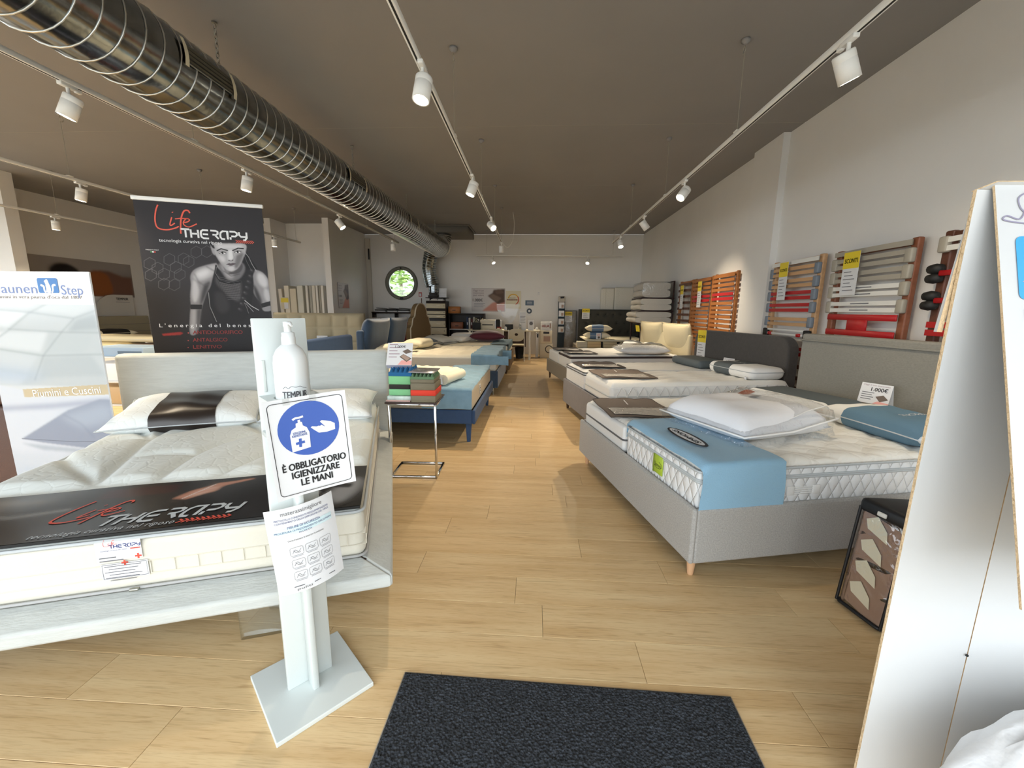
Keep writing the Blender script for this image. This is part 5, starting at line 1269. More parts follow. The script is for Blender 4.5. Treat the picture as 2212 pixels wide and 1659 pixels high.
# ---- rack of folded duvets in the right corner
rk = thing('duvet_rack', 'dark brown metal rack holding folded duvets in the right corner', 'rack', (2.70, 9.93, 0))
m_rk = mat('rack_brown', '#33201f', .5, .3)
for (x, y) in ((.33, -.5), (.33, .45), (-.33, .45), (-.33, -.5)): B().rbox(x-.015, x+.015, y-.015, y+.015, 0, 2.02 if x > 0 else 1.1, .003, 1).build('upright', m_rk, rk)
for z in (1.10, 1.38, 1.66): B().rbox(-.35, .35, -.52, .47, z-.03, z, .004, 1).build('shelf', m_rk, rk)
B().rbox(.315, .345, -.5, .45, 2.0, 2.02, .004, 1).build('top_bar', m_rk, rk)
def folded(name, label, M, w, d, h, m, layers=2, group='folded duvets on the rack', film=None):
    t = thing(name, label, 'duvet', group=group); t.matrix_world = M
    for k in range(layers):
        hh = h/layers; b = B()
        pts = []
        b.grid(14, 16, lambda u, v: (lambda a, c: (w/2*math.copysign(abs(math.cos(c))**.35, math.cos(c))*1.0, d*(u-.5)*(1-.02*k), k*hh+hh/2+hh*.53*math.copysign(abs(math.sin(c))**.6, math.sin(c))+.008*math.sin(9*u+5*k+3*math.cos(c))))(u, 2*math.pi*v))
        b.build('fold', m, t)
        for s_ in (0, 1):
            n2 = B()
            vs = [(w/2*math.copysign(abs(math.cos(c))**.35, math.cos(c)), d*(s_-.5)*(1-.02*k), k*hh+hh/2+hh*.53*math.copysign(abs(math.sin(c))**.6, math.sin(c))) for c in [2*math.pi*i/16 for i in range(16)]]
            n2.add(vs, [tuple(range(16))])
            n2.build('fold_end', m, t)
    if film:
        b = B(); b.rbox(-w/2-.015, w/2+.015, -d/2-.015, d/2+.015, -.0, h+.02, .05, 4); b.build('plastic_bag', film, t)
    return t
m_duv = mat('duvet_greige', '#cdc8bc', .85, bump=.2, bscale=30)
folded('folded_duvet', 'greige folded duvet on the lowest rack shelf', T(2.62, 9.88, 1.105), .78, .95, .24, m_duv, 2)
folded('folded_duvet', 'rolled white duvet on the middle rack shelf', T(2.66, 9.88, 1.385), .68, .95, .25, m_duv, 2)
folded('folded_duvet', 'plastic bagged duvet on top of the rack', T(2.66, 9.88, 1.665), .60, .9, .32, m_duv, 2, film=m_film)
# ================================================================== slatted bases on the right wall
def wood(name, c): return mat(name, c, .5, var=.12, vscale=5, stretch=(6, .6, 6))
m_cherry = wood('cherry_wood', '#8a5339'); m_cherry_d = wood('dark_cherry', '#5b3424'); m_lbeech = wood('light_beech', '#c99f74'); m_orange = wood('honey_wood', '#a5672f')
m_redslat = mat('red_slat', '#b3161c', .4); m_greige = mat('greige_slat', '#a9a294', .5); m_wslat = mat('white_slat', '#e6e4de', .4); m_gcap = mat('grey_rubber', '#7f8791', .6)
def slat_base(label, y0, y1, ztop, fm, rows, lean=.05, capm=None, fw=.07, z0=.05):
    """stands on its foot end against the right wall, seen from its top side; rows: (z, kind) from the top down"""
    t = thing('slatted_base', label, 'slatted base', (XR-.06, (y0+y1)/2, 0), 0, 'slatted bed bases on the right wall'); w = (y1-y0)/2
    t.rotation_euler = (0, math.atan2(lean, ztop)*.25, 0)
    for s in (-1, 1): B().rbox(-.055, -.005, s*w-fw/2*(1+s), s*w+fw/2*(1-s), 0, ztop, .012, 2).build('side_rail', fm, t, wn=True)
    B().rbox(-.05, -.01, -w+.01, w-.01, ztop-.06, ztop-.01, .01, 2).build('head_rail', fm, t)
    B().rbox(-.05, -.01, -w+.01, w-.01, .02, .08, .01, 2).build('foot_rail', fm, t)
    for z, k in rows:
        def sl(zz, h, m, i=.02, x=-.085, nm='slat'):
            b = B(); b.grid(1, 10, lambda u, v: (x-.012*math.sin(math.pi*v), -w+i+(2*w-2*i)*v, zz+(u-.5)*h)); b.grid(1, 10, lambda u, v: (x+.008-.012*math.sin(math.pi*v), -w+i+(2*w-2*i)*v, zz+(.5-u)*h))
            b.grid(1, 10, lambda u, v: (x+.008*u-.012*math.sin(math.pi*v), -w+i+(2*w-2*i)*v, zz+.5*h)); b.grid(1, 10, lambda u, v: (x+.008*(1-u)-.012*math.sin(math.pi*v), -w+i+(2*w-2*i)*v, zz-.5*h))
            return b.build(nm, m, t)
        m = {'g': m_greige, 'w': m_wslat, 'r': m_redslat, 'b': m_lbeech, 'o': m_orange, 'd': m_cherry_d}.get(k[0], m_greige)
        if k in ('g', 'w', 'r', 'b', 'o', 'd'): s_ = sl(z, .045, m)
        elif k in ('g2', 'w2', 'r2', 'b2'):
            s1 = sl(z+.03, .038, m); s2 = sl(z-.03, .038, m)
            for s in (-1, 1): B().rbox(-.095, -.05, s*(w-.035)-.035, s*(w-.035)+.035, z-.058, z+.058, .012, 2).build('slat_holder', capm or m_gcap, t)
            if k == 'w2':
                for so, zz in ((s1, z+.03), (s2, z-.03)): B().box(-.1005, -.0985, -.11, .11, zz-.004, zz+.004).build('slot', m_grey_ink, so)
        elif k == 'R':
            b = B(); b.rbox(-.1, -.085, -w+.03, w-.06, z-.10, z-.045, .004, 1).rbox(-.1, -.085, -w+.03, w-.06, z+.045, z+.10, .004, 1).rbox(-.1, -.085, -.12, .12, z-.05, z+.05, .004, 1); b.build('lumbar_element', m_redslat, t)
        elif k == 'M':
            for dz in (-.05, 0, .05): sl(z+dz, .022, m_wslat, .06, -.09-.0*dz)
            for s in (-1, 1): B().rbox(-.115, -.085, s*(w-.17)-.03, s*(w-.17)+.03, z-.02, z+.02, .01, 2).build('red_slider', m_redslat, t); B().rbox(-.1, -.06, s*(w-.05)-.05, s*(w-.05)+.05, z-.06, z+.06, .012, 2).build('black_holder', m_black, t)
        elif k == 'K':
            sl(z, .03, m_cherry_d)
            for s in (-1, 1):
                for dz in (-.035, .035): B().lathe([(.004, -.05), (.032, -.045), (.04, 0), (.032, .045), (.004, .05)], 12, M=T(-.09, s*(w-.02), z+dz, rx=90)).build('rubber_cap', m_black, t)
            B().rbox(-.105, -.08, -w+.06, w-.06, z-.02, z+.02, .004, 1).build('red_core', m_redslat, t)
    return t
slat_base('cherry framed slatted base with greige, white and red slats above the grey headboard', 3.61, 4.52, 1.97, m_cherry,
          [(1.93, 'g'), (1.83, 'g2'), (1.70, 'g2'), (1.565, 'w2'), (1.42, 'w2'), (1.25, 'R'), (1.05, 'g2'), (.9, 'g2'), (.7, 'g'), (.5, 'g'), (.3, 'g')], capm=m_greige)
slat_base('light beech slatted base with red slats next to the wall pilaster', 4.72, 5.64, 1.985, m_lbeech,
          [(1.94, 'w'), (1.84, 'b2'), (1.70, 'b2'), (1.56, 'r2'), (1.42, 'r2'), (1.255, 'b2'), (1.105, 'M'), (.92, 'r2'), (.75, 'd'), (.62, 'd'), (.5, 'd'), (.36, 'd')])
slat_base('honey wood slatted base with two red slats, nearest the pilaster of three', 6.60, 7.40, 1.985, m_orange,
          [(1.93-.072*k, 'r' if k in (4, 5) else 'o') for k in range(24)], fw=.05)
slat_base('honey wood slatted base with red slats, middle of the three', 7.46, 8.30, 1.975, m_orange,
          [(1.92-.072*k, 'r' if k in (4, 5) else 'o') for k in range(24)], fw=.06)
slat_base('dark honey slatted base with wide gaps beside the duvet rack', 8.38, 9.10, 1.975, m_orange,
          [(1.90-.12*k, 'd') for k in range(14)], fw=.07)
slat_base('dark slatted base with black rubber caps behind the cardboard display', 2.45, 3.40, 1.97, m_cherry_d,
          [(1.87, 'w2'), (1.66, 'K'), (1.46, 'K'), (1.28, 'r'), (1.22, 'r'), (1.0, 'd'), (.8, 'd'), (.6, 'd')], capm=m_greige)
sconti('discount sheet hung on the cherry framed slatted base', T(XR-.178, 4.20, 1.93, rz=-90), .20, .40)
sconti('discount sheet hung on the light beech slatted base', T(XR-.178, 5.28, 1.95, rz=-90), .17, .44)
sconti('discount sheet hung on the middle honey wood base', T(XR-.178, 7.83, 1.90, rz=-90), .17, .46)
sconti('dim discount sheet hung on the slatted base by the duvet rack', T(XR-.178, 8.74, 1.88, rz=-90), .16, .46)

# ================================================================== blue beds on the left of the aisle
m_navy = mat('navy_fabric', '#2f4a70', .85, bump=.2, bscale=130, var=.06, vscale=20, sheen=.1)
m_velvet = mat('petrol_velvet', '#24415f', .7, bump=.15, bscale=90, var=.15, vscale=8, sheen=.5)
m_bluegrey = mat('blue_grey_jersey', '#7fa3ba', .85, bump=.25, bscale=60, var=.1, vscale=10, sheen=.2)
m_tick = mat('greige_ticking', '#c5bba9', .85, bump=.2, bscale=60)
m_cream_q = mat('cream_quilt', '#ece3cd', .85, bump=.1, bscale=120)
def left_bed(name, label, X0, Y0, W, L, z0, z1, m, legh, legm, legr=(.02, .035)):
    """foot corner nearest the camera at the origin; the head lies towards -x"""
    t = thing(name, label, 'bed', (X0, Y0, 0))
    B().rbox(-.034, 0, 0, W, z0, z1, .016, 3).build('foot_panel', m, t, wn=True)
    for y in (0, W-.034): B().rbox(-L, -.03, y, y+.034, z0, z1-.002, .02, 3).build('side_panel', m, t, wn=True)
    B().box(-L, -.03, .03, W-.03, z0+.02, z1-.03).build('slat_deck', m_black, t)
    for (x, y) in ((-.08, .08), (-.08, W-.08), (-L+.1, .08), (-L+.1, W-.08)):
        B().lathe([(legr[0], 0), (legr[1], legh+.01)], 14, M=T(x=x, y=y)).build('leg', legm, t)
    return t
def lm(x, y, z): return T(x, y, z, rz=90)     # mattress frame: its foot at x, running to -x, its width along +y
l1 = left_bed('upholstered_bed', 'low navy blue bed with tapered navy legs beside the chrome table', -.585, 4.03, 1.82, 2.08, .205, .355, m_navy, .205, m_navy)
B().rbox(-2.18, -2.06, -.06, 1.88, .1, .985, .04, 4).build('headboard', m_navy, l1, wn=True)
ml1 = mattress('mattress', 'mattress with greige border and side label on the navy bed', lm(-.62, 4.07+.87, .34), 1.74, 2.0, .215, m_tick, m_cream_q, q_diamond(.25), nx=40, ny=40, amp=.012, r=.03)
lb = B().box(-.05, .05, -.006, -.003, -.05, .05).build('side_label', m_paper, ml1); lb.matrix_local = T(-.28, 0, .12)
strokes('label_mark', [[(-.03, .01), (.03, .01)], [(-.03, -.02), (.02, -.02)], [(.035, .04), (.035, -.04)]], .01, FRONT(0, -.0065, 0), m_ink, lb)
for k in range(14): B().rbox(-.874, -.862, .52+k*.075, .585+k*.075, .03, .10, .006, 2).build('border_tuft', mat('tuft_grey', '#8f8d88', .8), ml1)
cb = thing('blue_foot_cover', 'pale blue foot cover over the navy bed', 'bed cover')
def bl1(u, v):
    # u along the bed from the foot towards the head, v across from the near hanging edge
    H = .215; a = -H+(H+1.74)*v; x = -.62-.50*u; y = 4.07+a; z = .5725; n = .006*(math.sin(13*x+4*a)+math.sin(17*a+9*x))
    if a < 0: y = 4.07-.012-abs(n)-.02*min(1, -a/.15); z = .5725+a
    elif u < .04: z -= .02*(1-u/.04)
    return (x-.06*max(0, -a)*u, y, z+abs(n))
b = B(); b.grid(24, 60, bl1); b.build('cloth', m_bluegrey, cb)
qd = thing('folded_quilt', 'folded cream quilt with rolled edge lying on the navy bed', 'quilt'); qd.matrix_world = T(-1.10, 4.46, .582, rz=-12)
for k in range(3):
    b = B(); b.grid(26, 14, lambda u, v: (-.42+.62*u+.012*k, -.25+.5*v, .012+k*.04+.035*math.sqrt(max(0, 1-(2*u-1)**8))*(.55+.45*abs(math.sin(math.pi*(u*5+v*2))))))
    b.grid(26, 2, lambda u, v: (-.42+.62*u+.012*k, -.25-.01*math.sin(3.14*v), .002+k*.04+v*(.01+.035*math.sqrt(max(0, 1-(2*u-1)**8))*(.55+.45*abs(math.sin(math.pi*u*5)))))); b.build('quilt_layer', m_cream_q, qd)
b = B(); b.tube([(.22, -.25+.5*v, .055) for v in np.linspace(0, 1, 8)], .055, 12); b.build('rolled_edge', m_cream_q, qd)
strokes('care_label', [[(.10, -.02), (.18, .0)]], .07, T(.04, -.27, .05, rx=80), m_paper, qd)

l2 = left_bed('upholstered_bed', 'petrol blue velvet bed with cushioned headboard behind the navy bed', -.57, 6.46, 1.84, 2.1, .12, .40, m_velvet, .12, m_chain, (.012, .02))
B().rbox(-2.24, -2.12, -.1, 1.95, .1, 1.02, .04, 4).build('headboard', m_velvet, l2, wn=True)
for k in (0, 1):
    f3 = pillow_fn(1.0, .66, .24, .03, .4, 4)
    Mx = T(-2.02, .42+k*1.02, .86, rz=-90) @ T(rx=-78, rz=180)
    b = B(); b.grid(18, 18, lambda u, v: Mx @ Vector(f3(u, v, 1))); b.grid(18, 18, lambda u, v: Mx @ Vector(f3(1-u, v, -1))); b.build('headboard_cushion', m_velvet, l2, weld=True)
ml2 = mattress('mattress', 'cream mattress with chevron quilting, near one on the velvet bed', lm(-.60, 6.50+.44, .385), .86, 2.0, .235, m_side_cream, m_cream_q, q_chevron(.22, .16), nx=50, ny=90, amp=.025, r=.03)
ml3 = mattress('mattress', 'cream mattress with block quilting, far one on the velvet bed', lm(-.60, 7.39+.43, .385), .84, 2.0, .24, m_side_cream, m_cream_q, lambda x, y: abs(math.sin(math.pi*y/.21))**.3*abs(math.sin(math.pi*x/.3))**.3, nx=40, ny=80, amp=.02, r=.03)
for (yy, zz, W_, lab, sd) in ((6.50, .652, .86, 'grey blue foot cover on the near mattress of the velvet bed', 1), (7.39, .652, .84, 'grey blue foot cover on the far mattress of the velvet bed', 2)):
    o = thing('blue_foot_cover', lab, 'bed cover'); H = .17
    def f2(u, v):
        a = -H+(H+W_)*v; x = -.585-.42*u; y = yy+a; z = zz; n = .008*(math.sin(12*x+5*a+sd)+math.sin(15*a+7*x))
        if a < 0: y = yy-.012-abs(n); z = zz+a
        if u < .3 and a >= 0: x = -.585+.0; z = zz-.13*(1-u/.3) if u < .3 else zz; x = -.585+.02*math.sin(a*9)
        else: x = -.585-.42*(u-.3)/.7
        return (x, y, z+abs(n))
    b = B(); b.grid(30, 40, f2); b.build('cloth', m_bluegrey, o)
pillow('pillow', 'cream pillow on the near mattress of the velvet bed', T(-2.28, 6.78, .64, rz=80), .72, .44, .16, m_cream_fab, None, None, 'pillows on the left hand beds', p=3)
pillow('pillow', 'cream bolster pillow with slate band on the far mattress of the velvet bed', T(-2.12, 7.6, .645, rz=78), .74, .42, .18, m_cream_fab, (.68, .98), mat('slate_blue_band', '#59636f', .8), 'pillows on the left hand beds', p=3)
o = B().box(-.04, .04, -.002, 0, 0, .13).build('price_card', m_paper); o.matrix_world = T(-2.42, 7.15, .65, rz=60, rx=-12); tag(o, 'small card leaning between the velvet headboard cushions', 'price card', 'folded promotion cards')

l3 = left_bed('upholstered_bed', 'brown bed with a curvy bell shaped headboard in the back left row', -.52, 8.72, 1.72, 2.1, .08, .40, mat('brown_weave', '#6b563d', .85, bump=.3, bscale=40), .08, m_darkwood)
prof = [(0, .1), (0, .95), (.12, 1.02), (.2, 1.15), (.34, 1.2), (.42, 1.34), (.6, 1.45), (.86, 1.485), (1.12, 1.45), (1.30, 1.34), (1.38, 1.2), (1.52, 1.15), (1.6, 1.02), (1.72, .95), (1.72, .1)]
b = B(); pp = [prof[0]]+spline(prof[1:-1], 4)+[prof[-1]]
b.prism(pp, -2.22, -2.12, lambda x, y, t: (t, x, y)); b.build('headboard', mat('tan_board', '#7d6747', .8), l3)
b = B(); b.tube([(-2.12, x, y) for x, y in pp], .014, 6); b.build('headboard_edge', mat('pale_edge', '#cfc6b2', .8), l3)
ml4 = mattress('mattress', 'cream mattress on the brown bed with the curvy headboard', lm(-.56, 8.76+.82, .385), 1.64, 2.0, .225, m_side_cream, m_cream_q, lambda x, y: abs(math.sin(math.pi*x/.35))**.3, nx=40, ny=40, amp=.012, r=.03)
o = thing('blue_foot_cover', 'dark blue grey foot cover on the brown bed', 'bed cover')
b = B(); b.grid(20, 30, lambda u, v: (-.55-.40*max(0, u-.3)/.7, 8.74+1.66*v, (.632 if u >= .3 else .632-.14*(1-u/.3))+.006*math.sin(9*v+7*u)**2)); b.build('cloth', mat('slate_blue_jersey', '#5f7c8c', .85, bump=.2, bscale=60), o)
pillow('pillow', 'wine red cushion lying at the foot of the brown bed', T(-1.12, 9.75, .62, rz=8), .84, .62, .26, mat('wine_velvet', '#5c1a2c', .7, sheen=.3), None, None, 'pillows on the left hand beds', p=2.2)
pillow('pillow', 'grey pillow with dark piping in a folder on the brown bed', T(-2.05, 9.0, .62, rz=-35, ry=8), .62, .45, .16, mat('pale_grey_cotton', '#c2c3c0', .8), None, None, 'pillows on the left hand beds', pipe=m_ink, p=4)
pillow('pillow', 'white pillow beside the grey pillow on the brown bed', T(-1.78, 9.42, .62, rz=-20), .55, .42, .13, m_white_fab, None, None, 'pillows on the left hand beds', p=4)
folded('folded_duvet', 'folded white blanket with black band behind the wine red cushion', T(-1.72, 10.12, .62, rz=6), .6, .5, .16, m_white_fab, 2, group=None)

# ================================================================== chrome side table with foam samples
m_chrome = mat('chrome', '#d6d6d6', .1, 1.0)
tb = thing('side_table', 'chrome C shaped side table with a dark top', 'table', (-.965, 3.29, 0), R_(2))
tz = .62
for s in (-1, 1):
    B().rbox(s*.185-.009, s*.185+.009, -.165, -.147, 0, tz, .002, 1).build('leg', m_chrome, tb)
    B().rbox(s*.185-.009, s*.185+.009, -.147, .16, 0, .018, .002, 1).build('floor_rail', m_chrome, tb)
    B().rbox(s*.185-.009, s*.185+.009, -.147, .16, tz-.018, tz, .002, 1).build('top_rail', m_chrome, tb)
B().rbox(-.176, .176, -.165, -.147, 0, .018, .002, 1).build('floor_bar', m_chrome, tb); B().rbox(-.176, .176, -.165, -.147, tz-.018, tz, .002, 1).build('front_bar', m_chrome, tb)
B().rbox(-.176, .176, .142, .16, 0, .018, .002, 1).build('floor_bar', m_chrome, tb)
B().rbox(-.21, .2, -.18, .18, tz, tz+.014, .003, 1).build('table_top', mat('dark_veneer', '#3a2a26', .35), tb)
def crate(x0, x1, y0, y1, z0, z1, nx, ny, m, name, parent):
    b = B(); b.box(x0, x1, y0, y1, z0, z0+.4*(z1-z0))
    b.grid(nx*6, ny*6, lambda u, v: (x0+(x1-x0)*u, y0+(y1-y0)*v, z0+.4*(z1-z0)+(z1-z0)*.6*(.5-.5*math.cos(2*math.pi*nx*u))*(.5-.5*math.cos(2*math.pi*ny*v)))); return b.build(name, m, parent)
z = tz+.014
sa = thing('foam_sample_stack', 'stack of blue, green and black foam samples on the chrome table', 'foam sample', (-1.06, 3.26, z), R_(2), 'mattress core samples on the chrome table')
B().rbox(-.11, .085, -.13, .12, 0, .012, .002, 1).build('pink_sheet', mat('pale_pink_sheet', '#c8a49c', .6), sa)
B().rbox(-.10, .09, -.125, .12, .012, .045, .004, 1).build('clear_gel_layer', mat('gel_pale', '#c3d2cc', .3, var=.2, vscale=30), sa)
m_fg = mat('mint_foam', '#7fc08a', .9, bump=.2, bscale=200); m_fgy = mat('taupe_foam', '#7b735f', .9, bump=.2, bscale=200)
B().rbox(-.085, .088, -.12, .11, .05, .10, .004, 1).build('green_layer', m_fg, sa); B().rbox(-.083, .085, -.12, .11, .10, .138, .004, 1).build('black_layer', mat('black_foam', '#2c2b26', .9), sa)
B().rbox(-.085, .09, -.12, .11, .138, .205, .004, 1).build('green_layer', m_fg, sa); crate(-.083, .10, -.12, .12, .205, .275, 5, 4, mat('blue_foam', '#1f5f90', .9), 'blue_egg_crate_layer', sa)
sb = thing('foam_sample_stack', 'stack of taupe and red foam samples on the chrome table', 'foam sample', (-.87, 3.24, z), R_(2), 'mattress core samples on the chrome table')
B().rbox(-.095, .10, -.12, .12, 0, .055, .004, 1).build('taupe_layer', m_fgy, sb); B().rbox(-.095, .102, -.12, .12, .055, .10, .004, 1).build('red_layer', mat('red_foam', '#d8402f', .9), sb)
B().rbox(-.095, .098, -.12, .12, .10, .155, .004, 1).build('taupe_layer', m_fgy, sb); B().rbox(-.095, .092, -.12, .12, .157, .185, .004, 1).build('taupe_layer', m_fgy, sb)
crate(-.093, .09, -.12, .12, .185, .235, 6, 5, mat('grey_green_foam', '#61805f', .9), 'green_egg_crate_layer', sb)
B().rbox(-.11, .09, -.14, .12, .238, .244, .002, 1, M=T(ry=1.5)).build('silver_film_sheet', mat('silver_sheet', '#a9a6a8', .25, .6), sb)
pc = thing('price_card', 'tilted promotion card with a mattress picture on the foam samples', 'price card', group='folded promotion cards'); pc.matrix_world = T(-1.075, 3.20, z+.282, rz=6) @ T(rx=58)
B().box(-.10, .10, 0, .2, -.002, 0).build('card', m_paper, pc)
B().add([(-.10, 0, 0), (-.10, .2, 0), (-.10, .03, -.10)], [(0, 1, 2)]).build('card_side', m_paper, pc)
B().box(-.10, .10, 0, .002, -.06, 0).build('card_front_lip', mat('lilac_card', '#c9c9dd', .5), pc)
text('price_text', '1.000€', .032, T(.0, .165, .001), m_grey_ink, pc, bold=.0006)
for k in range(5): strokes('text_line', [[(-.085, .185-.028*k), (-.02+.02*(k % 2), .185-.028*k)]], .006, T(z=.001), mat('mauve_ink', '#9b7f8b', .6), pc)
for pts, m, zz in (([(.0, .075), (.03, .10), (.098, .06), (.06, .03)], m_brown, .0012), ([(.02, .125), (.06, .145), (.099, .12), (.05, .10)], m_brown, .0012), ([(.01, .079), (.032, .096), (.085, .062), (.06, .04)], mat('tan_print', '#a88f80', .6), .002), ([(-.01, .004), (.099, .004), (.099, .04), (.02, .045)], m_pink, .001)):
    flat('printed_patch', pts, m, pc, fn=lambda x, y: (x, y, zz))
# ================================================================== back left: tufted headboard, samples, shelves
m_tbeige = mat('tufted_beige', '#b3a88c', .85, bump=.2, bscale=110)
th_ = thing('tufted_headboard', 'wide beige tufted headboard of the bed before the alcove', 'headboard', (-4.34, 8.15, 0))
def tf(u, v):
    x, z = -.93+1.86*u, .1+1.16*v; gx, gz = (x+.93) % .31-.155, (z-.1) % .29-.145
    k = abs(math.cos(gx*math.pi/.31)*math.cos(gz*math.pi/.29))**.5; e = min(1, min(u, 1-u)*1.86/.06, min(v, 1-v)*1.16/.06)
    return (x, -.05*math.sqrt(max(0, 1-(1-e)**2))-.045*k*e, z)
b = B(); b.grid(72, 48, tf); b.build('tufted_front', m_tbeige, th_); B().box(-.93, .93, 0, .08, .0, 1.26).build('back_board', m_tbeige, th_)
o = B().rbox(-.75, .85, -1.5, -.1, .12, .5, .06, 3).build('bed_base', m_tbeige, th_)
o = B().box(-.11, .11, 0, .002, -.09, .0).build('price_card', m_paper); o.matrix_world = T(-4.20, 7.98, .82, rx=-6); tag(o, 'white card propped on the beige tufted headboard', 'price card', 'folded promotion cards')
strokes('card_print', [[(-.05, -.05), (.08, -.05)]], .02, FRONT(0, -.001, 0), m_grey_ink, o)
# white mattress samples standing in the alcove
sh = thing('sample_shelf', 'low pale shelf unit carrying the mattress samples in the alcove', 'shelf', (-6.05, 10.86, 0))
B().rbox(-.66, .66, -.28, .4, 0, 1.1, .01, 1).build('cabinet', mat('pale_cabinet', '#d2cabb', .7), sh); B().box(-.68, .68, -.3, .41, 1.1, 1.125).build('top', MATS['pale_cabinet'], sh)
xs = [(-6.60, .10, '#d9d2c4', 1.84), (-6.46, .13, '#e5ddcb', 1.92), (-6.29, .17, '#d8cfb8', 1.85), (-6.10, .16, '#d5d4c8', 1.93), (-5.92, .07, '#e2ddd2', 1.93), (-5.82, .06, '#a9a79d', 1.93), (-5.74, .09, '#d6d0c3', 1.93), (-5.65, .06, '#e6e1d6', 1.93), (-5.57, .04, '#a39e92', 1.93), (-5.51, .07, '#e6e1d6', 1.93)]
nm = ('leaning cream mattress sample first from the left in the alcove', 'thick cream mattress sample second in the alcove row', 'beige mattress sample third in the alcove row', 'grey white mattress sample fourth in the alcove row', 'narrow white mattress sample fifth in the alcove row', 'narrow grey mattress sample sixth in the alcove row', 'white mattress sample seventh in the alcove row', 'narrow white mattress sample eighth in the alcove row', 'thin grey mattress sample ninth in the alcove row', 'narrow white mattress sample last in the alcove row')
for i, (x, w_, c_, zt) in enumerate(xs):
    o = B().rbox(-w_/2, w_/2, -.22, .22, 0, zt-1.126, .015, 2).build('mattress_sample', mat('sample_%s' % c_[1:], c_, .85, bump=.2, bscale=40), wn=True); o.location = (x, 10.84, 1.127)
    if i == 0: o.rotation_euler = (0, R_(-3), 0)
    tag(o, nm[i], 'mattress sample', 'mattress samples in the alcove'); B().tube([(-w_/2+.01, -.222, .02), (-w_/2+.01, -.222, zt-1.15)], .004, 5).build('piping', m_side_cream, o)
o = thing('price_sheet', 'yellow headed price sheet on the alcove mattress samples', 'price tag', group='yellow and white discount sheets'); o.matrix_world = T(-6.52, 10.612, 1.62)
B().box(-.1, .1, 0, .003, -.30, 0).build('sheet', mat('kraft_sheet', '#cfc3a3', .6), o); B().box(-.1, .1, -.002, 0, -.13, -.02).build('yellow_head', MATS['discount_yellow'], o); B().box(-.02, .09, -.002, 0, -.29, -.13).build('white_list', m_paper, o)
def promo_poster(name, label, M, w, h, brownpic=True):
    t = thing(name, label, 'poster', group='promotion posters on the walls'); t.matrix_world = M
    a = h/w; c = Cv(90, a, '#cfc9c6')
    c.poly([(.3, a), (.62, a*.62), (1, a*.5), (1, a)], '#c98d7d', 1, .006)
    c.poly([(.48, a*.32), (.62, a*.2), (.66, a*.06), (1, a*.02), (1, a*.6), (.78, a*.68)], '#574338', 1, .008); c.poly([(.5, a*.34), (.64, a*.24), (.9, a*.42), (.76, a*.6)], '#7d6758', .9, .012)
    c.poly([(.68, a*.08), (.9, a*.05), (.98, a*.2), (.75, a*.25)], '#6b5547', .9, .012)
    c.sheet('poster_print', w, PRINT, t, M=FRONT(0, -.006, h)); B().box(-w/2-.006, w/2+.006, -.005, 0, -.006, h+.006).build('poster_backing', mat('poster_edge', '#9d928f', .6), t)
    text('poster_price', '1.000€', w*.12, FRONT(-w*.33, -.0075, h*.48), m_grey_ink, t, width=w*.3, bold=.001)
    for k, s in enumerate(('Oggi il tuo', 'materasso', 'può valere')): text('poster_text', s, w*.07, FRONT(-w*.30, -.0075, h*(.9-.1*k)), mat('dusty_ink', '#7c6a6e', .6), t, width=w*.32)
    for k in range(4): strokes('poster_line', [[(-w*.44, 0), (-w*(.1+.05*(k % 2)), 0)]], h*.012, FRONT(0, -.0075, h*(.34-.05*k)), m_grey_ink, t)
    return t
promo_poster('promotion_poster', 'promotion poster on the grey partition wall left of the round window', T(-5.214, 11.2, 1.36, rz=90), .62, .66)
# low bookcase under the window
m_blackwood = mat('black_brown_wood', '#241a16', .5)
bk = thing('wall_shelf', 'black brown shelf board under the round window', 'shelf', (-4.28, 12.72, 0))
B().rbox(-.72, .72, -.17, .15, 1.22, 1.26, .004, 1).build('board', m_blackwood, bk)
for x in (-.7, 0, .7): B().rbox(x-.012, x+.012, -.15, .15, .0, 1.22, .003, 1).build('upright', m_blackwood, bk)
B().rbox(-.72, .72, -.17, .15, .78, .81, .004, 1).build('board', m_blackwood, bk)
for i, (x, w_, d) in enumerate(((-.45, .32, 'left'), (-.08, .30, 'middle'), (.27, .34, 'right'))):
    o = thing('catalogue_pile', 'pile of dark catalogues, %s of three on the shelf under the window' % d, 'catalogues', (-4.28+x, 12.66, 1.261), 0, 'catalogues under the round window')
    B().rbox(-w_/2, w_/2, -.1, .1, 0, .035, .003, 1).build('white_catalogue', m_paper, o)
    B().rbox(-w_/2-.01, w_/2-.02, -.1, .11, .036, .07+.02*(i % 2), .003, 1).build('black_catalogue', m_black, o); B().rbox(-w_/2+.03, w_/2, -.09, .1, .092, .115, .003, 1, M=T(ry=4)).build('grey_catalogue', mat('grey_catalogue', '#5a5a55', .5), o)
for i, (x, c_, l_) in enumerate(((-.55, '#d9d4cf', 'first brochure box with dark picture under the window shelf'), (-.28, '#d6cfcd', 'second brochure box with dark picture under the window shelf'), (-.03, '#d0b9b4', 'reddish brochure box third under the window shelf'), (.2, '#cfcac6', 'leaning white brochure box last under the window shelf'))):
    o = B().rbox(-.105, .105, -.06, .06, 0, .27, .004, 1).build('brochure_box', mat('brochure_%d' % i, c_, .6)); o.location = (-4.30+x, 12.50, .811); tag(o, l_, 'brochures', 'brochure boxes at the back wall')
    B().box(-.08, .04, -.0625, -.06, .12, .25).build('cover_picture', (m_black, m_black, m_redslat, m_greige)[i], o); strokes('cover_print', [[(-.08, .05), (.06, .05)], [(-.08, .08), (.03, .08)]], .012, FRONT(0, -.063, 0), m_grey_ink, o)
m_red = mat('dark_red_fabric', '#6e1116', .7)
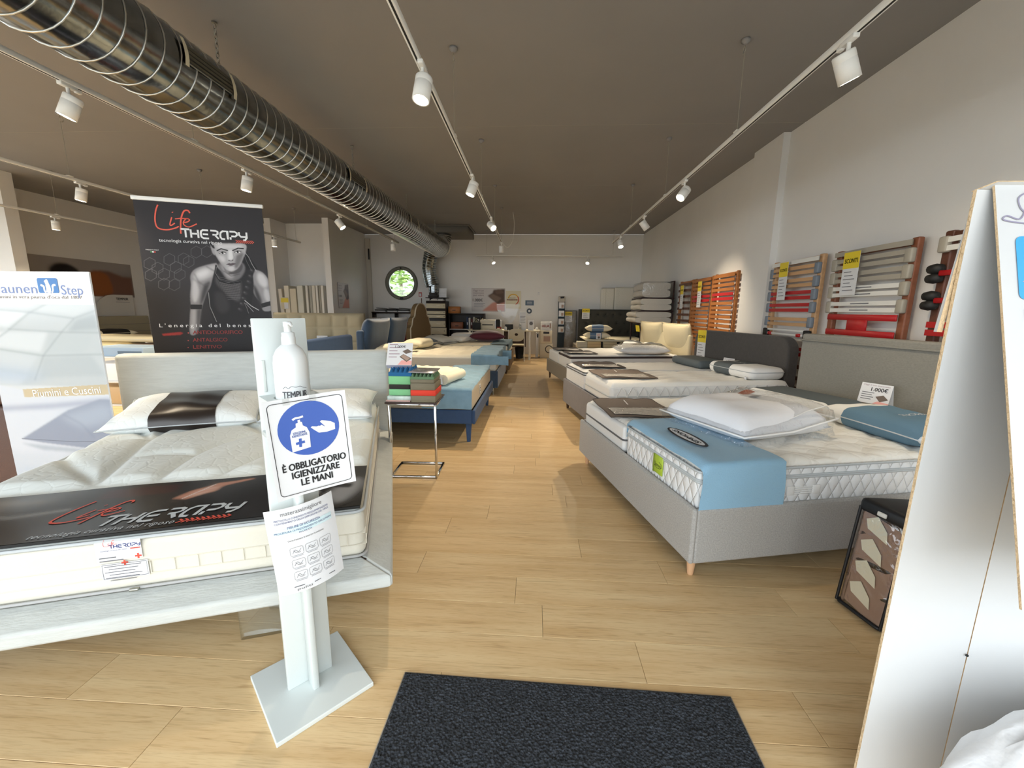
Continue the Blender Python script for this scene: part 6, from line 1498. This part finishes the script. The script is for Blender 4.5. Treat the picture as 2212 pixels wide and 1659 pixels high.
for i, (x, y, w_, l_) in enumerate(((-4.05, 10.3, .62, 'dark red seat cushion behind the petrol velvet cushions on the left'), (-3.3, 10.6, .5, 'dark red seat cushion beside the curvy headboard'))):
    o = thing('red_armchair', ('dark red armchair back showing above the velvet bed cushions', 'dark red armchair back next to the curvy headboard')[i], 'armchair', (x, y, 0), 0, 'red armchairs')
    B().rbox(-w_/2, w_/2, -.1, .1, .3, 1.02-.0*i, .06, 4).build('backrest', m_red, o, wn=True); B().rbox(-w_/2, w_/2, -.6, -.1, .15, .45, .06, 4).build('seat', m_red, o, wn=True)
    for s in (-1, 1): B().tube([(s*(w_/2-.06), -.5, 0), (s*(w_/2-.06), -.5, .17)], .02, 8).build('leg', m_black, o); B().tube([(s*(w_/2-.06), .05, 0), (s*(w_/2-.06), .05, .32)], .02, 8).build('leg', m_black, o)
o = B().rbox(-.03, .03, -.02, .02, 0, .55, .004, 1).build('yellow_post', mat('amber_plastic', '#c98b2a', .5)); o.location = (-2.78, 8.55, .43); 
o.location = (-2.80, 8.52, 0); o.scale = (1, 1, 1.55); tag(o, 'amber yellow post between the velvet and curvy headboards', 'post')
B().rbox(-.032, .032, -.022, .022, .5, .52, .004, 1).build('post_cap', m_black, o)
# drawer tower
dt = thing('drawer_tower', 'cream and dark drawer tower with papers below the ribbed duct', 'drawer unit', (-2.93, 12.45, 0))
B().rbox(-.29, .29, -.2, .3, 0, 1.6, .006, 1).build('carcass', m_blackwood, dt); m_drw = mat('cream_drawer', '#cfc5a9', .6)
for (z0, z1) in ((.62, .82), (.83, 1.02), (1.10, 1.20), (1.21, 1.31), (1.38, 1.53)):
    d = B().rbox(-.31 if z0 < .8 else -.28, .31 if z0 < .8 else .285, -.235, -.19, z0, z1-.006, .005, 1).build('drawer', m_drw, dt)
    B().rbox(.02, .13, -.25, -.235, (z0+z1)/2-.008, (z0+z1)/2+.008, .004, 1).build('handle', mat('pale_metal', '#e6e0cc', .3, .6), d); B().rbox(.24, .26, -.24, -.234, (z0+z1)/2-.01, (z0+z1)/2+.01, .003, 1).build('lock', m_black, d)
B().rbox(-.30, .30, -.22, .3, 1.68, 1.70, .003, 1).build('top_board', m_blackwood, dt)
for s in (-1, 1): B().box(s*.2-.01, s*.2+.01, -.1, .2, 1.6, 1.68).build('post', m_blackwood, dt)
for i, (x, z, w_, h_, c_, l_) in enumerate(((-3.0, 1.601, .2, .05, '#d8d2c8', 'loose papers on the left of the drawer tower'), (-2.80, 1.601, .2, .045, '#dcd8d2', 'loose papers on the right of the drawer tower'), (-3.02, 1.701, .26, .14, '#2a2623', 'dark pile of binders on the top board of the drawer tower'))):
    o = B().rbox(-w_/2, w_/2, -.12, .1, 0, h_*.45, .004, 1).rbox(-w_/2+.02, w_/2-.01, -.11, .1, h_*.46, h_, .004, 1, M=T(rz=6)).build('paper_pile', mat('paper_pile_%d' % i, c_, .7)); o.location = (x, 12.36, z); tag(o, l_, 'papers', 'paper piles on the drawer tower')
    B().box(-w_/2+.01, w_/2-.02, -.13, -.12, h_*.4, h_*.44).build('paper_edge', m_grey_ink, o)
o = B().box(-.11, .11, 0, .004, 0, .27).build('white_folder', m_paper); o.matrix_world = T(-2.74, 12.35, 1.701, rx=-10); tag(o, 'white folder leaning on the top board of the drawer tower', 'folder')
strokes('folder_crease', [[(-.1, .13), (.1, .13)]], .004, FRONT(0, -.001, 0), m_grey_ink, o)
o = thing('desk_clip_stand', 'thin dark post stand left of the drawer tower', 'stand', (-3.42, 12.5, 1.261)); B().rbox(-.1, .12, -.06, .06, 0, .015, .003, 1).build('foot', m_black, o); B().rbox(-.01, .01, -.01, .01, .015, .42, .003, 1).build('post', m_cherry_d, o)
o = B().box(-.05, .05, -.004, 0, -.07, .07).build('fire_sign', mat('fire_red', '#b5423a', .5)); o.location = (-3.56, 12.89, 1.80); tag(o, 'small red fire sign on the wall right of the round window', 'sign')
B().box(-.03, .03, -.006, -.004, -.05, .03).build('sign_symbol', m_paper, o)
# bookcase right of the drawers
bc2 = thing('bookcase', 'low dark bookcase right of the drawer tower', 'bookcase', (-2.08, 12.6, 0)); 
for z in (.4, .78, 1.24): B().rbox(-.5, .55, -.2, .28, z-.025, z, .003, 1).build('shelf_board', m_blackwood if z != .78 else m_paper, bc2)
for x in (-.49, .54): B().rbox(x-.012, x+.012, -.2, .28, 0, 1.24, .003, 1).build('side', m_blackwood, bc2)
B().box(-.5, .55, .26, .28, 0, 1.24).build('back', m_blackwood, bc2)
cols = ['#2f3c5a', '#d3cfc7', '#5a2f2a', '#bdb8ab', '#8f8a6f', '#c9c4bb', '#34302c', '#a89f86', '#d8d4cb']
for i in range(9):
    o = B().rbox(-.026, .026, -.1, .1, 0, .36-.03*(i % 3), .004, 1).build('binder', mat('binder_%d' % i, cols[i], .6)); o.location = (-2.02+i*.066, 12.5, .7805)
    tag(o, ('navy', 'first white', 'dark red', 'pale grey', 'olive', 'off white', 'black', 'khaki', 'last white')[i]+' binder standing in the low bookcase', 'binder', 'binders in the low bookcase'); B().box(-.012, .012, -.102, -.1, .12, .2).build('spine_label', m_paper, o)
for i, (x, z, w_, l_) in enumerate(((-2.42, 1.2415, .34, 'brown wooden box on top of the low bookcase'), (-2.34, .7805, .36, 'brown wooden box inside the low bookcase'))):
    o = B().rbox(-w_/2, w_/2, -.12, .12, 0, .2, .006, 1).build('wooden_box', m_orange if i == 0 else m_cherry); o.location = (x, 12.52, z); tag(o, l_, 'box'); B().box(-.05, .05, -.123, -.12, .08, .1).build('pull_slot', m_black, o)

# ================================================================== back wall posters and signs
promo_poster('promotion_poster', 'wide promotion poster with brown mattresses on the back wall', T(-1.44, YB-.002, 1.31), 1.02, .69)
pp_ = thing('sale_poster', 'yellow and red ringed sale poster beside the wide promotion poster', 'poster', (-.67, YB-.002, 1.40)); B().box(-.23, .23, -.004, 0, 0, .53).build('sheet', mat('cream_sheet', '#d8d0b5', .6), pp_)
strokes('ring', [[(.16*math.cos(t), .27+.16*math.sin(t)) for t in np.linspace(-.4, 2.9, 24)]], .03, FRONT(0, -.0055, 0), mat('ring_amber', '#d9a62e', .6), pp_); strokes('ring', [[(.16*math.cos(t), .27+.16*math.sin(t)) for t in np.linspace(-1.2, .6, 14)]], .03, FRONT(0, -.0062, 0), mat('ring_red', '#c3502e', .6), pp_)
text('poster_text', 'PASSIONE', .07, FRONT(-.03, -.007, .26), mat('ring_red', '#c3502e', .6), pp_, width=.32, bold=.002); text('poster_text', 'GRANDE', .04, FRONT(-.03, -.007, .32), m_grey_ink, pp_, width=.2)
o = B().box(-.13, .13, -.006, 0, -.075, .075).build('wall_plaque', mat('slate_blue', '#4f6478', .5)); o.location = (-.17, YB, 1.575); tag(o, 'small slate blue plaque on the back wall', 'sign')
for k in range(3): strokes('plaque_text', [[(-.08, .03-.03*k), (.08, .03-.03*k)]], .008, FRONT(0, -.0068, 0), m_white_ink, o)
o = B().lathe([(.002, 0), (.075, 0), (.08, .004), (.08, .008)], 28, M=T(rx=90)).build('round_sign', mat('slate_dark', '#3d4a57', .5)); o.location = (-.175, YB-.001, 1.33); tag(o, 'round dark sign with pale figure under the blue plaque', 'sign')
flat('figure', disc(0, .0, .035, 16), m_paper, o, fn=lambda x, y: (x, -.009, y)); o2 = B().box(-.07, .07, -.003, 0, -.14, -.09).build('sign_caption', m_paper, o)
o = B().rbox(-.025, .025, -.012, 0, -.04, .04, .003, 1).build('wall_switch', m_paper); o.location = (.10, YB, 1.86); tag(o, 'tiny white wall switch high on the back wall', 'switch'); B().rbox(-.012, .012, -.016, -.012, -.02, .02, .002, 1).build('rocker', m_white, o)
# brochure tower
bt_ = thing('brochure_tower', 'tall narrow brochure tower with four pockets at the back wall', 'brochure stand', (.79, 12.55, 0)); m_petrol = mat('petrol_board', '#1f3340', .6)
B().rbox(-.1, .1, 0, .05, 0, 1.62, .004, 1).build('back_panel', m_petrol, bt_); B().rbox(-.1, .1, -.002, .052, 1.46, 1.78, .03, 3).build('header', mat('header_board', '#b9b2a6', .6), bt_)
strokes('header_print', [[(-.05, 0), (.06, .01)]], .05, FRONT(.01, -.004, 1.73), m_ink, bt_); B().rbox(-.16, .16, -.2, .12, 0, .03, .004, 1).build('base', m_petrol, bt_)
for k in range(4):
    z = .68+k*.235; p_ = B().rbox(-.095, .095, -.07, 0, z, z+.03, .003, 1).build('pocket', m_petrol, bt_)
    B().box(-.08, .08, -.05, -.03, z+.03, z+.2).build('brochure', m_paper, p_); B().box(-.01, .06, -.0515, -.05, z+.05, z+.14).build('brochure_picture', mat('tan_print', '#a88f80', .6), p_)
# desk, chairs and things on the desk
m_dk = mat('desk_white', '#dcd4bf', .5)
dk = thing('desk', 'long pale service desk in front of the back wall', 'desk', (-.85, 11.75, 0)); B().rbox(-1.0, 1.0, -.35, .4, .775, .805, .006, 1).build('desk_top', m_dk, dk)
for x in (-.95, .72): B().rbox(x-.03, x+.03, -.3, -.24, 0, .775, .006, 1).build('leg', m_white, dk); B().rbox(x-.03, x+.03, .3, .36, 0, .775, .006, 1).build('leg', m_white, dk)
B().box(-.95, .6, .28, .3, .3, .775).build('modesty_panel', m_darkwood, dk)
def desk_chair(x, y, label, rz=0):
    t = thing('plastic_chair', label, 'chair', (x, y, 0), R_(rz), 'pale plastic chairs at the desk'); m_ch = mat('chair_plastic', '#cdc4a8', .45)
    b = B(); n = 32; outer = []; inner = []
    for k in range(n):
        a = 2*math.pi*k/n; c, s = math.cos(a), math.sin(a); outer.append((.21*math.copysign(abs(c)**.6, c), .70+.16*math.copysign(abs(s)**(.5 if s > 0 else .9), s))); inner.append((.045*c, .72+.035*s))
    for yy in (-.005, .02): b.add([(p[0], yy+.5*p[0]**2*-1, p[1]) for p in outer]+[(p[0], yy-.5*p[0]**2, p[1]) for p in inner], [(k, (k+1) % n, n+(k+1) % n, n+k) for k in range(n)])
    b.build('backrest', m_ch, t); B().rbox(-.21, .21, .02, .42, .42, .45, .03, 2).build('seat', m_ch, t)
    for s in (-1, 1): B().tube([(s*.22, -.02, 0), (s*.215, -.01, .45), (s*.205, -.02, .84)], .011, 7).build('rear_leg', m_wslat, t); B().tube([(s*.2, .40, 0), (s*.2, .38, .43)], .011, 7).build('front_leg', m_wslat, t)
desk_chair(-.48, 10.95, 'pale plastic chair with a round hole in the back, right of two'); desk_chair(-1.04, 11.05, 'pale plastic chair half hidden by the wine red cushion', 8)
sd = thing('desk_screen', 'clear flared plastic screen standing on the desk', 'screen', (-.72, 11.55, .806)); m_plex = mat_clear('plexiglass', (.93, .94, .95), .06)
B().rbox(-.10, .12, -.05, .06, 0, .16, .01, 2).build('black_foot', m_black, sd)
b = B(); b.add([(-.34, 0, .70), (.30, 0, .70), (.12, 0, .18), (-.05, 0, .18), (-.20, 0, .40), (-.33, 0, .55)], [(0, 1, 2, 3, 4, 5)]); b.build('clear_panel', m_plex, sd); B().rbox(-.34, .30, -.006, .006, .694, .706, .003, 1).build('top_rim', m_wslat, sd)
for pts in ([(-.33, .55), (-.23, .54), (-.13, .37), (-.17, .38)], [(0, .19), (.08, .19), (.2, .38), (.12, .36), (.08, .28), (.01, .27)]): flat('white_flap', pts, m_paper, sd, fn=lambda x, y: (x, -.004, y))
B().rbox(-.36, -.24, -.06, .02, 0, .30, .05, 3).build('black_cushion', m_black, sd)
def small(name, label, cat, x, y, z, w, d, h, m, extra=None, group=None):
    o = B().rbox(-w/2, w/2, -d/2, d/2, 0, h, .008, 2).build(name, m); o.location = (x, y, z); tag(o, label, cat, group)
    if extra: extra(o)
    return o
DZT = .8065
small('printer', 'white printer box at the left end of the desk', 'printer', -1.32, 11.75, DZT, .42, .3, .27, m_dk, lambda o: B().box(-.15, .15, -.152, -.15, .12, .15).build('paper_slot', m_black, o))
small('paper_bag', 'white paper bag on the desk beside the printer', 'bag', -1.02, 11.6, DZT, .18, .12, .27, m_paper, lambda o: B().box(-.06, .06, -.062, -.06, .1, .18).build('bag_print', m_greige, o))
small('black_bag', 'black bag on the left end of the desk', 'bag', -1.62, 11.55, DZT, .22, .16, .2, m_black, lambda o: B().tube(spline([(-.07, 0, .19), (0, 0, .28), (.07, 0, .19)], 5), .01, 6).build('handle', m_black, o))
small('red_toy_box', 'small red and cream packet in the middle of the desk', 'packet', -.98, 11.45, DZT, .12, .06, .09, mat('packet_red', '#8d2a22', .6), lambda o: B().box(-.05, .02, -.032, -.03, .03, .06).build('packet_label', m_cream_fab, o))
small('tape_dispenser', 'small white dispenser on the desk before the black cushion', 'dispenser', -.80, 11.42, DZT, .07, .06, .08, m_paper, lambda o: B().rbox(-.02, .02, -.02, .02, .08, .1, .006, 2).build('dispenser_head', m_white, o))
lsd = lambda o: [strokes('sign_line', [[(-.07, .38-.04*k), (.07-.02*(k % 2), .38-.04*k)]], .008, FRONT(0, -.017, 0), m_grey_ink, o) for k in range(5)]
small('acrylic_sign', 'tall white sign in an acrylic holder on the desk', 'sign', -.33, 11.5, DZT, .18, .03, .50, m_paper, lsd)
small('acrylic_sign', 'shorter white sign with round emblem on the desk right end', 'sign', -.10, 11.5, DZT, .16, .03, .28, m_paper, lambda o: flat('emblem', disc(0, .19, .05, 16), m_grey_ink, o, fn=lambda x, y: (x, -.017, y)))
gb = B().lathe([(.002, 0), (.035, 0), (.035, .14), (.028, .16), (.002, .16)], 16).build('hand_gel', mat_clear('gel_bottle', (.85, .87, .86), .3)); gb.location = (-.40, 11.44, DZT); tag(gb, 'clear hand gel bottle on the desk before the tall sign', 'bottle'); B().lathe([(.012, .16), (.012, .19), (.002, .19)], 12).build('pump', m_white, gb)
o = B().lathe([(.002, 0), (.03, .02), (.036, .045), (.025, .075), (.002, .085)], 16).build('white_ornament', m_white); o.location = (.06, 11.55, DZT); tag(o, 'round white ornament at the right end of the desk', 'ornament'); B().lathe([(.012, .08), (.015, .09), (.002, .095)], 10).build('top_knob', m_white, o)
o = thing('sliding_post', 'bright white slim post under the right end of the desk', 'post', (-.135, 11.38, 0)); B().rbox(-.018, .018, -.015, .015, .02, .6, .004, 1).build('post', m_white, o); B().rbox(-.03, .03, -.03, .03, 0, .02, .004, 1).build('foot', m_white, o)
o = thing('waste_bin', 'black waste bin under the service desk', 'bin', (-.42, 11.7, 0)); B().lathe([(.10, 0), (.13, .32), (.122, .32), (.095, .01)], 20, cap=False).build('bin_body', m_black, o); B().lathe([(.10, .001), (.10, .008)], 20).build('bin_bottom', m_black, o)
# white cabinet and printed box on it
cbn = thing('packing_cabinet', 'stacked white cartons right of the desk', 'carton', (.33, 12.05, 0)); B().rbox(-.17, .19, -.2, .2, 0, .42, .006, 1).build('lower_carton', m_dk, cbn); B().rbox(-.17, .17, -.2, .2, .421, .79, .006, 1).build('upper_carton', m_dk, cbn)
B().box(-.08, .09, -.203, -.2, .70, .76).build('carton_slot', m_blackwood, cbn); B().box(-.07, .12, -.203, -.2, .48, .63).build('carton_picture', mat('tan_print', '#a88f80', .6), cbn)
B().tube([(.09+.1*math.cos(t), -.21, .26+.1*math.sin(t)) for t in np.linspace(.5, 5.8, 18)], .012, 6).build('cable_ring', m_black, cbn)
rb = small('printed_box', 'white box with red lettering on the stacked cartons', 'box', .335, 12.0, .7915, .32, .24, .24, m_paper); text('box_print', 'HELA', .10, FRONT(-.03, -.122, .12), mat('box_red', '#b3342c', .6), rb, width=.2, bold=.003)
B().box(.09, .13, -.123, -.12, .06, .2).build('box_picture', mat('tan_print', '#a88f80', .6), rb)
small('white_heater', 'slim white panel standing left of the stacked cartons', 'panel', .08, 12.15, 0.0, .08, .3, .72, m_wslat, lambda o: B().box(-.01, .03, -.152, -.15, .58, .68).build('control_slot', m_black, o))

# ================================================================== far left: displays by the left wall
wp = thing('wall_poster', 'large wall poster of a sleeping person in warm colours', 'poster', (XL+.004, 8.92, 0)); wp.rotation_euler = (0, 0, R_(90))
c = Cv(150, .34, '#8d8580'); c.poly([(0, 0), (1, 0), (1, .09), (.4, .13), (0, .2)], '#a09994', 1, .03); c.poly([(.0, .15), (.3, .2), (.3, .34), (0, .34)], '#77706b', 1, .03)
c.poly([(.5, .17), (.62, .09), (.75, .08), (.9, .13), (1, .13), (1, .32), (.5, .34)], '#7a5646', 1, .004, False); c.poly([(.42, .34), (.5, .18), (.6, .1), (.72, .11), (.76, .17), (.75, .32)], '#9a5a2b', 1, .006, True)
c.ell(.37, .15, .13, .10, '#231915', 1, .004, 12); c.poly([(.26, .34), (.3, .2), (.42, .18), (.5, .24), (.48, .34)], '#6b4234', 1, .01, True); c.ell(.33, .12, .1, .06, '#1d1410', 1, .01)
c.sheet('poster_print', 2.32, PRINT, wp, M=FRONT(0, -.003, 2.36)); B().box(-1.17, 1.17, -.002, 0, 1.57, 2.365).build('poster_backing', m_greige, wp)
tp = thing('brand_panel', 'white rounded brand panel below the sleeping person poster', 'panel', (XL+.03, 9.55, 0)); tp.rotation_euler = (0, 0, R_(90))
pr = [(.42, .62), (.42, 1.62)]+[(-.05, 1.62), (-.2, 1.6), (-.33, 1.53), (-.42, 1.43), (-.45, 1.3), (-.45, .62)]
b = B(); b.prism(pr, -.04, 0, lambda x, y, t_: (x, t_, y)); b.build('panel_board', mat('panel_white', '#dcd8d0', .6), tp)
text('panel_text', 'TEMPUR', .085, FRONT(.14, -.0425, 1.52), m_ink, tp, width=.3, bold=.002); strokes('panel_line', [[(-.02, 1.45), (.32, 1.45)]], .01, FRONT(0, -.0425, 0), m_grey_ink, tp)
tb5 = thing('display_bed', 'low cream display bed beside the left wall brand panel', 'bed', (-8.9, 8.9, 0))
B().rbox(-1.0, 1.05, -.9, .9, .12, .42, .03, 3).build('bed_base', m_tbeige, tb5); B().rbox(-1.08, -1.0, -.95, 1.3, .1, 1.12, .03, 3).build('headboard', m_tbeige, tb5, wn=True)
for k in range(2): B().rbox(-1.0, -.985, -.95, 1.3, .74+.18*k, .75+.18*k, .004, 1).build('headboard_seam', m_greige, tb5)
for (x, y) in ((-.9, -.8), (.95, -.8), (-.9, .8), (.95, .8)): B().tube([(x, y, 0), (x, y, .13)], .03, 8).build('leg', m_darkwood, tb5)
mattress('mattress', 'cream display mattress on the bed by the left wall', T(-8.87, 8.05, .42), 1.9, 1.7, .26, m_side_cream, m_cream_q, None, nx=20, ny=20)
pillow('pillow', 'pillow with a black band lying by the left wall display', T(-9.25, 8.55, .69, rz=80), .8, .5, .17, m_cream_fab, (.15, .8), m_black, 'pillows on the left hand beds', p=3)
b5 = thing('sample_bench', 'pale bench with stacked pillow samples behind the poster board', 'bench', (-6.9, 6.6, 0)); B().rbox(-1.1, 1.0, -.45, .45, .35, .62, .03, 3).build('bench_body', mat('pale_cabinet', '#d2cabb', .7), b5); 
for (x, y) in ((-1.0, -.35), (.9, -.35), (-1.0, .35), (.9, .35)): B().tube([(x, y, 0), (x, y, .36)], .03, 8).build('leg', m_darkwood, b5)
for i, (x, y, z, w_, d_, h_, c_, l_) in enumerate(((-7.1, 6.55, .621, .8, .5, .14, '#e4cf9a', 'cream pillow sample at the left on the pale bench'), (-6.35, 6.5, .621, .7, .5, .12, '#8f745f', 'brown pillow sample in the middle of the pale bench'), (-6.95, 6.75, .765, 1.5, .5, .10, '#ddcca2', 'long cream pillow sample on top of the bench stack'), (-5.66, 6.35, .45, .4, .4, .28, '#e2d9c2', 'cream cube sample right of the pale bench'))):
    o = B().rbox(-w_/2, w_/2, -d_/2, d_/2, 0, h_, .045, 4).build('pillow_sample', mat('pillow_sample_%d' % i, c_, .85)); o.location = (x, y, z); tag(o, l_, 'pillow', 'pillow samples on the bench'); B().tube([(-w_/2+.05, -d_/2-.002, h_/2), (w_/2-.05, -d_/2-.002, h_/2)], .004, 5).build('piping', m_side_cream, o)
    if i == 3: o.location.z = 0; o.scale = (1, 1, 2.6)
# shelf glimpsed between the poster board and the pale headboard
rk2 = thing('parcel_rack', 'narrow rack with boxes glimpsed between poster board and pale headboard', 'rack', (-4.75, 4.55, 0))
for z in (.25, .52, .8): B().rbox(-.3, .42, -.22, .22, z-.02, z, .004, 1).build('shelf', m_wslat, rk2)
for x in (-.29, .41):
    for y in (-.21, .21): B().rbox(x-.012, x+.012, y-.012, y+.012, 0, .8, .003, 1).build('post', m_wslat, rk2)
for i, (z, h_, c_, l_) in enumerate(((.801, .10, '#9fb6cc', 'pale blue box on the top of the narrow rack'), (.521, .2, '#f0f2f4', 'white box in the middle of the narrow rack'), (.251, .2, '#c9ab7d', 'tan box low in the narrow rack'))):
    o = B().rbox(-.28, .40, -.2, .2, 0, h_, .008, 2).build('storage_box', mat('storage_box_%d' % i, c_, .6)); o.location = (-4.75, 4.55, z); tag(o, l_, 'box', 'boxes in the narrow rack'); B().box(.1, .38, -.203, -.2, h_*.3, h_*.6).build('box_print', mat('slate_blue', '#4f6478', .5) if i < 2 else m_brown, o)
# ================================================================== white cardboard display at the right
m_card = mat('white_cardboard', '#cbcccc', .6, bump=.03, bscale=90)
m_kraft = mat('cardboard_edge', '#d8bd97', .8, bump=.6, bscale=140, stretch=(1, 1, 1))
ds = thing('cardboard_display', 'white cardboard easel display with blue logo cut off at right', 'display', (.925, 1.0, 0), R_(0))
HB = 1.625
def slab(name, pts, th, m, edge, parent):
    """board through four corner points, given thickness along its normal; front/back white, rim raw cardboard"""
    P = [Vector(p) for p in pts]; n = (P[1]-P[0]).cross(P[3]-P[0]).normalized()*th
    b = B(); b.add(P+[p+n for p in P], [(0, 1, 2, 3)], 0); b.add(P+[p+n for p in P], [(7, 6, 5, 4)], 0)
    b.add(P+[p+n for p in P], [(i, 4+i, 4+(i+1) % 4, (i+1) % 4) for i in range(4)], 1); return b.build(name, [m, edge], parent)
slab('rear_panel', [(0, 0, 0), (.255, .03, 0), (.255, .03, HB), (.02, .0, HB)], -.007, m_card, m_kraft, ds)
slab('rear_panel', [(.258, .03, 0), (.85, -.02, 0), (.85, -.02, HB), (.258, .03, HB)], -.007, m_card, m_kraft, ds)
slab('front_panel', [(.058, -.215, .78), (.85, -.215, .78), (.85, -.005, HB+.012), (.048, -.005, HB+.012)], -.005, m_card, m_kraft, ds)
slab('hinge_flap', [(.004, .012, 1.32), (.004, .020, 1.32), (.03, .014, HB), (.024, .006, HB)], .012, m_card, m_kraft, ds)
slab('top_fold', [(.020, .012, HB), (.85, .0, HB), (.85, -.012, HB+.012), (.046, -.012, HB+.014)], .003, m_card, m_kraft, ds)
# print on the front panel: tilted frame
fa = Vector((.052, -.0055, HB+.012)); fd_ = Vector((.0105, -.21, .78-HB-.012)).normalized()
Mf = Matrix(((1, 0, 0, 0), (0, -fd_.y, 0, 0), (0, -fd_.z, 0, 0), (0, 0, 0, 1)))
nrm = Vector((1, 0, 0)).cross(-fd_); 
Mf = Matrix(((1, -fd_.x, nrm.x, fa.x), (0, -fd_.y, nrm.y, fa.y), (0, -fd_.z, nrm.z, fa.z), (0, 0, 0, 1)))
if (Mf.to_3x3() @ Vector((0, 0, 1))).y > 0: Mf = Mf @ Matrix.Diagonal((1, 1, -1, 1))
def fp(x, y, o=.003): return tuple(Mf @ Vector((x, y, o)))
m_sky = mat('logo_sky_blue', '#3aa0dc', .45)
lgp = rounded(.30, .135, .012, 4, .178, -.185)
flat('logo_panel', lgp, m_sky, ds, fn=lambda x, y: fp(x, y, .0014))
strokes('script_lettering', [spline([(.20, -.075), (.12, -.09), (.055, -.083), (.060, -.073), (.085, -.080), (.10, -.055), (.12, -.03), (.105, -.022), (.085, -.035), (.09, -.06), (.11, -.07)], 6), spline([(.12, -.07), (.14, -.05), (.15, -.075), (.17, -.05)], 6)], .003, I4, mat('mauve_grey_ink', '#8f8aa0', .6), ds, fn=lambda x, y: fp(x-.045, y, .0014))
flat('logo_wing', [(.09, -.215), (.16, -.19), (.24, -.205), (.15, -.222)], mat('logo_peach', '#e2b48c', .5), ds, fn=lambda x, y: fp(x-.055, y, .0024))
text('logo_caption', 'DAUNEN STEP', .030, I4, mat('caption_blue', '#5f7fb8', .6), ds, 'LEFT', fn=lambda x, y: fp(.034+x, -.285+y, .0014), width=.3)
B().lathe([(.0035, 0), (.0035, .003)], 10, M=T(.250, .026, .46, rx=90)).build('fold_hole', m_black, ds)
# white duvet at the lower right corner
wd = thing('white_duvet', 'crumpled white duvet at the foot of the cardboard display', 'duvet', (1.33, .80, 0))
b = B(); b.grid(40, 30, lambda u, v: (lambda a, c: ((.36+.02*math.sin(9*c))*math.cos(a)*math.cos(c), .15*math.sin(a)*math.cos(c), .262+.25*math.sin(c)+.014*math.sin(11*a+4*c)*math.cos(c)+.008*math.sin(23*a-9*c)))(2*math.pi*u, -math.pi/2+math.pi*v)); b.build('duvet_body', mat('fluffy_white', '#f4f5f7', .9, bump=.5, bscale=22), wd)
b = B(); b.tube([(.362*math.cos(a), .151*math.sin(a), .262+.01*math.sin(7*a)) for a in [i*math.pi/16 for i in range(32)]], .012, 6, closed=True); b.build('duvet_seam', m_white_fab, wd)
# clear bag with a brown blanket leaning between bed and display
bb_ = thing('bagged_blanket', 'brown and cream blanket in a black trimmed clear bag', 'bagged blanket'); bb_.matrix_world = T(1.495, 1.73, .0, rz=12) @ T(ry=6)
m_trim = mat('black_trim', '#17171a', .5)
m_blk = mat('taupe_fleece', '#a07f6c', .9, bump=.4, bscale=26)
for k, (z0, z1, m) in enumerate(((.02, .15, m_blk), (.14, .26, m_blk), (.25, .37, m_blk), (.36, .46, m_blk))):
    b = B(); b.grid(48, 12, lambda u, v: (lambda a, c: (.26+.25*math.copysign(abs(math.cos(a))**.12, math.cos(a)), .02+.098*math.copysign(abs(math.sin(a))**.2, math.sin(a))*(1+.1*math.sin(9*a+k)), z0+(z1-z0)*v+.02*math.sin(5*a+2*k)))(2*math.pi*u, v)); b.build('blanket_fold', m, bb_)
for k in range(4):
    z = .06+.105*k
    b = B(); b.add([(.004, -.02, z), (.003, .07, z+.03), (.003, .085, z+.07), (.004, .04, z+.10), (.004, -.01, z+.05)], [(0, 1, 2, 3, 4)]); b.build('cream_edge', m_cream_fab, bb_)
b = B(); b.rbox(.0, .52, -.085, .125, .0, .50, .03, 3); b.build('clear_bag', m_film, bb_)
for (x, y) in ((.003, -.082), (.003, .122), (.517, -.082), (.517, .122)): B().tube([(x, y, .01), (x, y, .49)], .007, 6).build('trim', m_trim, bb_)
B().tube([(x+.26, y+.02, .012) for x, y in rounded(.515, .205, .02, 3)], .008, 6, closed=True).build('trim', m_trim, bb_)
B().rbox(-.004, .524, -.09, .13, .47, .535, .02, 2).build('zip_band', m_trim, bb_)
B().rbox(-.012, -.004, .0, .04, .485, .505, .003, 1).build('zip_pull', m_wslat, bb_)
